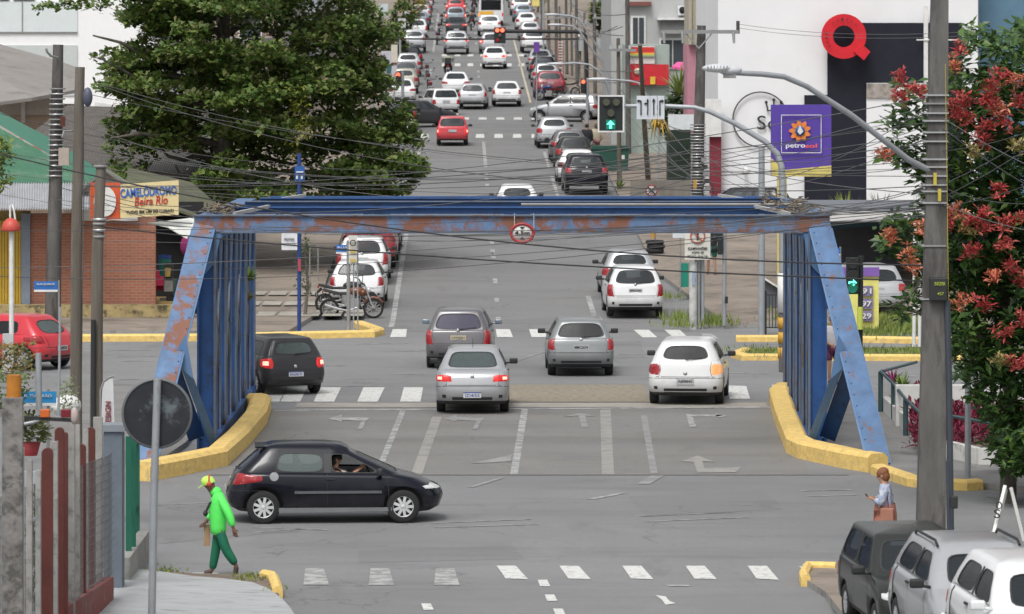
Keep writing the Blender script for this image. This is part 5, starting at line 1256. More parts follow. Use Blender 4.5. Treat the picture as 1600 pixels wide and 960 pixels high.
# ------------------------------------------------------------------ trees
def leafmat(name, cols, rough=.45):
    m = bpy.data.materials.new(name); m.use_nodes = True; N = m.node_tree.nodes; L = m.node_tree.links; b = N['Principled BSDF']
    b.inputs['Roughness'].default_value = rough; b.inputs['Specular IOR Level'].default_value = .35
    g = N.new('ShaderNodeNewGeometry'); cr = N.new('ShaderNodeValToRGB'); el = cr.color_ramp.elements
    while len(el) < len(cols): el.new(.5)
    for i, (p, c) in enumerate(cols): el[i].position = p; el[i].color = (*c, 1)
    tc = N.new('ShaderNodeTexCoord'); ns = N.new('ShaderNodeTexNoise'); ns.inputs['Scale'].default_value = .9; L.new(tc.outputs['Object'], ns.inputs[0])
    ad = N.new('ShaderNodeMath'); ad.operation = 'MULTIPLY_ADD'; ad.inputs[1].default_value = .5; L.new(ns.outputs[0], ad.inputs[0])
    mu = N.new('ShaderNodeMath'); mu.operation = 'MULTIPLY'; mu.inputs[1].default_value = .5; L.new(g.outputs['Random Per Island'], mu.inputs[0]); L.new(mu.outputs[0], ad.inputs[2])
    L.new(ad.outputs[0], cr.inputs[0]); L.new(cr.outputs[0], b.inputs['Base Color'])
    tl = N.new('ShaderNodeBsdfTranslucent'); L.new(cr.outputs[0], tl.inputs[0]); mx = N.new('ShaderNodeMixShader'); mx.inputs[0].default_value = .18
    L.new(b.outputs[0], mx.inputs[1]); L.new(tl.outputs[0], mx.inputs[2]); L.new(mx.outputs[0], N['Material Output'].inputs[0]); return m
def rosettes(centres, nleaf, size, width, tilt, jitter, mm, name, parent, seed=1):
    """leaf clumps: every leaf a folded four sided blade"""
    rnd = random.Random(seed); V = []; F = []
    for c in centres:
        ax = Vector((rnd.gauss(0,.35), rnd.gauss(-.15,.35), 1)).normalized(); t = ax.cross(Vector((1,0,0))).normalized(); b_ = ax.cross(t)
        n = max(3, int(nleaf*rnd.uniform(.7, 1.3))); a0 = rnd.uniform(0, 6.28)
        for k in range(n):
            a = a0+k*2.4; el = tilt+rnd.gauss(0,.35); d = (t*math.cos(a)+b_*math.sin(a))*math.cos(el)+ax*math.sin(el); side = (b_*math.cos(a)-t*math.sin(a))
            L_ = size*rnd.uniform(.6, 1.2); w = width*L_*.5; p = Vector(c)+Vector((rnd.gauss(0,jitter), rnd.gauss(0,jitter), rnd.gauss(0,jitter*.6)))
            dr = Vector((0,0,-.12*L_)); i = len(V); mid = p+d*L_*.62
            V += [p, mid+side*w+ax*.02*0, p+d*L_+dr, mid-side*w, mid+ax*(-.06*L_)]
            F += [(i, i+1, i+4), (i+1, i+2, i+4), (i+2, i+3, i+4), (i+3, i, i+4)]
    me = bpy.data.meshes.new(name); me.from_pydata([tuple(v) for v in V], [], F); me.materials.append(mm); me.update()
    o = bpy.data.objects.new(name, me); COL.objects.link(o)
    if parent:
        o.parent = parent; o.location = -parent.location
    return o
m_bark = mat('bark', (.16,.14,.12), .95, var=.3, vscale=3, col2=(.08,.075,.06), c2amt=.4, bump=.6)
def inpoly(x, y, poly):
    c = False; n = len(poly)
    for i in range(n):
        x0, y0 = poly[i]; x1, y1 = poly[i-1]
        if (y0 > y) != (y1 > y) and x < (x1-x0)*(y-y0)/(y1-y0)+x0: c = not c
    return c
# big tropical almond
AY = 163.0
tree = thing('almond_tree', 'huge dark green spreading tree filling the upper left above the bridge', 'tree', (P(345,340,AY).x, AY, gz(AY)))
poly = [(185,-60),(190,-10),(190,8),(172,30),(232,45),(205,60),(195,75),(140,88),(138,100),(165,118),(140,125),(150,140),(195,152),(165,172),(168,190),(160,200),(172,212),(160,232),(172,262),(185,285),(222,292),(240,262),(235,240),(262,232),(300,240),(318,258),(300,290),(318,312),(360,322),(430,318),(560,312),(640,305),(660,290),(668,262),(655,240),(664,212),(640,190),(645,168),(616,158),(624,138),(598,118),(604,92),(592,80),(622,62),(638,40),(612,30),(588,8),(560,-10),(555,-60)]
rnd = random.Random(7); pads = []
# tiers: flattened pads of foliage spread in depth
while len(pads) < 230:
    x = rnd.uniform(130, 670); y = rnd.uniform(-60, 320)
    if not inpoly(x, y, poly): continue
    wide = 1-abs((x-400)/290); dmax = 1.0+4.6*max(0, wide)
    dep = rnd.uniform(-dmax, dmax*.8); pads.append((x, y, dep))
cent = []
for x, y, dep in pads:
    Y = AY+dep; c = P(x, y, Y); rx = rnd.uniform(.55, 1.15); rz = rnd.uniform(.10, .2)
    for _ in range(int(46*rx)):
        a = rnd.uniform(0, 6.28); r = rx*math.sqrt(rnd.random()); q = c+Vector((r*math.cos(a), r*math.sin(a)*1.2, rz*rnd.gauss(0, .8)-.22*(r/rx)**2*rx))
        ix = 800+q.x*7500/q.y; iy = HZ+(CAMH-q.z)*7500/q.y
        if inpoly(ix, iy, poly): cent.append(q)
for _ in range(2400):            # outer skin so the outline stays uneven but full
    x = rnd.uniform(130, 670); y = rnd.uniform(-60, 320)
    if inpoly(x, y, poly): cent.append(P(x, y, AY+rnd.uniform(-1, 1.5)))
for x, y in ((75,8),(90,12),(105,9),(120,14),(135,8),(148,12),(160,4),(172,10),(66,14),(100,0),(130,0),(150,-4)):
    for _ in range(4): cent.append(P(x+rnd.gauss(0,3), y+rnd.gauss(0,2), AY+rnd.uniform(-.5,.5)))
m_leaf = leafmat('almond_leaf', [(0.0,(.03,.065,.018)),(.34,(.068,.125,.026)),(.5,(.11,.175,.035)),(.66,(.165,.21,.055)),(.78,(.17,.145,.075)),(.9,(.15,.085,.06))], .5)
cr = rosettes(cent, 8, .25, .62, .45, .08, m_leaf, 'crown', tree, 3)
yc = [P(470+rnd.gauss(0,9), 190+rnd.gauss(0,34), AY-5.2+rnd.uniform(-.3,.3)) for _ in range(60)]
rosettes(yc, 6, .16, .5, -.3, .08, leafmat('vine_leaf', [(0,(.10,.13,.02)),(.5,(.20,.22,.03)),(1,(.26,.22,.04))]), 'creeper', tree, 5)
mb = MB(); base = Vector((P(343,330,AY).x, AY, gz(AY)-.1))
mb.tube([base, base+Vector((.1,0,1.2)), base+Vector((-.05,.1,2.6)), base+Vector((.15,0,4.5)), base+Vector((.1,.1,7.5)), base+Vector((.3,0,10.5))], [.5,.4,.36,.33,.24,.1], 12)
mb.build('trunk', [m_bark], tree)
for k in range(22):
    h = rnd.uniform(2.6, 9.5); a = rnd.uniform(0, 6.28); L_ = rnd.uniform(3, 5.6)*(1 if abs(math.cos(a)) > .5 else .7); p = base+Vector((.1,0,h)); mb = MB()
    pts = [p]; 
    for j in range(1, 5): pts.append(p+Vector((math.cos(a)*L_*j/4+rnd.gauss(0,.12), math.sin(a)*L_*j/4*.8, .25*j*rnd.uniform(.2,1.1)+rnd.gauss(0,.08))))
    mb.tube(pts, [.15,.11,.08,.055,.03], 7); mb.build('limb', [m_bark], tree)
# red flowering tree on the right
FY = 88.0
ft = thing('flowering_tree', 'leafy green tree with coral red flower clusters behind the big concrete pole', 'tree', (P(1560,760,FY).x, FY, 0))
poly2 = [(1512,40),(1500,80),(1470,110),(1455,140),(1420,125),(1400,135),(1385,160),(1383,190),(1385,210),(1398,232),(1375,235),(1372,248),(1410,262),(1420,290),(1400,330),(1375,370),(1378,395),(1410,410),(1440,420),(1430,460),(1390,478),(1405,500),(1450,500),(1490,500),(1485,580),(1520,600),(1530,640),(1545,690),(1570,740),(1720,745),(1720,40),(1590,35),(1570,55),(1560,70),(1545,45)]
hole = [[(1400,262),(1432,262),(1440,330),(1405,350)],[(1500,90),(1545,75),(1550,110),(1510,120)]]
fc = []; rnd = random.Random(11)
while len(fc) < 3300:
    x = rnd.uniform(1375, 1720); y = rnd.uniform(35, 745)
    if not inpoly(x, y, poly2) or any(inpoly(x, y, h) for h in hole): continue
    den = 1.0 if x > 1500 else .55
    if y < 240: den *= .75
    if rnd.random() > den: continue
    fc.append(P(x, y, FY+rnd.uniform(-1.0, 2.2)*(1 if x > 1490 else .5)))
m_leaf2 = leafmat('broad_leaf', [(0,(.016,.04,.014)),(.38,(.035,.08,.022)),(.55,(.06,.125,.03)),(.72,(.10,.18,.04)),(.9,(.17,.24,.07))], .35)
rosettes(fc, 7, .27, .42, .2, .06, m_leaf2, 'crown', ft, 13)
mb = MB(); tb = Vector((P(1580,740,FY).x, FY+.6, 0)); mb.tube([tb, tb+Vector((.05,0,2)), tb+Vector((-.1,0,4.2)), tb+Vector((0,0,6.8))], [.16,.13,.10,.04], 8); mb.build('trunk', [m_bark], ft)
for x, y in ((1400,250),(1420,400),(1520,300),(1480,420),(1500,140),(1560,180),(1400,480)):
    mb = MB(); q = P(x, y, FY); mb.tube([tb+Vector((0,0,max(.8,min(6,q.z-.8)))), (tb+q)/2+Vector((0,0,q.z*.42)), q], [.06,.04,.02], 6); mb.build('limb', [m_bark], ft)
for k in range(5):
    mb = MB(); x = 1385+k*14; mb.tube([P(1440,440,FY-.5), P(1415+k*4,470-k*6,FY-.4), P(x,480-k*12,FY-.3)], [.02,.014,.008], 5); mb.build('twig', [m_bark], ft)
m_flr = [leafmat('petal_red', [(0,(.34,.03,.045)),(.5,(.48,.075,.075)),(1,(.58,.20,.15))]), leafmat('petal_coral', [(0,(.50,.12,.07)),(.5,(.62,.20,.12)),(1,(.60,.33,.18))]), leafmat('petal_faded', [(0,(.30,.28,.10)),(1,(.45,.35,.15))])]
FL = [(1410,120,0),(1428,140,0),(1410,155,0),(1385,240,1),(1444,150,0),(1500,80,0),(1488,105,1),(1565,118,0),(1550,140,0),(1540,158,0),(1590,160,0),(1482,165,0),(1505,155,0),(1498,185,0),(1516,190,0),(1540,200,0),(1535,225,0),(1575,190,0),(1590,130,1),(1557,175,1),(1550,165,0),(1570,350,0),(1592,345,0),(1480,350,0),(1515,345,0),(1540,355,0),(1515,392,0),(1570,385,0),(1538,330,0),(1580,420,0),(1597,440,0),(1538,480,0),(1570,520,0),(1598,500,0),(1588,570,0),(1500,470,1),(1420,400,1),(1425,415,1),(1565,565,2),(1510,360,2),(1592,230,2),(1520,240,2),(1560,300,0),(1495,330,1),(1550,430,1),(1440,360,1),(1388,372,1)]
for x, y, kx in FL:
    c = P(x, y, FY-1.35); pts = [c+Vector((rnd.gauss(0,.07), rnd.gauss(0,.05), rnd.gauss(0,.07))) for _ in range(11)]
    o = rosettes(pts, 9, .15, .28, .5, .03, m_flr[kx], 'flower_cluster', ft, int(x+y))
    for v in o.data.vertices: pass
# street trees far away
def small_tree(x, ybase, ytop, w, label, cols, n=160, leaf=.35, group=None, trunk_r=.1):
    g = G(x, ybase); Y = g.y; t = thing('street_tree', label, 'tree', g, 0, group); top = P(x, ytop, Y).z; r = w*Y/7500/2; hz_ = (top-g.z)
    rr = random.Random(int(x*3+ybase)); cs = []
    for _ in range(n):
        a = rr.uniform(0, 6.28); u = rr.uniform(-1, 1); q = math.sqrt(1-u*u)*rr.uniform(.5, 1.05)
        cs.append(Vector((g.x+r*q*math.cos(a), Y+r*q*math.sin(a), g.z+hz_*.64+u*hz_*.36+rr.gauss(0,.1))))
    rosettes(cs, 6, leaf, .6, .3, .1, leafmat('leaf_'+label[:12], cols), 'crown', t, int(x))
    mb = MB(); mb.tube([g, g+Vector((.1,0,hz_*.4)), g+Vector((0,0,hz_*.8))], [trunk_r, trunk_r*.7, trunk_r*.3], 7); mb.build('trunk', [m_bark], t)
GC = [(0,(.03,.06,.015)),(.5,(.08,.13,.03)),(1,(.17,.20,.05))]
YC = [(0,(.10,.12,.03)),(.4,(.25,.22,.04)),(.7,(.40,.28,.04)),(1,(.35,.06,.03))]
small_tree(645, 50, -25, 44, 'yellow and red leaved tree left of the far parked cars', YC)
small_tree(630, 66, 5, 40, 'green street tree under the yellow leaved one', GC)
small_tree(612, 110, 40, 50, 'green street tree behind the right edge of the big tree', GC)
small_tree(655, 20, -40, 40, 'tree with orange leaves at the top edge left of the lanes', YC)
small_tree(935, 60, 5, 36, 'small dark green tree among the far right poles', GC)
small_tree(840, 22, -20, 26, 'green and yellow bush at the top right of the lanes', YC, 90)
small_tree(1058, 260, 150, 60, 'dark leafy shrub tree left of the wooden pole', [(0,(.01,.02,.008)),(.5,(.03,.06,.015)),(1,(.07,.11,.03))], 220, .3)
small_tree(476, 500, 362, 26, 'thin young street tree seen under the left half of the beam', [(0,(.03,.05,.015)),(1,(.10,.13,.04))], 60, .12, None, .06)
frond_plant(P(1062,150,214), 60, 1.6, m_fern, 'spiky palm like plant in front of the red shop', name='palm', cat='plant', w=.05)
frond_plant(P(1320,348,183), 110, 1.25, mat('fern_lime', (.22,.27,.04), .8, var=.2), 'lime green spiky shrub in front of the charcoal facade', name='shrub', droop=.1, w=.03)
frond_plant(P(1028,200,182.6), 45, .9, mat('yellow_flower', (.42,.27,.04), .8, var=.3), 'hanging yellow flowering shrub left of the dark kiosk', name='flowering_shrub', droop=2.4, w=.035)
frond_plant(P(969,296,190), 40, .5, m_fern, 'low green plant beside the pole at the right pavement', name='bush')
frond_plant(P(1375,340,183), 50, 1.1, mat('grey_shrub', (.16,.17,.10), .9), 'grey green shrub left of the flowering tree', name='shrub', droop=.2)
rosettes([P(1310+rnd.uniform(-15,120), 520+rnd.uniform(-6,2), 137.5) for _ in range(1)], 3, .1, .5, .2, .1, m_leaf2, 'tiny_weed', None)
bpy.data.objects.remove(bpy.data.objects['tiny_weed'])

# ------------------------------------------------------------------ utility poles
def pole(name, label, pts, r0, r1, m, n=8, cat='utility pole', group=None):
    t = thing(name, label, cat, pts[0], 0, group); mb = MB(); mb.tube(pts, [r0+(r1-r0)*i/(len(pts)-1) for i in range(len(pts))], n); mb.build('shaft', [m], t); return t
def band(t, c, r, n=1, dz=.0, m=None, name='band'):
    for k in range(n):
        mb = MB(); mb.lathe([(r,0),(r+.015,0),(r+.015,.05),(r,.05)], (c[0], c[1], c[2]+k*dz), 10); mb.build(name, [m or m_galv], t)
BY = 78.0
bp_ = thing('utility_pole', 'big tapered concrete utility pole in front of the red flowering tree', 'utility pole', (P(1453,870,BY).x, BY, 0))
mb = MB(); b0 = Vector((P(1453,870,BY).x, BY, -.05)); b1 = P(1469,-60,BY)
for f in (0,):
    vs = []; 
    for q, hw_, hd in ((b0,.235,.2),(b1,.13,.13)):
        vs += [q+Vector((-hw_,-hd,0)), q+Vector((hw_,-hd,0)), q+Vector((hw_,hd,0)), q+Vector((-hw_,hd,0))]
    mb.add(vs, [(0,1,5,4),(1,2,6,5),(2,3,7,6),(3,0,4,7),(4,5,6,7)])
mb.build('shaft', [m_polec], bp_)
for y in (150,163,178,190,208,222,250,262,276,290,300,318,385,468):
    c = P(1463-(y-100)*.018, y, BY); mb = MB(); mb.bb(c.x-.20, BY-.185, c.z, c.x+.20, BY+.185, c.z+.025); mb.build('band', [m_hw if y % 2 else m_galv], bp_)
mb = MB(); c = P(1466, 452, BY-.24); mb.box(c, (.28,.16,.38)); bx_ = mb.build('junction_box', [m_trim], bp_, bevel=.02)
letters('INFOVIA', .17, .06, c+Vector((.02,-.085,.09)), bx_, mat('letter_lime', (.45,.55,.08), .5)); letters('457', .1, .05, c+Vector((.03,-.085,-.07)), bx_, MATS['letter_lime'])
mb = MB(); mb.tube([P(1486,840,BY-.2), P(1483,600,BY-.2), P(1480,470,BY-.2)], .052, 8); mb.build('conduit', [mat('conduit_dark', (.045,.055,.07), .5)], bp_)
mb = MB(); mb.tube([P(1483,560,BY-.2), P(1480,300,BY-.2), P(1477,100,BY-.2)], .005, 6); mb.build('cable', [mat('cable_yellow', (.5,.42,.05), .6)], bp_)
for x, y in ((1461,280),(1468,305)): mb = MB(); mb.box(P(x,y,BY-.25), (.05,.04,.2)); mb.build('cable_tag', [MATS['cable_yellow']], bp_)
mb = MB(); mb.tube([P(1470,275,BY), P(1420,250,BY-.3), P(1330,180,BY-1), P(1260,135,BY-1.3), P(1225,120,BY-1.5), P(1190,116,BY-1.7), P(1145,114,BY-1.9)], [.05,.05,.05,.045,.045,.045,.04], 8)
mb.build('lamp_arm', [m_steelg], bp_)
mb = MB(); mb.ell(P(1122,107,BY-2), (.26,.14,.07), 12, 8); mb.ell(P(1140,110,BY-2), (.2,.1,.08), 10, 6); mb.build('lamp_head', [mat('lamp_white', (.55,.57,.60), .4)], bp_)
mb = MB()
for i in range(7): mb.box(P(1106+i*5,108,BY-2.12), (.016,.02,.10))
mb.build('lens', [m_hw], bp_)
mb = MB(); mb.box(P(1140,118,BY-2), (.2,.12,.09)); mb.build('driver_box', [m_hw], bp_)
# left poles
t = pole('utility_pole', 'square concrete pole with many clamps and a pale box at the far left', [Vector((P(82,512,139).x,139,0)), P(91,70,139)], .24, .15, m_polec, 4)
for k in range(18): c = P(90-k*.3, 140+k*8, 139); mb = MB(); mb.lathe([(.19,0),(.23,0),(.23,.04),(.19,.04)], c, 8); mb.build('band', [m_galv if k % 2 else m_hw], t)
mb = MB(); mb.box(P(100,245,138.6), (.3,.2,.5)); mb.build('pole_box', [mat('box_pale', (.40,.34,.29), .7)], t)
mb = MB(); mb.tube([P(90,90,138.8), P(80,88,138.6), P(74,82,138.5), P(72,76,138.5)], .035, 6); mb.build('bracket', [m_hw], t)
mb = MB(); mb.box(P(98,190,138.6), (.14,.12,.3)); mb.build('insulator', [mat('insulator_brown', (.10,.03,.02), .3)], t)
t = pole('utility_pole', 'round grey pole with its top against the white warehouse', [Vector((P(119,740,96).x,96,0)), P(119,400,96), P(125,105,96)], .125, .10, m_polew, 10)
mb = MB(); mb.tube([P(130,120,96), P(131,300,96), P(127,600,96)], .012, 5); mb.build('cable', [m_wire2], t)
mb = MB(); mb.tube([P(112,205,95.8), P(100,205,95.6), P(97,215,95.6)], .02, 5); mb.build('bracket', [m_hw], t)
mb = MB(); mb.ell(P(137,152,95.8), (.10,.10,.2), 10, 6); mb.build('transformer', [mat('dark_blue_grey', (.08,.09,.13), .5)], t)
t = pole('utility_pole', 'shorter wooden pole beside the cream signboard', [Vector((P(150,740,95).x,95,0)), P(152,400,95), P(158,256,95)], .135, .10, m_polew, 10)
for k, y in enumerate((262,345,352,362,372)): mb = MB(); mb.lathe([(.11,0),(.13,0),(.13,.05),(.11,.05)], P(157-(y-256)*.02, y, 95), 10); mb.build('band', [m_galv if k % 2 else m_hw], t)
mb = MB(); mb.tube([P(146,500,94.8), P(146,690,94.8)], .05, 8); mb.build('conduit', [m_trim], t)
# centre right poles
t = thing('utility_pole', 'wooden pole with a long crossarm in front of the cream pilaster', 'utility pole', Vector((P(1089,510,142).x, 142, 0)))
mb = MB(); mb.tube([Vector((P(1089,512,142).x,142,0)), P(1090,300,142), P(1096,40,142)], [.2,.18,.13], 8); mb.build('shaft', [m_polec], t)
mb = MB(); a = P(1032,50,141.7); b = P(1154,50,141.7); mb.bar(a, b, .12, .11); mb.build('crossarm', [m_hw], t)
mb = MB(); mb.box(P(1153,43,141.7), (.1,.1,.38)); mb.build('insulator', [mat('insulator_dark', (.06,.06,.06), .4)], t)
for x in (1037,1066,1146): mb = MB(); mb.tube([P(x,50,141.5), P(x+1,68,141.5)], [.05,.035], 8); mb.build('insulator', [m_galv], t)
for x in (1072,1112): mb = MB(); mb.tube([P(x,53,141.7), P(1092,76,141.8)], .02, 5); mb.build('brace', [m_galv], t)
for k in range(26): mb = MB(); c = P(1090.5, 196+k*4.6, 142); mb.lathe([(.18,0),(.23,0),(.23,.03),(.18,.03)], c, 8); mb.build('band', [m_galv if k % 3 else m_hw], t)
for k in range(5):
    mb = MB(); c = P(1100+k*1.5, 250+k*11, 141.7); mb.box(c, (.16,.1,.12)); mb.build('splice_box', [m_trim if k % 2 else m_hw], t)
mb = MB(); mb.tube([P(1106,300,141.6)+Vector((.16*math.cos(a_), 0, .34*math.sin(a_))) for a_ in [i*.42 for i in range(16)]], .02, 5); mb.build('cable_coil', [m_wire], t)
mb = MB(); mb.box(P(1086,288,141.6), (.1,.1,.26)); mb.build('cable_tag', [mat('tag_orange', (.45,.25,.06), .6)], t)
mb = MB(); mb.tube([P(1083,500,141.8), P(1083,405,141.8)], .06, 8); mb.build('conduit', [m_galv], t)
mb = MB(); mb.tube([P(1098,500,141.9), P(1098,405,141.9)], .045, 8); mb.build('conduit', [m_steelg], t)
t2 = pole('utility_pole', 'narrow dark pole rising between the far red shop and the lane sign', [G(1014,300), P(1006,180,185), P(1000,70,183)], .12, .08, m_polew)
POLES = [(968,300,60,8),(982,245,-30,9),(944,160,10,6),(930,150,-30,6),(902,132,-20,6),(886,120,-30,5),(870,100,-40,6),(858,86,-40,5),(847,70,-40,4),(958,180,-40,7),(915,140,20,5),(1002,225,30,7),(876,108,10,4),(894,122,0,4)]
ordn = ['first','second','third','fourth','fifth','sixth','seventh','eighth','ninth','tenth','eleventh','twelfth','thirteenth','fourteenth']
for i, (x, yb, yt, w) in enumerate(sorted(POLES, key=lambda q: -q[1])):
    g = G(x, yb); t = pole('utility_pole', f'{ordn[i]} pole counting up the right pavement of the far street', [g, P(x-1, (yb+yt)/2, g.y), P(x-2, yt, g.y)], w*g.y/7500/2, w*g.y/7500/2*.7, m_polec if i % 2 else m_polew, 8, group='poles along the right pavement')
    if i % 2 == 0:
        yy = yt+18 if yt > 0 else 18+i; mb = MB(); mb.bar(P(x-22+i, yy, g.y-.2), P(x+26-i, yy+1, g.y-.2), .1, .12); mb.build('crossarm', [m_hw], t)
        for q in (-14, 0, 16): mb = MB(); mb.tube([P(x+q, yy-1, g.y-.2), P(x+q, yy-7, g.y-.2)], [.07,.05], 6); mb.build('insulator', [m_galv], t)
    if i in (3, 5, 7): mb = MB(); mb.tube([P(x+7, 60, g.y-.3), P(x+7, 80, g.y-.3)], .22, 10); mb.build('transformer', [mat('transformer_grey', (.34,.35,.36), .5)], t)
# curved street lamps on the right
for i, (x, y, pts) in enumerate(((960,150,[(945,92),(925,60),(905,30),(890,25),(862,23)]),(962,150,[(945,100),(925,78),(905,48),(895,41),(868,39)]),(968,200,[(948,130),(935,110),(920,101),(900,99),(868,100)]),(1030,210,[(1010,150),(998,130),(985,127),(960,125),(935,124)]),(940,60,[(905,20),(898,10),(885,-10),(870,-20),(850,-22)]))):
    Y = [262,255,222,190,330][i]; t = thing('street_lamp', f'grey curved arm street lamp, {ordn[i]} in the bunch above the right pavement', 'street lamp', (P(pts[0][0], pts[0][1], Y).x+.5, Y, gz(Y)), 0, 'curved street lamps on the right')
    mb = MB(); b_ = P(x, y, Y); mb.tube([(b_.x, Y, gz(Y)), b_]+[P(a, b, Y) for a, b in pts], .05*Y/230, 7); mb.build('post', [m_steelg], t)
    mb = MB(); q = P(pts[-1][0], pts[-1][1], Y); mb.ell(q, (.45,.14,.07), 10, 6); mb.build('lamp_head', [MATS['lamp_white']], t)
for i, (x, yb, yt) in enumerate(((849,84,-40),(582,200,-40),(625,120,48))):
    g = G(x, yb); pole('street_lamp_post', ['slim pale grey post right of the far lanes','slim pale post in front of the left houses','thin grey post left of the far parked row'][i], [g, P(x, yt, g.y)], .09, .07, m_steelg, 8, 'post')
# ------------------------------------------------------------------ traffic signals and signs
m_lens_off = mat('lens_off', (.10,.10,.07), .3, coat=.4); m_sigbk = mat('signal_black', (.012,.018,.018), .6)
m_green_on = mat('green_on', (.10,.85,.55), .4, emit=2.2, var=.05); m_green_glow = mat('green_lens', (.01,.16,.11), .3, emit=.25)
m_red_on = mat('red_on', (1.0,.12,.06), .4, emit=2.0, var=.05)
RX = Matrix.Rotation(R(90), 3, 'X')
def disc(mb, c, r, d=.03, n=20, m=0): mb.lathe([(.001,0),(r,0),(r,d),(.001,d)], c, n, m, RX, False)
# main signal on the long arm
SY = 122.0; k = SY/7500
sgn = thing('traffic_signal', 'large four lamp traffic signal with white border showing a green up arrow', 'traffic light', P(954, 206, SY))
mb = MB(); board(mb, 936.5, 151.5, 973, 204.5, SY, .12); mb.build('backboard', [m_sigbk], sgn)
mb = MB()
for x0, y0, x1, y1 in ((934,149,975.5,151.4),(934,204.6,975.5,207),(934,151.5,936.4,204.5),(973.1,151.5,975.5,204.5)): board(mb, x0, y0, x1, y1, SY-.01, .1)
mb.build('border', [m_frame_w], sgn)
for (x, y) in ((947.5,160),(963,160),(954.5,177)):
    mb = MB(); disc(mb, P(x,y,SY-.05), 5.4*k); mb.build('lens', [m_lens_off], sgn)
    mb = MB(); mb.tube([P(x,y,SY-.02)+Vector((6.3*k*math.cos(a), -.12, 6.3*k*math.sin(a))) for a in [R(q) for q in range(-10, 200, 15)]], .012, 4); mb.build('visor', [m_trim], sgn)
mb = MB(); board(mb, 947, 187.5, 961.5, 202.5, SY-.03, .05); mb.build('lens', [m_green_glow], sgn)
mb = MB(); ipoly(mb, [(954,188.5,SY-.06),(960.5,195,SY-.06),(956,194.5,SY-.06),(956,201,SY-.06),(952,201,SY-.06),(952,194.5,SY-.06),(947.5,195,SY-.06)], 0, (0,.02,0)); mb.build('arrow', [m_green_on], sgn)
arm = thing('signal_arm', 'long grey curved steel arm carrying the signal and lane sign above the bridge', 'signal pole', (P(1223,520,SY).x, SY, 0))
mb = MB(); mb.tube([(P(1223,520,SY).x, SY, 0), P(1223,290,SY), P(1221,260,SY), P(1214,240,SY), P(1196,222,SY), P(1150,194,SY), P(1110,175,SY), P(1085,168,SY), P(1040,166,SY+.15), P(960,166,SY+.15)], [.10,.10,.085,.08,.075,.07,.065,.06,.06,.055], 10); mb.build('mast', [m_steelg], arm)
mb = MB(); mb.tube([(P(1222.5,560,SY).x, SY-.15, 0), P(1222,430,SY-.1)], .105, 10); mb.build('base_sleeve', [m_polec], arm)
for y in (560, 536, 513): mb = MB(); mb.lathe([(.106,0),(.125,0),(.125,.28),(.106,.28)], (P(1222.5,560,SY).x, SY-.12, P(0,y,SY).z), 10); mb.build('yellow_band', [mat('band_orange', (.55,.30,.04), .7)], arm)
for y in (488,): mb = MB(); mb.lathe([(.106,0),(.13,0),(.13,1.0),(.106,1.0)], (P(1222.5,560,SY).x, SY-.12, P(0,y,SY).z), 10); mb.build('white_band', [m_frame_w], arm)
ls = thing('lane_sign', 'white sign with four black lane arrows beside the green signal', 'sign', P(1017, 187, SY))
for i, x in enumerate((1000, 1010.5, 1021.5, 1033)):
    mb = MB(); board(mb, x-5+(-.3), 150, x+5.2, 186.5, SY, .05); pn = mb.build('panel', [mat('sign_bluewhite', (.60,.63,.68), .5)], ls)
    mb = MB()
    if i == 0: mb.bar(P(1001.5,180,SY-.02), P(1001.5,157.5,SY-.02), .03, .02); mb.bar(P(1001.5,158,SY-.02), P(997,158,SY-.02), .02, .035); ipoly(mb, [(995,158,SY-.03),(998.5,155.5,SY-.03),(998.5,160.5,SY-.03)], 0, (0,.02,0))
    if i == 1: mb.bar(P(1012,180,SY-.02), P(1012,157,SY-.02), .03, .02); ipoly(mb, [(1012,154,SY-.03),(1014,158.5,SY-.03),(1010,158.5,SY-.03)], 0, (0,.02,0)); mb.bar(P(1012,162,SY-.02), P(1008,162,SY-.02), .02, .03); ipoly(mb, [(1006,162,SY-.03),(1009,160,SY-.03),(1009,164,SY-.03)], 0, (0,.02,0))
    if i == 2: mb.bar(P(1021.5,180,SY-.02), P(1021.5,157,SY-.02), .03, .02); ipoly(mb, [(1021.5,153.5,SY-.03),(1024,158.5,SY-.03),(1019,158.5,SY-.03)], 0, (0,.02,0))
    if i == 3: mb.bar(P(1031,180,SY-.02), P(1031,157.5,SY-.02), .03, .02); mb.bar(P(1031,158,SY-.02), P(1035.5,158,SY-.02), .02, .035); ipoly(mb, [(1037.5,158,SY-.03),(1034,155.5,SY-.03),(1034,160.5,SY-.03)], 0, (0,.02,0))
    mb.build('lane_arrow', [m_black], pn)
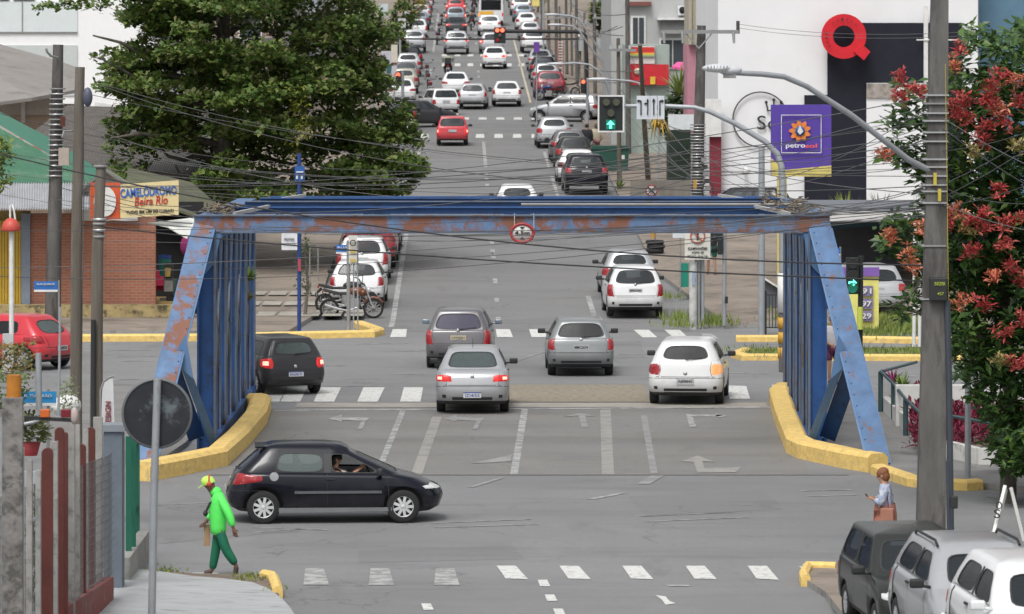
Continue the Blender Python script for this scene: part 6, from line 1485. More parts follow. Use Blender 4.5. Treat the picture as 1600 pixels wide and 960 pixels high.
# red signal far up the street
def small_signal(x, y, h, w, Y, lit, label, pole_to=None, arm_to=None, col=None):
    """three lamp signal; lit index from the top"""
    t = thing('traffic_signal', label, 'traffic light', P(x, y+h, Y)); mb = MB(); board(mb, x-w/2, y, x+w/2, y+h, Y, .2); mb.build('housing', [m_sigbk], t); kk = Y/7500
    for i in range(3):
        yy = y+h*(i+.5)/3; mb = MB(); disc(mb, P(x, yy, Y-.04), w*.4*kk); mb.build('lens', [(col or m_red_on) if i == lit else mat('lens_dark', (.03,.03,.03), .3)], t)
        mb = MB(); mb.tube([P(x,yy,Y)+Vector((w*.44*kk*math.cos(a), -.16, w*.44*kk*math.sin(a))) for a in [R(q) for q in range(0, 190, 20)]], .015*max(1,Y/150), 4); mb.build('visor', [m_trim], t)
    if pole_to is not None: mb = MB(); mb.tube([(P(x+w*.8, y, Y).x, Y+.15, gz(Y)), P(x+w*.8, y-2, Y+.15)], .055*max(1,Y/170), 8); mb.build('post', [m_steelg], t)
    if arm_to is not None: mb = MB(); mb.tube([P(x, y+h*.35, Y+.2), P(arm_to, y+h*.25, Y+.2), P(arm_to+14, y+60, Y+.2)], .07*Y/200, 8); mb.build('arm', [m_steelg], t)
    return t
RY = 275.0; k2 = RY/7500
rs_ = thing('traffic_signal', 'traffic signal with two lit red lamps hanging above the right lane', 'traffic light', P(781, 69, RY))
mb = MB(); board(mb, 772, 43, 790, 68, RY, .3); mb.build('backboard', [m_sigbk], rs_)
for x, y, mm in ((777,47.5,m_red_on),(785,47.5,m_red_on),(781,55,m_lens_off),(777,63,m_red)): mb = MB(); disc(mb, P(x,y,RY-.06), (3.2 if y < 50 else 2.6)*k2); mb.build('lens', [mm], rs_)
mb = MB(); mb.tube([P(781,49,RY+.25), P(905,50,RY+.25), P(915,56,RY+.25), P(917,100,RY+.25), (P(917,0,RY).x, RY+.25, gz(RY))], .11, 8); mb.build('arm', [m_trim], rs_)
mb = MB(); mb.tube([P(560,60,RY+3), P(700,61.5,RY+3), P(905,61,RY+3)], .06, 6); tag(mb.build('support_cable', [m_wire]), 'thick black cable stretched across the far lanes below the red signal', 'cable')
small_signal(911.5, 124, 22, 8, 225, 0, 'narrow signal with a red lamp on the far right pavement', pole_to=1)
small_signal(622, 114, 18, 9, 255, 0, 'red signal at the edge of the big tree on the left', pole_to=1)
# signal with green right arrow on pole
t = small_signal(1332, 403, 57, 19, 128, 2, 'traffic signal showing a green right arrow behind the right truss', col=m_green_glow)
mb = MB(); kk = 128/7500; ipoly(mb, [(1339,442,127.85),(1333,436.5,127.85),(1333,440,127.85),(1326,440,127.85),(1326,444,127.85),(1333,444,127.85),(1333,447.5,127.85)], 0, (0,.02,0)); mb.build('arrow', [m_green_on], t)
mb = MB(); mb.tube([(P(1345,0,128).x, 128.25, 0), P(1345,400,128.25)], .07, 8); mb.build('post', [m_sigbk], t)
mb = MB(); mb.tube([P(1344,515,128.1), P(1344,480,128.1)], .08, 8); mb.build('reflective_band', [mat('lime_band', (.50,.55,.10), .5)], t)
# signals seen from the side / back
for (x, y, h, w, Y, px, pb, lab) in ((1125,364,34,14,139,1132,516,'black signal seen from its side on a grey pole right of the lorry sign'),(1531,512,48,22,92,1513,757,'black signal seen from behind on a grey pole in the flowering tree')):
    t = thing('traffic_signal', lab, 'traffic light', P(x, pb, Y)); kk = Y/7500
    mb = MB(); q = P(x, y+h/2, Y); mb.box(q, (w*.55*kk, w*.7*kk, h*kk)); mb.build('housing', [m_sigbk], t, bevel=.02)
    for i in range(3 if h > 40 else 2):
        mb = MB(); c = P(x-w*.35, y+h*(i+.5)/(3 if h > 40 else 2), Y); mb.lathe([(w*.32*kk,0),(w*.34*kk,0),(w*.30*kk,w*.5*kk),(w*.28*kk,w*.5*kk)], c, 14, 0, Matrix.Rotation(R(-90),3,'Y')); mb.build('visor', [m_sigbk], t)
    mb = MB(); g = Vector((P(px,0,Y).x, Y+.1, .1)); mb.tube([g, P(px, y-(2 if h < 40 else 22), Y+.1)], .06, 8); mb.build('post', [m_steelg], t)
    mb = MB(); mb.bar(P(x, y+h*.3, Y+.05), P(px, y+h*.3, Y+.1), .04, .04); mb.build('bracket', [m_sigbk], t)
    if h < 40: mb = MB(); mb.box(P(px+3, 469, Y-.05), (.09,.08,.2)); mb.build('button_box', [m_trim], t)
def sign_round(x, y, r, Y, label, base, kind, postw=.035):
    t = thing('road_sign', label, 'sign', Vector((P(x,0,Y).x, Y, gz(Y)))); kk = Y/7500
    mb = MB(); disc(mb, P(x,y,Y), r*kk, .02, 28); mb.build('disc', [MATS['sign_white']], t)
    mb = MB(); mb.lathe([(r*kk*.8,.021),(r*kk,.021),(r*kk,.03),(r*kk*.8,.03),(r*kk*.8,.021)], P(x,y,Y), 28, 0, RX); mb.build('rim', [mat('sign_red2', (.30,.03,.04), .5)], t)
    mb = MB(); mb.tube([(P(x,0,Y).x, Y+.06, gz(Y)), P(x,y,Y+.06)], postw, 8); mb.build('post', [m_steelg], t); return t
t = sign_round(1018, 298, 9.5, 178, 'round no stopping sign with red rim standing just above the beam', 350, 'x')
mb = MB(); mb.bar(P(1012,292,177.93), P(1024,304,177.93), .04, .05, up=(0,1,0)); mb.bar(P(1024,292,177.9), P(1012,304,177.9), .04, .05, up=(0,1,0)); mb.build('cross', [m_black], t)
# lorry ban panel
LY = 139.0; t = thing('lorry_sign', 'white panel reading CAMINHÕES under a prohibition ring on a concrete post', 'sign', Vector((P(1090,0,LY).x, LY, 0)))
mb = MB(); board(mb, 1070, 361, 1110, 406, LY-.2, .05); mb.build('panel', [mat('sign_offwhite', (.60,.59,.54), .6)], t)
mb = MB(); mb.lathe([(10*LY/7500,0),(12*LY/7500,0),(12*LY/7500,.03),(10*LY/7500,.03),(10*LY/7500,0)], P(1090,369,LY-.21), 28, 0, RX); mb.build('ring', [mat('sign_rustred', (.45,.12,.07), .6)], t)
letters('1', .06, .22, P(1090,369,LY-.22), t, m_black, bold=.02, name='figure')
mb = MB(); mb.bar(P(1083,362,LY-.23), P(1097,376,LY-.23), .03, .03, up=(0,1,0)); mb.build('slash', [MATS['sign_rustred']], t)
letters('CAMINHÕES', .56, .085, P(1090,388,LY-.22), t, m_black, bold=.01); letters('ACIMA DE', .36, .05, P(1090,394.5,LY-.22), t, m_black); letters('PBT 8 T - 7h às 19h', .58, .05, P(1090,400.5,LY-.22), t, m_black)
mb = MB()
for dx, w, d in ((-5,.16,0),(4,.06,.05),(10,.10,.1)):
    q = P(1088+dx, 500, LY+d); mb = MB(); mb.tube([(q.x, LY+d, 0), (q.x, LY+d, P(0,404 if dx != -5 else 410,LY).z)], w/2+.04 if dx == -5 else w/2, 8); mb.build('post', [mat('post_white_stained', (.46,.46,.45), .8, var=.3, vscale=3) if dx == -5 else m_steelg], t)
mb = MB(); board(mb, 1081, 424, 1086, 446, LY-.15, .01); mb.build('sticker', [mat('sticker_blue', (.25,.33,.45), .6)], t)
t = thing('litter_bin', 'green box hung on a thin post left of the lorry sign', 'bin', G(1063, 470)); g = G(1063, 470)
mb = MB(); board(mb, 1063, 412, 1076, 449, g.y, .3); mb.build('box', [mat('bin_green', (.01,.20,.14), .6)], t); mb = MB(); mb.tube([g, P(1063,372,g.y)], .03, 6); mb.build('post', [m_hw], t); mb = MB(); board(mb, 1051, 361, 1071, 372, g.y-.03, .03); mb.build('plate', [MATS['sign_palegrey']], t)
tt = thing('tyre_stack', 'stack of black tyres wrapped round an orange topped post by the right kerb', 'tyres', G(1024, 402)); g = G(1024, 402)
for i in range(4): mb = MB(); mb.lathe([(.16,0),(.30,.0),(.33,.07),(.30,.14),(.16,.14),(.16,0)], g+Vector((.02*(-1)**i,0,.15*i)), 18, 0); mb.build('tyre', [m_tyre], tt)
mb = MB(); mb.tube([g, g+Vector((0,0,1.15))], .025, 6); mb.build('post', [m_hw], tt); mb = MB(); mb.tube([g+Vector((-.08,0,.66)), g+Vector((-.08,0,.98))], .09, 8); mb.build('topper', [MATS['tag_orange']], tt)
dp = thing('skip_container', 'dark green wheeled rubbish container on the right pavement', 'container', G(953, 272)); g = G(953, 272); w_, h_ = 1.0, 1.15
mb = MB(); mb.prism([g+Vector((-.8,0,.15)), g+Vector((.8,0,.15)), g+Vector((.86,0,1.1)), g+Vector((-.86,0,1.1))], (0,1.0,0)); mb.build('body', [mat('bin_dark_green', (.012,.07,.05), .55)], dp)
mb = MB(); mb.prism([g+Vector((-.9,-.05,1.1)), g+Vector((.9,-.05,1.1)), g+Vector((.78,-.05,1.25)), g+Vector((-.78,-.05,1.25))], (0,1.1,0)); mb.build('lid', [MATS['bin_dark_green']], dp)
for s in (-.65,.65): mb = MB(); mb.lathe([(.001,-.04),(.09,-.04),(.09,.04),(.001,.04)], g+Vector((s,.05,.09)), 12, 0, Matrix.Rotation(R(90),3,'Y')); mb.build('caster', [m_tyre], dp)
mb = MB(); mb.box(g+Vector((.55,-.02,.75)), (.22,.01,.18)); mb.build('sticker', [m_frame_w], dp)
# grey poles and gate right of centre
g = G(1190, 524); pole('steel_post', 'thick pale grey steel post between the lorry sign and the right truss', [g, P(1190,330,g.y), P(1190,230,g.y)], .10, .09, m_steelg, 10, 'post')
gt = thing('railing_gate', 'black barred gate with a slanted white edged wall behind it', 'gate', G(1210, 524)); g = G(1210, 524)
for x in (1196,): mb = MB(); mb.tube([P(x,523,g.y), P(x,455,g.y)], .04, 6); mb.build('post', [m_sigbk], gt)
mb = MB(); mb.bar(P(1196,461,g.y), P(1229,461,g.y), .03, .03); mb.build('rail', [m_sigbk], gt); mb = MB(); mb.bar(P(1196,512,g.y), P(1229,512,g.y), .03, .03); mb.build('rail', [m_sigbk], gt)
for x in range(1202, 1230, 5): mb = MB(); mb.tube([P(x,512,g.y), P(x,461,g.y)], .012, 5); mb.build('bar', [m_sigbk], gt)
sw = thing('ramp_wall', 'low sloping grey wall with pale coping beyond the black gate', 'wall', P(1200,520,146))
mb = MB(); ipoly(mb, [(1192,500,146),(1192,436,146),(1240,466,146),(1240,500,146)], 0, (0,.2,0)); mb.build('wall', [MATS['wall_slate']], sw); mb = MB(); mb.bar(P(1192,434,145.98), P(1240,464,145.98), .3, .05); mb.build('coping', [m_frame_w], sw)
kerb('kerb', [G(1140,462), G(1175,455), G(1200,450)], .2, .12, mat('kerb_tan', (.42,.34,.20), .8))
# street name plates, left
def blade(x0, y0, x1, y1, Y, label, post_x, post_top, text='', col=(.02,.13,.42), post_m=None, white=True):
    t = thing('street_name_sign', label, 'sign', Vector((P(post_x,0,Y).x, Y+.05, gz(Y)))); mb = MB(); board(mb, x0, y0, x1, y1, Y, .02); mb.build('plate', [mat('sign_blue_%d' % int(col[2]*100), col, .5)], t)
    if white: mb = MB(); board(mb, x0, y1, x1, y1+(y1-y0)*.25, Y, .02); mb.build('lower_strip', [m_frame_w], t)
    if text: letters(text, (x1-x0)*.75*Y/7500, (y1-y0)*.28*Y/7500, P((x0+x1)/2, (y0+y1)/2-(y1-y0)*.15, Y-.015), t, m_frame_w)
    if post_x: mb = MB(); mb.tube([(P(post_x,0,Y).x, Y+.05, gz(Y)), P(post_x,post_top,Y+.05)], .03, 6); mb.build('post', [post_m or m_hw], t)
    return t
blade(53, 440, 90, 453, 138, 'blue and white street name plate on the far left square pole', 92, 438, 'RUA QUINZE')
blade(525, 383, 546, 394, 136, 'small blue street name plate in front of the red suv', 546, 372, 'RUA')
blade(31, 612, 88, 630, 84, 'bright blue street name plate above the near left fence', 75, 608, 'R. TUBARÃO', col=(.02,.24,.52))
blade(1295, 388, 1313, 397, 134, 'small blue street name plate beside the right end post', 1313, 386, 'RUA')
t = thing('parking_sign_post', 'three thin posts with a white parking plate beside the parked motorcycle', 'sign', Vector((P(551,0,135.5).x, 135.5, 0)))
for x, w_, tp_ in ((544.5,.075,376),(552.5,.03,376),(559,.03,378)): mb = MB(); q = P(x,523,135.5); mb.tube([(q.x,135.5,.1), P(x,tp_,135.5)], w_/1.4, 8); mb.build('post', [m_steelg if w_ < .05 else m_hw], t)
mb = MB(); board(mb, 545, 368, 558, 412, 135.4, .02); mb.build('plate', [mat('sign_offwhite', (.6,.6,.6), .6)], t)
mb = MB(); kk = 135.4/7500; mb.lathe([(3.5*kk,0),(5*kk,0),(5*kk,.02),(3.5*kk,.02),(3.5*kk,0)], P(551.5,380,135.35), 20, 0, RX); mb.build('ring', [m_black], t)
for y in (391, 405): mb = MB(); board(mb, 547, y, 556, y+4.5, 135.35, .01); mb.build('marking', [mat('sticker_yellow', (.55,.42,.10), .6)], t)
t = thing('bus_stop_post', 'dark blue post with a bus stop plate left of the parked cars', 'bus stop', Vector((P(467.5,0,136).x, 136, .1)))
mb = MB(); mb.tube([(P(467.5,0,136).x, 136, .1), P(467.5,240,136)], .055, 8); mb.build('post', [mat('post_navy', (.015,.05,.22), .5)], t)
mb = MB(); board(mb, 460.5, 260, 476, 283, 135.9, .05); mb.build('plate', [mat('sign_busblue', (.02,.10,.34), .5)], t)
for x in (464, 471.5): mb = MB(); board(mb, x-1.5, 274, x+1.5, 280, 135.85, .02); mb.build('pictogram', [m_frame_w], t)
mb = MB(); board(mb, 463, 268, 474, 270, 135.85, .02); mb.build('lettering', [m_frame_w], t)
mb = MB(); board(mb, 440, 363, 464.5, 391, 135.9, .03); pn = mb.build('panel', [mat('sign_white3', (.66,.67,.70), .5)], t)
letters('MOTOS', .28, .07, P(452,374,135.87), pn, m_black); letters('NÃO ESTACIONE', .36, .045, P(452,381,135.87), pn, m_black)
mb = MB(); board(mb, 465.5, 405, 470, 424, 135.85, .02); mb.build('band', [mat('band_red', (.40,.05,.07), .5)], t)
for i, (x, yb, yt, lab) in enumerate(((484,470,380,'thin grey post on the tan pavement left of the sapling'),(497,445,385,'slim dark green post on the tan pavement'))):
    g = G(x, yb); pole('thin_post', lab, [g, P(x, yt, g.y)], .025, .025, m_hw, 6, 'post')
# ------------------------------------------------------------------ right side: planter, rails
m_rail = mat('rail_green', (.035,.075,.085), .5, var=.15)
rl = thing('pedestrian_railing', 'dark green tube railing along the white planter right of the bridge', 'railing', G(1376, 640))
RP = [(1376,652,581),(1396,664,600),(1415,690,624),(1440,712,648),(1478,722,666)]
for x, yb, yt in RP: g = G(x, yb); mb = MB(); mb.tube([g, P(x, yt, g.y)], .055, 8); mb.build('post', [m_rail], rl)
for (x0,b0_,t0),(x1,b1_,t1) in zip(RP[:-1], RP[1:]): mb = MB(); mb.tube([P(x0,t0,gY(b0_)), P(x1,t1,gY(b1_))], .035, 8); mb.build('top_rail', [m_rail], rl)
mb = MB(); mb.tube([P(1376,581,gY(652)), P(1432,566,gY(640))], .035, 8); mb.build('top_rail', [m_rail], rl)
rl = thing('pedestrian_railing', 'dark green railing in front of the red leaved planter behind the big pole', 'railing', G(1563, 735))
g = G(1563, 735); mb = MB(); mb.tube([g, P(1563,666,g.y)], .05, 8); mb.build('post', [m_rail], rl); mb = MB(); mb.tube([P(1478,649,g.y), P(1563,664,g.y)], .035, 8); mb.build('top_rail', [m_rail], rl)
pw = thing('planter_wall', 'low white painted planter wall with red leaved plants behind the railing', 'planter', G(1500, 735))
m_pw = mat('planter_white', (.60,.60,.58), .85, var=.12, vscale=2, col2=(.30,.29,.27), c2amt=.25)
pts = [G(*q) for q in ((1383,650),(1404,668),(1428,692),(1475,722),(1530,735),(1600,737),(1700,738))]
for a, b in zip(pts[:-1], pts[1:]): mb = MB(); mb.bar(a+Vector((0,0,.22)), b+Vector((0,0,.22)), .16, .44); mb.build('wall_segment', [m_pw], pw)
mb = MB(); q_ = [G(x, y, .36) for x, y in ((1387,642),(1430,692),(1478,722),(1530,734),(1700,737),(1700,655),(1425,640))]; mb.add(q_, [tuple(range(7))]); mb.build('soil', [m_soil], pw)
rr = random.Random(4); cs = [G(rr.uniform(1425,1600), rr.uniform(655,724), .3+rr.uniform(0,.35)) for _ in range(750)]
rosettes(cs, 7, .24, .3, .8, .06, leafmat('cordyline', [(0,(.05,.01,.02)),(.5,(.16,.015,.04)),(.8,(.28,.03,.07)),(1,(.10,.05,.04))]), 'red_plants', pw, 9)
mb = MB(); a = G(1488, 640); b = G(1600, 646)
tag((lambda mb: (mb.bb(P(1400,640,104).x, 104, 0, P(1700,640,104).x, 104.3, 1.0), mb.build('river_wall', [m_pw]))[1])(MB()), 'pale concrete wall behind the red planter', 'wall')
frond_plant(P(1410,612,107), 60, .5, m_fern, 'green and grey leafy plant behind the green railing', name='bush')
frond_plant(P(1395,600,108), 20, .5, MATS['magenta_cloth'], 'magenta flowering plant behind the green railing', name='flowering_plant')
for i, x in enumerate((1430, 1437)):
    pole('white_post', ['thin white post left of the big pole','second thin white post left of the big pole'][i], [G(x-2 if i == 0 else x, 545), P(x, 300, gY(545))], .05, .05, m_frame_w, 8, 'post')
# A-frame board bottom right
af = thing('a_frame_board', 'white folding pavement board standing at the right edge behind the parked cars', 'sign', (P(1580,835,76.5).x, 76.5, 0))
q0 = P(1574,763,76.2); 
mb = MB(); mb.bar(q0+Vector((-.03,0,0)), P(1548,836,76)+Vector((0,-.25,-.1)), .22, .05, up=(1,0,.3)); mb.build('front_panel', [MATS['sign_white']], af)
mb = MB(); mb.bar(q0+Vector((.06,.05,0)), P(1602,838,76)+Vector((0,.25,-.1)), .10, .05, up=(1,0,.3)); mb.build('back_panel', [MATS['sign_white']], af)
letters('S', .1, .14, P(1558,803,75.72), af, m_black, rot=(R(90),0,R(-20)), name='letter'); letters('O', .1, .12, P(1561,790,75.75), af, m_black, rot=(R(90),0,R(-20)), name='letter')
# near crossing button post
pb = thing('button_post', 'dark post with a black box in front of the big concrete pole', 'post', (P(1481,840,76.5).x, 76.5, 0))
mb = MB(); mb.box(P(1491,785,76.4), (.11,.1,.2)); mb.build('button_box', [m_trim], pb, bevel=.02); mb = MB(); mb.tube([(P(1484,840,76.5).x, 76.5, 0), P(1481,720,76.5)], .035, 8); mb.build('post', [MATS['conduit_dark']], pb)

# ------------------------------------------------------------------ near left corner
SG = 67.0; t = thing('road_sign', 'back of a big round traffic sign, grey paint flaking over black, on a grey post', 'sign', Vector((P(237,0,SG).x, SG, gz(SG))))
kk = SG/7500; m_sb = mat('sign_back', (.018,.02,.026), .5, var=.3, vscale=4, col2=(.12,.145,.16), c2amt=.33, c2scale=1.9, c2edge=.05, seed=5.2)
mb = MB(); disc(mb, P(245.5,646,SG), 54.5*kk, .02, 48); mb.build('disc', [m_sb], t)
mb = MB(); mb.lathe([(52*kk,-.012),(55.5*kk,-.012),(55.5*kk,.035),(52*kk,.035)], P(245.5,646,SG), 48, 0, RX); mb.build('rim', [mat('rim_grey', (.12,.13,.14), .5)], t)
mb = MB(); mb.tube([(P(236,0,SG-.08).x, SG-.08, gz(SG)-.2), P(241,760,SG-.08), P(246,592,SG-.08)], .055, 10); mb.build('post', [m_steelg], t)
for y in (606, 632, 675, 692): mb = MB(); disc(mb, P(246,y,SG-.15), .012, .02, 8); mb.build('bolt', [m_hw], t)
# gate pillar
pl = thing('gate_pillar', 'blue grey masonry gate pillar at the near left', 'pillar', Vector((P(180,0,74).x, 74, 0)))
a = P(164, 935, 74); b = P(193, 672, 74); mb = MB(); mb.bb(a.x, 73.7, -.05, b.x, 74.2, b.z); mb.build('shaft', [mat('pillar_slate', (.12,.145,.175), .85, var=.12, vscale=3)], pl)
mb = MB(); mb.bb(a.x-.04, 73.66, b.z, b.x+.05, 74.24, b.z+.1); mb.build('cap', [mat('pillar_cap', (.20,.225,.25), .85)], pl)
gw = tag((lambda mb: (mb.bb(P(193,0,76).x, 75, -.05, P(222,0,77.5).x, 79, .48), mb.build('stub_wall', [m_conc]))[1])(MB()), 'short grey concrete wall beside the blue grey pillar', 'wall')
gf = thing('green_fence', 'narrow dark green metal fence panel beyond the blue grey pillar', 'fence', Vector((P(208,0,77).x, 77, .45)))
m_gf = mat('fence_green', (.005,.10,.06), .5)
for x, Y, top_ in ((201,76,682),(208,76.6,650),(214,79,668)): q = P(x, top_, Y); mb = MB(); mb.bb(q.x-.045, Y-.03, .45, q.x+.045, Y+.03, q.z); mb.build('post', [m_gf], gf)
for y in (700, 800, 860): mb = MB(); mb.bar(P(200,y,76), P(214,y-8,79), .03, .05); mb.build('rail', [m_gf], gf)
for i in range(7): x = 202+i*1.9; Y = 76.2+i*.42; mb = MB(); mb.tube([(P(x,0,Y).x, Y, .5), (P(x,0,Y).x, Y, 2.1)], .014, 5); mb.build('bar', [m_gf], gf)
# mesh fence with red and grey posts on a low red wall
XF = -6.35
mf = thing('mesh_fence', 'wire mesh fence on a low red wall with dark red round topped posts', 'fence', (XF, 66, gz(66)))
m_rp = mat('post_darkred', (.10,.026,.02), .85, var=.2, vscale=4, col2=(.12,.025,.02), c2amt=.3); m_cp = mat('post_concrete_pale', (.30,.29,.275), .9, var=.18, vscale=4, col2=(.17,.165,.16), c2amt=.35, c2scale=5)
def fpost(x, ytop, w, Y, m, name='post', round_=True, d=.12):
    q = P(x, ytop, Y); hw_ = w*Y/7500/2; mb = MB(); zb_ = gz(Y)-.3; n = 8
    prof = [(-hw_, zb_), (-hw_, q.z-hw_)]+([(-hw_*math.cos(math.pi*i/n), q.z-hw_+hw_*math.sin(math.pi*i/n)) for i in range(1, n)] if round_ else [(-hw_, q.z), (hw_, q.z)])+[(hw_, q.z-hw_), (hw_, zb_)]
    if not round_: prof = [(-hw_, zb_), (-hw_, q.z), (hw_, q.z), (hw_, zb_)]
    mb.prism([(q.x+a, Y-d/2, z) for a, z in prof], (0, d, 0)); return mb.build(name, [m], mf)
fpost(127, 694, 14, 68.5, m_rp); fpost(74, 700, 17, 61.5, m_rp); fpost(142, 668, 13, 70.8, m_rp); fpost(93, 668, 14, 64.2, m_rp)
fpost(153, 652, 14, 71.8, m_cp, round_=False); fpost(111, 655, 12, 66.5, m_cp, round_=False); fpost(20, 622, 32, 56, mat('post_concrete_stained', (.20,.19,.18), .9, var=.25, vscale=5, col2=(.09,.085,.08), c2amt=.42, c2scale=6, bump=.5), round_=False); fpost(46, 718, 9, 59, m_cp)
fpost(60, 735, 8, 60.2, m_cp, round_=False); fpost(86, 690, 9, 63, m_cp, round_=False); fpost(102, 676, 8, 65.2, m_rp); fpost(121, 664, 8, 67.4, m_cp, round_=False); fpost(134, 672, 8, 69.5, m_cp, round_=False)
fpost(34, 700, 7, 57.6, mat('post_white', (.45,.44,.42), .8, var=.2, vscale=5), round_=False)
mb = MB(); ys_ = [54+i*1.5 for i in range(14)]
def fx(Y): return -6.05-(72-Y)*.018
for a, b in zip(ys_[:-1], ys_[1:]):
    if b > 73: continue
    mb.bar((fx(a), a, gz(a)+.15), (fx(b), b, gz(b)+.15), .15, .75, m=0)
mb.build('low_wall', [mat('low_wall_red', (.22,.06,.055), .9, var=.2, vscale=3, col2=(.20,.17,.15), c2amt=.35, c2scale=4)], mf)
mb = MB(); Y = 54.0
while Y < 72.5:
    mb.tube([(fx(Y), Y, gz(Y)+.5), (fx(Y), Y, gz(Y)+2.35)], .006, 3, cap=False); Y += .16
for z in [0.55+i*.12 for i in range(16)]: mb.tube([(fx(54), 54, gz(54)+z), (fx(72), 72, gz(72)+z), (fx(73), 73, z)], .006, 3, cap=False)
mb.build('wire_mesh', [m_wire2], mf)
# barrier arm with lamps
ba = thing('barrier_arm', 'horizontal boom with an orange and a dark red lamp on the near left fence', 'barrier', P(60, 655, 66))
mb = MB(); mb.bar(P(-20,645,66), P(38,647,66), .06, .10); mb.build('arm', [m_cp], ba); mb = MB(); mb.bar(P(38,653,66), P(116,657,66), .05, .05); mb.build('rail', [m_black], ba)
for x, c, nm in ((70.5,(.55,.12,.02),'lamp_orange_box'),(103,(.16,.012,.02),'lamp_darkred_box')): mb = MB(); mb.box(P(x,646,66), (.13,.1,.11)); mb.build('lamp', [mat(nm, c, .4)], ba, bevel=.01)
mb = MB(); mb.ell(P(116,650,66), (.06,.05,.12), 10, 6); mb.build('end_knob', [mat('knob_pale', (.40,.33,.31), .7)], ba)
mb = MB(); mb.tube([P(38,663,66), P(52,660,66), P(60,657,66)], .03, 6); mb.build('brace', [m_steelg], ba)
op = pole('orange_post', 'short orange post with a clamp among the leaves at the left edge', [P(21,640,64), P(22,586,64)], .10, .10, mat('post_orange', (.50,.19,.02), .6, var=.3), 8, 'post')
mb = MB(); mb.bar(P(-20,601,64), P(20,602,64), .05, .05); tag(mb.build('pipe_brown', [m_hw]), 'dark pipe reaching the orange post from the left edge', 'pipe')
pole('thin_post', 'grey post standing in front of the red hatchback', [P(61,640,80), P(60,552,80)], .055, .05, m_steelg, 8, 'post')
pole('thin_post', 'very thin grey pole at the left behind the fence', [P(91,650,72), P(93,560,72), P(94,480,72)], .022, .02, m_steelg, 6, 'post')
lp = pole('globe_lamp', 'white lamp post with a red dome shade at the left edge', [P(17,800,90), P(18,500,90), P(18,345,90)], .05, .045, m_frame_w, 8, 'lamp post')
mb = MB(); c = P(17,348,90); mb.lathe([(.001,.22),(.08,.2),(.15,.12),(.19,.0),(.17,-.03),(.001,-.03)], c+Vector((0,0,-.13)), 18); mb.build('shade', [mat('shade_red', (.50,.07,.05), .5)], lp)
mb = MB(); mb.tube([P(16,342,90), P(16,322,90), P(19,320,90), P(22,330,90), P(24,345,90)], .02, 6); mb.build('hook', [m_frame_w], lp)
mb = MB(); mb.box(P(13,553,89.8), (.2,.15,.75)); tag(mb.build('white_cabinet', [mat('cabinet_grey', (.45,.46,.46), .6)]), 'slim pale grey cabinet below the white lamp post', 'cabinet')
bn = thing('feather_banner', 'pale feather banner reading DESIGN beside the left wooden pole', 'banner', P(165, 700, 84))
mb = MB(); ipoly(mb, [(157,680,84),(179,676,84),(177,600,84),(176,589,84),(166,592,84),(160,602,84)], 0, (0,.015,0)); mb.build('cloth', [mat('banner_grey', (.55,.56,.57), .8)], bn)
mb = MB(); mb.tube([P(157,700,84), P(157,610,84), P(162,596,84), P(170,590,84), P(178,588,84)], .018, 6); mb.build('rod', [m_hw], bn)
letters('DESIGN', .46, .10, P(169,648,83.98), bn, mat('letter_maroon', (.25,.02,.04), .6), rot=(R(90), R(-90), 0))
# plants at the left edge
def bush(name, label, x0, x1, y0, y1, Y, n, cols, leaf=.12, seed=3, dep=.6, cat='plant'):
    rr = random.Random(seed); cs = [P(rr.uniform(x0,x1), rr.uniform(y0,y1), Y+rr.uniform(-dep,dep)) for _ in range(n)]
    return tag(rosettes(cs, 6, leaf, .5, .3, .05, leafmat('leaf_'+str(seed)+name, cols), name, None, seed), label, cat)
bush('bush', 'orange and green leafed bush at the left edge above the fence', -5, 50, 535, 590, 83, 110, [(0,(.05,.08,.03)),(.5,(.16,.17,.05)),(.8,(.38,.15,.05)),(1,(.42,.25,.08))], .1, 31)
bush('bush', 'green bush low at the left edge beside the orange post', -5, 38, 585, 640, 80, 80, GC, .12, 32)
bush('potted_plant', 'green grassy plant in a red pot behind the mesh fence', 34, 74, 650, 690, 80, 60, [(0,(.03,.05,.01)),(1,(.16,.17,.04))], .14, 33)
mb = MB(); mb.lathe([(.13,0),(.19,.22),(.17,.22),(.001,.2)], P(46,712,80), 14); tag(mb.build('flower_pot', [mat('pot_red', (.30,.03,.035), .6)]), 'red flower pot behind the mesh fence', 'flower pot')
bush('bush', 'pale flowering weeds behind the very thin pole at the left', 92, 116, 590, 640, 84, 50, [(0,(.08,.11,.04)),(.6,(.20,.24,.12)),(1,(.5,.5,.42))], .08, 34)
bush('bush', 'dark ivy growing inside the mesh fence at the bottom left', 52, 64, 760, 960, 66, 90, [(0,(.01,.03,.01)),(.7,(.04,.09,.02)),(1,(.12,.2,.03))], .12, 35)
mb = MB(); mb.ell(P(103,634,86), (.28,.5,.2), 12, 8); tag(mb.build('white_cover', [m_frame_w]), 'rounded white plastic cover beside the grey wooden pole at the left', 'cover')
mb = MB(); mb.bb(P(34,0,79).x, 79, -.1, P(86,0,79).x, 79.2, 1.45); tag(mb.build('yard_wall', [mat('yard_wall', (.33,.36,.40), .85)]), 'pale blue grey yard wall behind the red posts', 'wall')
bush('hanging_fern', 'bright green leaves hanging at the left edge over the green roof', -5, 12, 215, 290, 100, 40, [(0,(.06,.10,.02)),(1,(.22,.28,.06))], .2, 36)

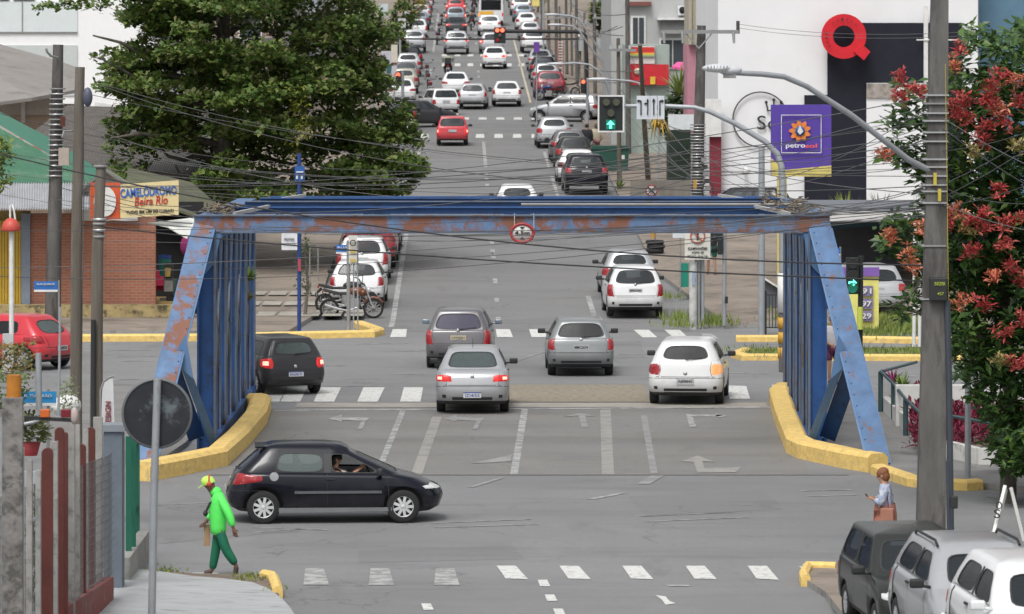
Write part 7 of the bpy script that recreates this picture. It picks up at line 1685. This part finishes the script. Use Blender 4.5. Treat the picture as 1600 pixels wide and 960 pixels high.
# ------------------------------------------------------------------ overhead cables
rc = random.Random(17)
def cable(a, Ya, b, Yb, sag, r, label, m=None, group=None):
    A = P(*a, Ya); B = P(*b, Yb); pts = []
    for i in range(17):
        t_ = i/16; q = A.lerp(B, t_); q.z -= sag*4*t_*(1-t_); pts.append(q)
    mb = MB(); mb.tube(pts, r, 4, cap=False); return tag(mb.build('overhead_cable', [m or m_wire]), label, 'cable', group)
def fan(specs, what, group):
    """specs sorted from the top; each cable is told apart by its rank"""
    for i, (a, Ya, b, Yb, sag, r, m) in enumerate(sorted(specs, key=lambda q: (q[2][1], q[0][1]))):
        cable(a, Ya, b, Yb, sag, r, f'{ORD[i]} highest thin cable {what}', m, group)
m_wire3 = mat('cable_mid', (.07,.07,.072), .7)
cable((-60,225), 92, (1460,415), 78, .55, .013, 'thick black cable sagging from the left edge below the beam to the big pole')
cable((130,352), 96, (1460,440), 78, .15, .013, 'thick black cable crossing just under the bridge beam')
fan([((rc.choice([90, 125, 155, 125]), rc.uniform(120, 330)), rc.uniform(94, 120), (1462, yb), 78, rc.uniform(.25, 1.0), rc.choice([.005,.006,.008]), rc.choice([m_wire3, m_wire2])) for yb in (150,163,178,190,208,222,250,262,276,290)], 'from the left poles to the big pole above the beam', 'cables above the beam')
fan([((rc.choice([-80, 120, 155]), rc.uniform(335, 470)), rc.uniform(94, 110), (1462, rc.uniform(290, 430)), 78, rc.uniform(.1, .5), rc.choice([.005,.006,.007]), rc.choice([m_wire3, m_wire2])) for i in range(8)], 'from the left side to the big pole below the beam', 'cables below the beam')
fan([((1090, rc.uniform(195, 300)), 142, (1462, rc.uniform(150, 330)), 78, rc.uniform(.1, .7), rc.choice([.006,.008]), rc.choice([m_wire3, m_wire2])) for i in range(9)], 'from the banded wooden pole to the big pole', 'cables between the wooden and concrete poles')
fan([((rc.uniform(895, 1010), rc.uniform(40, 150)), rc.uniform(200, 260), (1090, rc.uniform(195, 300)), 142, rc.uniform(.3, 1.5), .011, rc.choice([m_wire3, m_wire2])) for i in range(8)], 'from the banded wooden pole to the far right pavement', 'cables up the right pavement')
fan([((1466, rc.uniform(150, 330)), 78, (1680, rc.uniform(140, 420)), 74, rc.uniform(.02, .2), .006, rc.choice([m_wire3, m_wire2])) for i in range(8)], 'from the big pole to the right edge', 'cables right of the big pole')
fan([((rc.choice([90,-60]), rc.uniform(150, 300)), 139, (1089, rc.uniform(200, 300)), 142, rc.uniform(.4, 1.5), rc.choice([.007,.010]), rc.choice([m_wire3, m_wire2])) for i in range(8)], 'in front of the big tree to the wooden pole', 'cables in front of the big tree')
fan([((1154,38), 141.7, (1700,32), 100, .3, .006, m_wire2), ((1154,44), 141.7, (1700,38), 100, .3, .006, m_wire2)], 'in front of the white block and ring sign', 'cables in front of the white block')
fan([((150,300), 95, (300,322), 99, .1, .007, m_wire2), ((150,312), 95, (300,350), 99, .1, .007, m_wire2)], 'from the shorter wooden pole to the bridge corner', 'cables to the bridge corner')
fan([((1240, 335+rc.uniform(-4,6)), 99, (1462, rc.uniform(280, 330)), 78, rc.uniform(.0, .1), .007, m_wire2) for i in range(6)], 'climbing from the right bridge corner', 'cables at the right bridge corner')
fan([((560, 365+i*3), 99, (1240, 338+rc.uniform(-6, 8)), 98.7, rc.uniform(.05, .25), .005, m_wire3) for i in range(4)], 'hanging along the portal beam', 'cables along the portal beam')
fan([((rc.uniform(840, 900), y), 360, (rc.uniform(955, 1010), y+rc.uniform(-10, 60)), 190, .6, .018, m_wire2) for y in (-35,-15,5,25,50,75,100)], 'along the poles of the far right pavement', 'cables along the right pavement poles')
# ------------------------------------------------------------------ people
def skin(name, J, E, m, root, parent=None, sub=1, smooth=True):
    names = list(J); idx = {k: i for i, k in enumerate(names)}
    me = bpy.data.meshes.new(name); me.from_pydata([J[k][0] for k in names], [(idx[a], idx[b]) for a, b in E], [])
    o = bpy.data.objects.new(name, me); COL.objects.link(o)
    md = o.modifiers.new('skin', 'SKIN'); md.use_smooth_shade = True
    for i, k in enumerate(names):
        r = J[k][1]; r = r if isinstance(r, tuple) else (r, r); me.skin_vertices[0].data[i].radius = r
        me.skin_vertices[0].data[i].use_root = (k == root)
    sb = o.modifiers.new('sub', 'SUBSURF'); sb.levels = sub; sb.render_levels = sub
    bpy.context.view_layer.update()
    m2 = bpy.data.meshes.new_from_object(o.evaluated_get(bpy.context.evaluated_depsgraph_get()))
    bpy.data.objects.remove(o); m2.name = name; m2.materials.clear(); m2.materials.append(m)
    for p in m2.polygons: p.use_smooth = True
    o = bpy.data.objects.new(name, m2); COL.objects.link(o)
    if parent is not None: o.parent = parent
    return o
m_skin = mat('skin', (.34,.19,.13), .6, var=.08, vscale=8); m_skin_d = mat('skin_dark', (.16,.08,.055), .6, var=.08, vscale=8)
def hand(J, E, w, pre, d, side, s=1.0):
    """palm + five bent fingers from wrist joint w (direction d, lateral vector side)"""
    W = Vector(J[w][0]); d = Vector(d).normalized(); sd_ = Vector(side).normalized(); pn = d.cross(sd_)
    J[pre+'palm'] = (W+d*.055*s, (.034*s, .017*s)); E.append((w, pre+'palm'))
    for i, (o_, l) in enumerate(((-.03,.070),(-.010,.080),(.010,.075),(.028,.058))):
        b = W+d*.085*s+sd_*o_*s; J[pre+'f%da' % i] = (b, .010*s); J[pre+'f%db' % i] = (b+d*l*.55*s+pn*.008, .009*s); J[pre+'f%dc' % i] = (b+d*l*.85*s+pn*.035*s, .007*s)
        E += [(pre+'palm', pre+'f%da' % i), (pre+'f%da' % i, pre+'f%db' % i), (pre+'f%db' % i, pre+'f%dc' % i)]
    b = W+d*.03*s-sd_*.03*s; J[pre+'t1'] = (b-sd_*.02*s+pn*.01, .011*s); J[pre+'t2'] = (b+d*.03*s-sd_*.03*s+pn*.02, .008*s); E += [(pre+'palm', pre+'t1'), (pre+'t1', pre+'t2')]
def person(label, loc, rz, J, cloth, hair, mskin=m_skin, hands=True, group=None, headr=.118, legs=True):
    """J: joint positions in metres, x right, y forward, z up"""
    g = lambda k: Vector(J[k])
    B = {}; E = []
    pelvis = (g('hipL')+g('hipR'))/2
    B['pelvis'] = (pelvis, (.13,.10)); B['waist'] = (pelvis.lerp(g('neck'), .35), (.125,.095)); B['chest'] = (pelvis.lerp(g('neck'), .72), (.15,.105)); B['neck'] = (g('neck'), .062)
    hd = g('head'); up = (hd-g('neck')).normalized(); fw = g('face').normalized() if 'face' in J else Vector((0,1,0))
    B['jaw'] = (g('neck').lerp(hd, .6)+fw*.02, .072); B['skull'] = (hd, headr*.86); B['crown'] = (hd+up*.06-fw*.015, headr*.72)
    B['nose'] = (hd-up*.015+fw*.098, .012); B['chin'] = (hd-up*.095+fw*.05, .030)
    E += [('pelvis','waist'),('waist','chest'),('chest','neck'),('neck','jaw'),('jaw','skull'),('skull','crown'),('skull','nose'),('jaw','chin')]
    for s in 'LR':
        B['sh'+s] = (g('sh'+s), .055); B['el'+s] = (g('el'+s), .040); B['wr'+s] = (g('wr'+s), .026); E += [('chest','sh'+s),('sh'+s,'el'+s),('el'+s,'wr'+s)]
        if hands: hand(B, E, 'wr'+s, 'h'+s, g('wr'+s)-g('el'+s), Vector((0,1,0)) if abs((g('wr'+s)-g('el'+s)).normalized().y) < .8 else Vector((0,0,1)))
        if legs:
            B['hip'+s] = (g('hip'+s), .085); B['kn'+s] = (g('kn'+s), .055); B['an'+s] = (g('an'+s), .038); B['toe'+s] = (g('toe'+s), .030)
            E += [('pelvis','hip'+s),('hip'+s,'kn'+s),('kn'+s,'an'+s),('an'+s,'toe'+s)]
    o = skin('person', B, E, mskin, 'pelvis'); o.location = loc; o.rotation_euler = (0,0,rz); tag(o, label, 'person', group)
    for s in (-1, 1):
        mb = MB(); sdv = fw.cross(up).normalized(); mb.ell(hd+fw*.088+sdv*.032*s+up*.012, (.012,.008,.008), 8, 6); mb.build('eye', [m_black], o, world=False)
        mb = MB(); mb.ell(hd+sdv*s*.088-up*.01, (.012,.022,.032), 8, 6); mb.build('ear', [mskin], o, world=False)
    for nm, parts, mm, kw in cloth:
        CJ = {}; CE = []
        if 'torso' in parts:
            x = kw.get('fat', 1.0)*1.15; hm = kw.get('hem', 1.0);  CJ['a'] = (pelvis-Vector((0,0,kw.get('drop', .02))), (.165*x*hm,.125*x*hm)); CJ['b'] = (pelvis.lerp(g('neck'), .35), (.165*x,.125*x)); CJ['c'] = (pelvis.lerp(g('neck'), .74), (.20,.145)); CJ['d'] = (g('neck').lerp(g('head'), kw.get('collar', 0)), .088)
            CE += [('a','b'),('b','c'),('c','d')]
            for s in 'LR':
                e = kw.get('sleeve', 1.0); CJ['s'+s] = (g('sh'+s), .085); CE.append(('c','s'+s)); CJ['e'+s] = (g('el'+s), .072); CE.append(('s'+s,'e'+s))
                if e > .5: CJ['w'+s] = (g('el'+s).lerp(g('wr'+s), .93), .054); CE.append(('e'+s,'w'+s))
            root = 'b'
        if 'legs' in parts:
            e = kw.get('length', 1.0); CJ['p'] = (pelvis+Vector((0,0,kw.get('rise', .05))), (.165*kw.get('slim',1),.13*kw.get('slim',1))); root = 'p'
            for s in 'LR':
                CJ['h'+s] = (g('hip'+s), .118*kw.get('slim',1)); CE.append(('p','h'+s)); CJ['k'+s] = (g('hip'+s).lerp(g('kn'+s), 1 if e > .6 else e*1.6), .086); CE.append(('h'+s,'k'+s))
                if e > .6: CJ['n'+s] = (g('kn'+s).lerp(g('an'+s), .97), .066); CE.append(('k'+s,'n'+s))
        if 'shoes' in parts:
            for s in 'LR':
                SJ = {'a': (g('an'+s)+Vector((0,0,.0)), .045), 'b': (g('an'+s).lerp(g('toe'+s), .5)-Vector((0,0,.012)), .044), 'c': (g('toe'+s), .036)}
                skin('shoe', SJ, [('a','b'),('b','c')], mm, 'b', o)
            continue
        if 'skirt' in parts:
            mb = MB(); z0 = kw['z']; mb.lathe([(.13,pelvis.z+.12),(.19,pelvis.z-.05),(.24,z0)], (pelvis.x, pelvis.y, 0), 18, 0); mb.build(nm, [mm], o, world=False); continue
        skin(nm, CJ, CE, mm, root, o)
    if hair:
        mm, kind = hair; mb = MB(); back = -fw
        if kind == 'cap':
            q = Matrix((fw.cross(up), fw, up)).transposed(); mb.lathe([(.105,-.01),(.108,.03),(.095,.08),(.055,.115),(.001,.125)], hd, 16, 0, q)
            mb.prism([hd+fw*.09+fw.cross(up)*a+up*(.008) for a in (-.07,.07)]+[hd+fw*.19+fw.cross(up)*a-up*.02 for a in (.045,-.045)], up*.012); mb.build('cap', [mm], o, world=False)
        else:
            q = Matrix((fw.cross(up), fw, up)).transposed(); mb.ell(hd+up*.03-fw*.022, (.100,.108,.092), 16, 10, 0, q); 
            if kind == 'bob': mb.ell(hd-up*.03-fw*.04, (.098,.085,.10), 14, 8, 0, q)
            mb.build('hair', [mm], o, world=False)
    return o
def std(h=1.7, step=0.0):
    k = h/1.7
    J = dict(hipL=(-.09,0,.88), hipR=(.09,0,.88), knL=(-.09,.03+step*.5,.47), knR=(.09,.03-step*.5,.47), anL=(-.09,step,.09), anR=(.09,-step,.09), toeL=(-.10,step+.15,.035), toeR=(.10,-step+.15,.035),
        neck=(0,0,1.42), head=(0,.02,1.57), shL=(-.19,0,1.36), shR=(.19,0,1.36), elL=(-.24,-.02,1.08), elR=(.24,-.02,1.08), wrL=(-.23,.08,.85), wrR=(.23,.08,.85))
    return {a: tuple(v*k for v in b) for a, b in J.items()}
# man in bright green walking to the left
mn_g = G(335, 903); YM = mn_g.y; s_ = 7500/YM
def jp(x, y, side): return (side, (335-x)/s_, (903-y)/s_)
J = dict(head=(0,(335-326.5)/s_,(903-758)/s_), neck=(0,(335-337)/s_,(903-776)/s_), face=(0,.93,-.36), shL=jp(347,783,-.17), shR=jp(343,783,.17), elL=jp(360,806,-.24), wrL=jp(366,826,-.25), elR=jp(334,806,.22), wrR=jp(322,818,.15),
    hipL=jp(343,829,-.09), hipR=jp(341,829,.09), knL=jp(354,862,-.10), anL=jp(370,886,-.10), toeL=jp(368,901,-.10), knR=jp(337,862,.09), anR=jp(331,896,.09), toeR=jp(318,900,.09))
m_neon = mat('neon_green', (.10,.78,.12), .6, var=.08, vscale=6); m_trg = mat('trouser_green', (.005,.13,.07), .8, var=.15, vscale=7)
man = person('person in a bright green jacket, green trousers and lime cap walking left across the corner', (mn_g.x, YM, .03), R(90), J,
    [('jacket', ('torso',), m_neon, dict(drop=.13, fat=.98, hem=1.08, collar=.28)), ('trousers', ('legs',), m_trg, dict(slim=.72, rise=-.06)), ('shoes', ('shoes',), mat('shoe_brown', (.07,.045,.04), .7), {})], (mat('cap_lime', (.50,.80,.12), .6), 'cap'), m_skin_d)
mb = MB()
for s in (-1, 1): mb.lathe([(.001,0),(.04,0),(.04,.03),(.001,.03)], Vector(J['head'])+Vector((s*.10,-.01,-.01)), 12, 0, Matrix.Rotation(R(90*s),3,'Y'))
pts = [Vector(J['head'])+Vector((.118*math.cos(a), -.005, .125*math.sin(a)+.0)) for a in [R(q) for q in range(0, 181, 18)]]; mb.tube(pts, .014, 6); mb.build('ear_muffs', [mat('muff_red', (.55,.06,.04), .5)], man, world=False)
mb = MB(); mb.tube([Vector(J['shL'])+Vector((.05,.05,.06)), Vector((-.06,.07,1.16)), Vector((-.04,.13,1.03))], .018, 6); mb.build('bag_strap', [m_black], man, world=False)
mb = MB(); mb.ell((-.03,.14,1.0), (.07,.04,.05), 10, 6); mb.build('belt_bag', [m_black], man, world=False)
mb = MB(); mb.ell(Vector(J['neck']).lerp(Vector(J['head']), .22)+Vector((0,-.025,0)), (.10,.10,.085), 14, 9); mb.build('hood', [m_neon], man, world=False)
mb = MB(); q = Vector((mn_g.x, YM, 0)); mb.box((q.x-.13, YM+.16, .66), (.10,.02,.34)); tag(mb.build('cardboard_folder', [mat('cardboard', (.36,.24,.14), .85)], None, bevel=.004), 'brown cardboard folder carried at the side of the green clad walker', 'folder')
# woman looking at her phone, bottom right
wY = 78.2; wx = (1383-800)*wY/7500; J = std(1.6)
J.update(elL=(-.22,.03,1.03), wrL=(-.12,.17,1.08), elR=(.22,.03,1.03), wrR=(.04,.18,1.09), head=(0,.05,1.47), neck=(0,0,1.33), face=(0,.9,-.42))
m_bl = mat('blouse_blue', (.28,.33,.46), .8, var=.25, vscale=14, col2=(.55,.56,.60), c2amt=.42, c2scale=16, c2edge=.05)
wo_ = person('person with short auburn hair and blue patterned blouse looking at a phone', (wx, wY, 0), R(80), J,
    [('blouse', ('torso',), m_bl, dict(drop=-.08)), ('trousers', ('legs',), mat('rust_cloth', (.36,.15,.11), .85, var=.1), {}), ('shoes', ('shoes',), m_black, {})], (mat('hair_auburn', (.20,.075,.03), .7, var=.2), 'bob'))
mb = MB(); mb.lathe([(.165,1.02),(.19,.85),(.20,.60)], (0,0,0), 18); mb.build('tunic_skirt', [MATS['rust_cloth']], wo_, world=False)
mb = MB(); mb.box((-.20,-.05,.84), (.07,.22,.24)); tag(mb.build('handbag', [mat('bag_tan', (.34,.15,.10), .6)], wo_, world=False, bevel=.02))
mb = MB(); mb.tube([(-.19,.05,.95), (-.16,.05,1.27), (-.12,-.02,1.33), (-.19,-.08,.95)], .012, 5); mb.build('bag_strap', [mat('strap_maroon', (.16,.03,.035), .6)], wo_, world=False)
ph = Vector((wx, wY, 0))+Matrix.Rotation(R(80),3,'Z') @ Vector((-.03,.27,1.12)); mb = MB(); mb.box(ph, (.075,.012,.14), M=Matrix.Rotation(R(80),3,'Z') @ Matrix.Rotation(R(-50),3,'X')); tag(mb.build('phone', [m_black]), 'dark phone held in front of the person with auburn hair', 'phone')
# man behind the truss
J = std(1.7); J.update(wrL=(-.12,.22,.98), wrR=(.12,.22,.98), elL=(-.24,.02,1.06), elR=(.24,.02,1.06))
g = G(1301, 614); person('balding person in a pale T shirt with folded hands seen through the right truss', (P(1301,0,116).x, 116, .12), R(195), J,
    [('shirt', ('torso',), mat('shirt_pale', (.46,.45,.47), .85), dict(sleeve=.4, drop=.0)), ('trousers', ('legs',), mat('shorts_plum', (.12,.03,.08), .85), dict(length=.5)), ('shoes', ('shoes',), m_black, {})], (mat('hair_grey', (.16,.14,.13), .8), 'short'))
# pedestrians on the right pavement
g = G(917, 254, .13); person('person in dark clothes walking up the right pavement past the parked cars', g, R(0), std(1.68, .12), [('shirt', ('torso',), mat('cloth_black', (.02,.02,.025), .85), {}), ('trousers', ('legs',), mat('cloth_darkblue', (.02,.025,.05), .85), {}), ('shoes', ('shoes',), m_black, {})], (mat('hair_black', (.015,.012,.012), .7), 'short'), hands=False)
g = G(932, 252, .13); person('person in beige beside the one in dark clothes on the right pavement', g, R(5), std(1.64, -.1), [('shirt', ('torso',), mat('cloth_beige', (.42,.38,.28), .85), {}), ('trousers', ('legs',), mat('cloth_rose', (.25,.14,.13), .85), {}), ('shoes', ('shoes',), m_black, {})], (mat('hair_brown', (.10,.06,.04), .7), 'bob'), hands=False)
g = G(1112, 436, .13); person('person in teal shorts walking behind the lorry ban sign', g, R(10), std(1.7, .14), [('shirt', ('torso',), MATS['cloth_black'], dict(sleeve=.4)), ('shorts', ('legs',), mat('cloth_teal', (.01,.12,.09), .85), dict(length=.5)), ('shoes', ('shoes',), mat('shoe_pink', (.5,.25,.25), .7), {})], (MATS['hair_black'], 'short'))
g = G(437, 352, .13); person('person standing on the left pavement behind the bridge beam', g, R(170), std(1.66), [('shirt', ('torso',), MATS['cloth_darkblue'], {}), ('trousers', ('legs',), MATS['cloth_black'], {})], (MATS['hair_black'], 'short'), hands=False)
g = G(893, 92, .13)
# lineman on the ladder
lad = thing('ladder', 'long ladder leaning on a pole above the far right pavement', 'ladder', G(873, 128)); Yl = G(873,128).y
for s in (-4, 4): mb = MB(); mb.tube([(P(876+s,0,Yl).x, Yl, gz(Yl)), P(876+s,62,Yl+1)], .05, 6); mb.build('rail', [mat('ladder_red', (.30,.12,.10), .6)], lad)
for i in range(14): mb = MB(); y = 66+i*4.4; mb.bar(P(872,y,Yl+.9-.05*i), P(880,y,Yl+.9-.05*i), .05, .05); mb.build('rung', [m_frame_w], lad)
J = std(1.7); q = P(904, 96, Yl+1); person('person in a white helmet and grey shirt working up among the poles', (q.x, Yl+1, q.z), R(0), J, [('shirt', ('torso',), mat('cloth_lilac', (.33,.33,.42), .8), {}), ('trousers', ('legs',), mat('cloth_olive', (.05,.06,.03), .8), {}), ('shoes', ('shoes',), m_black, {})], (m_frame_w, 'cap'), hands=False)
mb = MB(); c = P(904,98,Yl+1); mb.box(c, (1.2,.9,.16)); tag(mb.build('work_platform', [m_hw]), 'small work platform carrying the helmeted person', 'platform')
mb = MB(); mb.tube([(c.x, c.y, gz(c.y)), (c.x, c.y, c.z)], .12, 8); tag(mb.build('platform_mast', [m_hw]), 'steel mast under the work platform among the poles', 'mast')
# driver of the black hatchback
hx = hero.location; hz_ = hero.rotation_euler.z
J = dict(hipL=(-.09,0,.30), hipR=(.09,0,.30), knL=(-.09,.40,.42), knR=(.09,.40,.42), anL=(-.09,.55,.3), anR=(.09,.55,.3), toeL=(-.09,.6,.3), toeR=(.09,.6,.3), neck=(0,-.10,.93), head=(0,-.06,1.08), shL=(-.18,-.10,.86), shR=(.18,-.10,.86), elL=(-.20,.16,.80), elR=(.20,.16,.80), wrL=(-.14,.40,.95), wrR=(.14,.40,.95))
dl = hx + Matrix.Rotation(hz_,3,'Z') @ Vector((.36, .10, .0)); dl.z = .02
dr = person('dark haired driver in a pale top behind the wheel of the black hatchback', dl, hz_, J, [('shirt', ('torso',), mat('cloth_pale', (.42,.36,.32), .85), dict(sleeve=.4, drop=-.1))], (MATS['hair_black'], 'bob'), legs=False)
mb = MB(); M_ = Matrix.Rotation(R(-65),3,'X'); mb.tube([Vector((.36,.56,.98))+M_ @ Vector((.18*math.cos(a), .18*math.sin(a), 0)) for a in [R(20*i) for i in range(19)]], .016, 6); mb.build('steering_wheel', [m_trim], hero, world=False)

# ------------------------------------------------------------------ motorcycles
def motorcycle(loc, rz, label, accent, group=None, seatc=None, tail_lit=False, big=True):
    t = thing('motorcycle', label, 'motorcycle', loc, rz, group); Ry = Matrix.Rotation(R(90),3,'Y')
    for y, r in ((-.66,.30),(.66,.31)):
        mb = MB(); mb.lathe([(r-.07,-.05),(r-.02,-.06),(r,-.02),(r,.02),(r-.02,.06),(r-.07,.05),(r-.07,-.05)], (0,y,r), 24, 0, Ry); w = mb.build('wheel', [m_tyre], t, world=False)
        mb = MB(); mb.lathe([(r-.085,-.03),(r-.065,-.03),(r-.065,.03),(r-.085,.03),(r-.085,-.03)], (0,y,r), 24, 0, Ry)
        for k in range(6): a = math.pi*k/6; mb.bar((0,y+math.cos(a)*(r-.07),r+math.sin(a)*(r-.07)), (0,y-math.cos(a)*(r-.07),r-math.sin(a)*(r-.07)), .03, .03, up=(1,0,0))
        mb.lathe([(.001,-.05),(.06,-.05),(.06,.05),(.001,.05)], (0,y,r), 12, 0, Ry); mb.build('rim', [m_hw], w, world=False)
    mb = MB()
    for s in (-.08,.08): mb.tube([(s,.66,.31),(s,.48,.78),(s,.42,.98)], .022, 7)
    mb.tube([(-.08,.45,.9),(.08,.45,.9)], .02, 6); mb.build('fork', [m_galv], t, world=False)
    mb = MB(); mb.tube([(-.36,.28,1.06),(-.22,.36,1.04),(0,.42,.98),(.22,.36,1.04),(.36,.28,1.06)], .015, 6); mb.build('handlebar', [m_trim], t, world=False)
    for s in (-.3,.3): mb = MB(); mb.tube([(s,.32,1.05),(s*1.2,.34,1.2)], .008, 5); mb.ell((s*1.25,.34,1.23), (.06,.015,.035), 8, 5); mb.build('mirror', [m_trim], t, world=False)
    mb = MB(); mb.ell((0,.16,.82), (.14,.27,.13), 14, 9); mb.build('tank', [accent], t, world=False)
    mb = MB(); mb.ell((0,.36,.78), (.13,.14,.11), 12, 8); mb.build('shroud', [accent], t, world=False)
    mb = MB(); mb.ell((0,.52,.86), (.08,.06,.09), 12, 8); mb.build('headlight', [m_clear], t, world=False)
    mb = MB(); mb.prism([(-.11,-.02,.80),(-.12,-.35,.79),(-.10,-.72,.88),(-.08,-.86,.90),(-.07,-.84,.82),(-.09,-.45,.72),(-.10,-.02,.72)], (.22,0,0)); mb.build('seat', [m_trim], t, world=False, bevel=.03)
    mb = MB(); mb.box((0,.05,.45), (.26,.36,.32)); mb.tube([(0,-.05,.4),(0,-.66,.31)], .035, 6); mb.tube([(0,.3,.8),(0,.22,.3),(0,-.1,.28),(0,-.3,.62)], .022, 6); mb.build('engine', [m_hw], t, world=False, bevel=.02)
    mb = MB(); mb.tube([(.14,.2,.35),(.16,-.1,.24),(.17,-.4,.30),(.17,-.8,.42)], [.022,.025,.04,.045], 8); mb.build('exhaust', [m_galv], t, world=False)
    mb = MB(); mb.box((0,-.86,.80), (.12,.04,.07)); mb.build('tail_light', [m_redlit if tail_lit else m_red], t, world=False)
    mb = MB(); mb.box((0,-.92,.60), (.17,.01,.14)); mb.build('number_plate', [m_plate], t, world=False)
    mb = MB(); mb.tube([(0,.66+.33*math.cos(a),.31+.33*math.sin(a)) for a in [R(q) for q in (30,60,90,120,150)]], .04, 6); mb.build('mudguard', [accent], t, world=False)
    mb = MB(); mb.tube([(0,-.55-.2,.75),(0,-.9,.62),(0,-.95,.5)], .045, 6); mb.build('mudguard', [m_trim], t, world=False)
    return t
m_acc = dict(k=mat('moto_black', (.02,.02,.022), .3, coat=.4), o=mat('moto_orange', (.45,.14,.03), .35, coat=.4), b=mat('moto_blue', (.02,.04,.15), .35, coat=.4), r=mat('moto_red', (.35,.02,.03), .35, coat=.4))
g = G(549, 498); motorcycle(g, R(-88), 'black and dark orange motorcycle parked sideways behind the white hatchback', mat('moto_dark_orange', (.16,.05,.02), .35, coat=.3, var=.4, vscale=6))
g = G(541, 489); motorcycle(g, R(-80), 'all black motorcycle half hidden behind the dark orange one', m_acc['k'])
g = G(618, 398); motorcycle(g, R(8), 'black motorcycle parked just right of the red suv', m_acc['k'])
g = G(860, 158); motorcycle(g, R(70), 'dark blue motorcycle parked sideways beside the dark red suv', m_acc['b'])
g = G(882, 152); motorcycle(g, R(75), 'second motorcycle parked sideways to the right of the dark blue one', m_acc['k'])
for i, (x, y, c) in enumerate(((672,152,'r'),(669,138,'k'),(667,124,'k'),(683,70,'b'),(686,55,'k'),(736,48,'k'),(738,33,'k'),(741,20,'r'),(690,40,'k'),(739,8,'k'))):
    g = G(x, y); motorcycle(g, SA, f'small far motorcycle beside the parked and queued cars, {ORD[i]} of these counted from the junction', m_acc[c], 'motorcycles among the far cars', tail_lit=x > 730)
# rider in the left lane
def seated(): return dict(hipL=(-.10,-.28,.86), hipR=(.10,-.28,.86), knL=(-.22,.10,.66), knR=(.22,.10,.66), anL=(-.16,-.05,.28), anR=(.16,-.05,.28), toeL=(-.17,.10,.25), toeR=(.17,.10,.25), neck=(0,-.12,1.40), head=(0,-.06,1.56), shL=(-.20,-.12,1.33), shR=(.20,-.12,1.33), elL=(-.32,.02,1.15), elR=(.32,.02,1.15), wrL=(-.33,.24,1.08), wrR=(.33,.24,1.08))
g = G(700, 122); motorcycle(g, SA, 'motorcycle with a lit tail light ridden up the left lane', m_acc['k'], tail_lit=True)
rd = person('rider in a pale green jacket and black helmet on the motorcycle in the left lane', g, SA, seated(), [('jacket', ('torso',), mat('jacket_palegreen', (.30,.36,.27), .8), {}), ('trousers', ('legs',), MATS['cloth_black'], {}), ('shoes', ('shoes',), m_black, {})], None, hands=False)
mb = MB(); mb.ell((0,-.06,1.60), (.13,.145,.14), 16, 10); mb.build('helmet', [m_acc['k']], rd, world=False)
mb = MB(); mb.box((0,-.78,1.10), (.42,.36,.40)); mb.build('delivery_box', [m_trim], bpy.data.objects[rd.name], world=False, bevel=.03)
for i, (x, y) in enumerate(((737,48),(741,20))):
    g = G(x, y); r2 = person(f'{["dark clothed rider in the far queue beside the blue grey car", "dark clothed rider near the top edge of the far queue"][i]}', g, SA, seated(), [('jacket', ('torso',), MATS['cloth_black'], {}), ('trousers', ('legs',), MATS['cloth_darkblue'], {})], None, hands=False)
    mb = MB(); mb.ell((0,-.06,1.60), (.13,.145,.14), 12, 8); mb.build('helmet', [m_acc['r' if i else 'k']], r2, world=False)
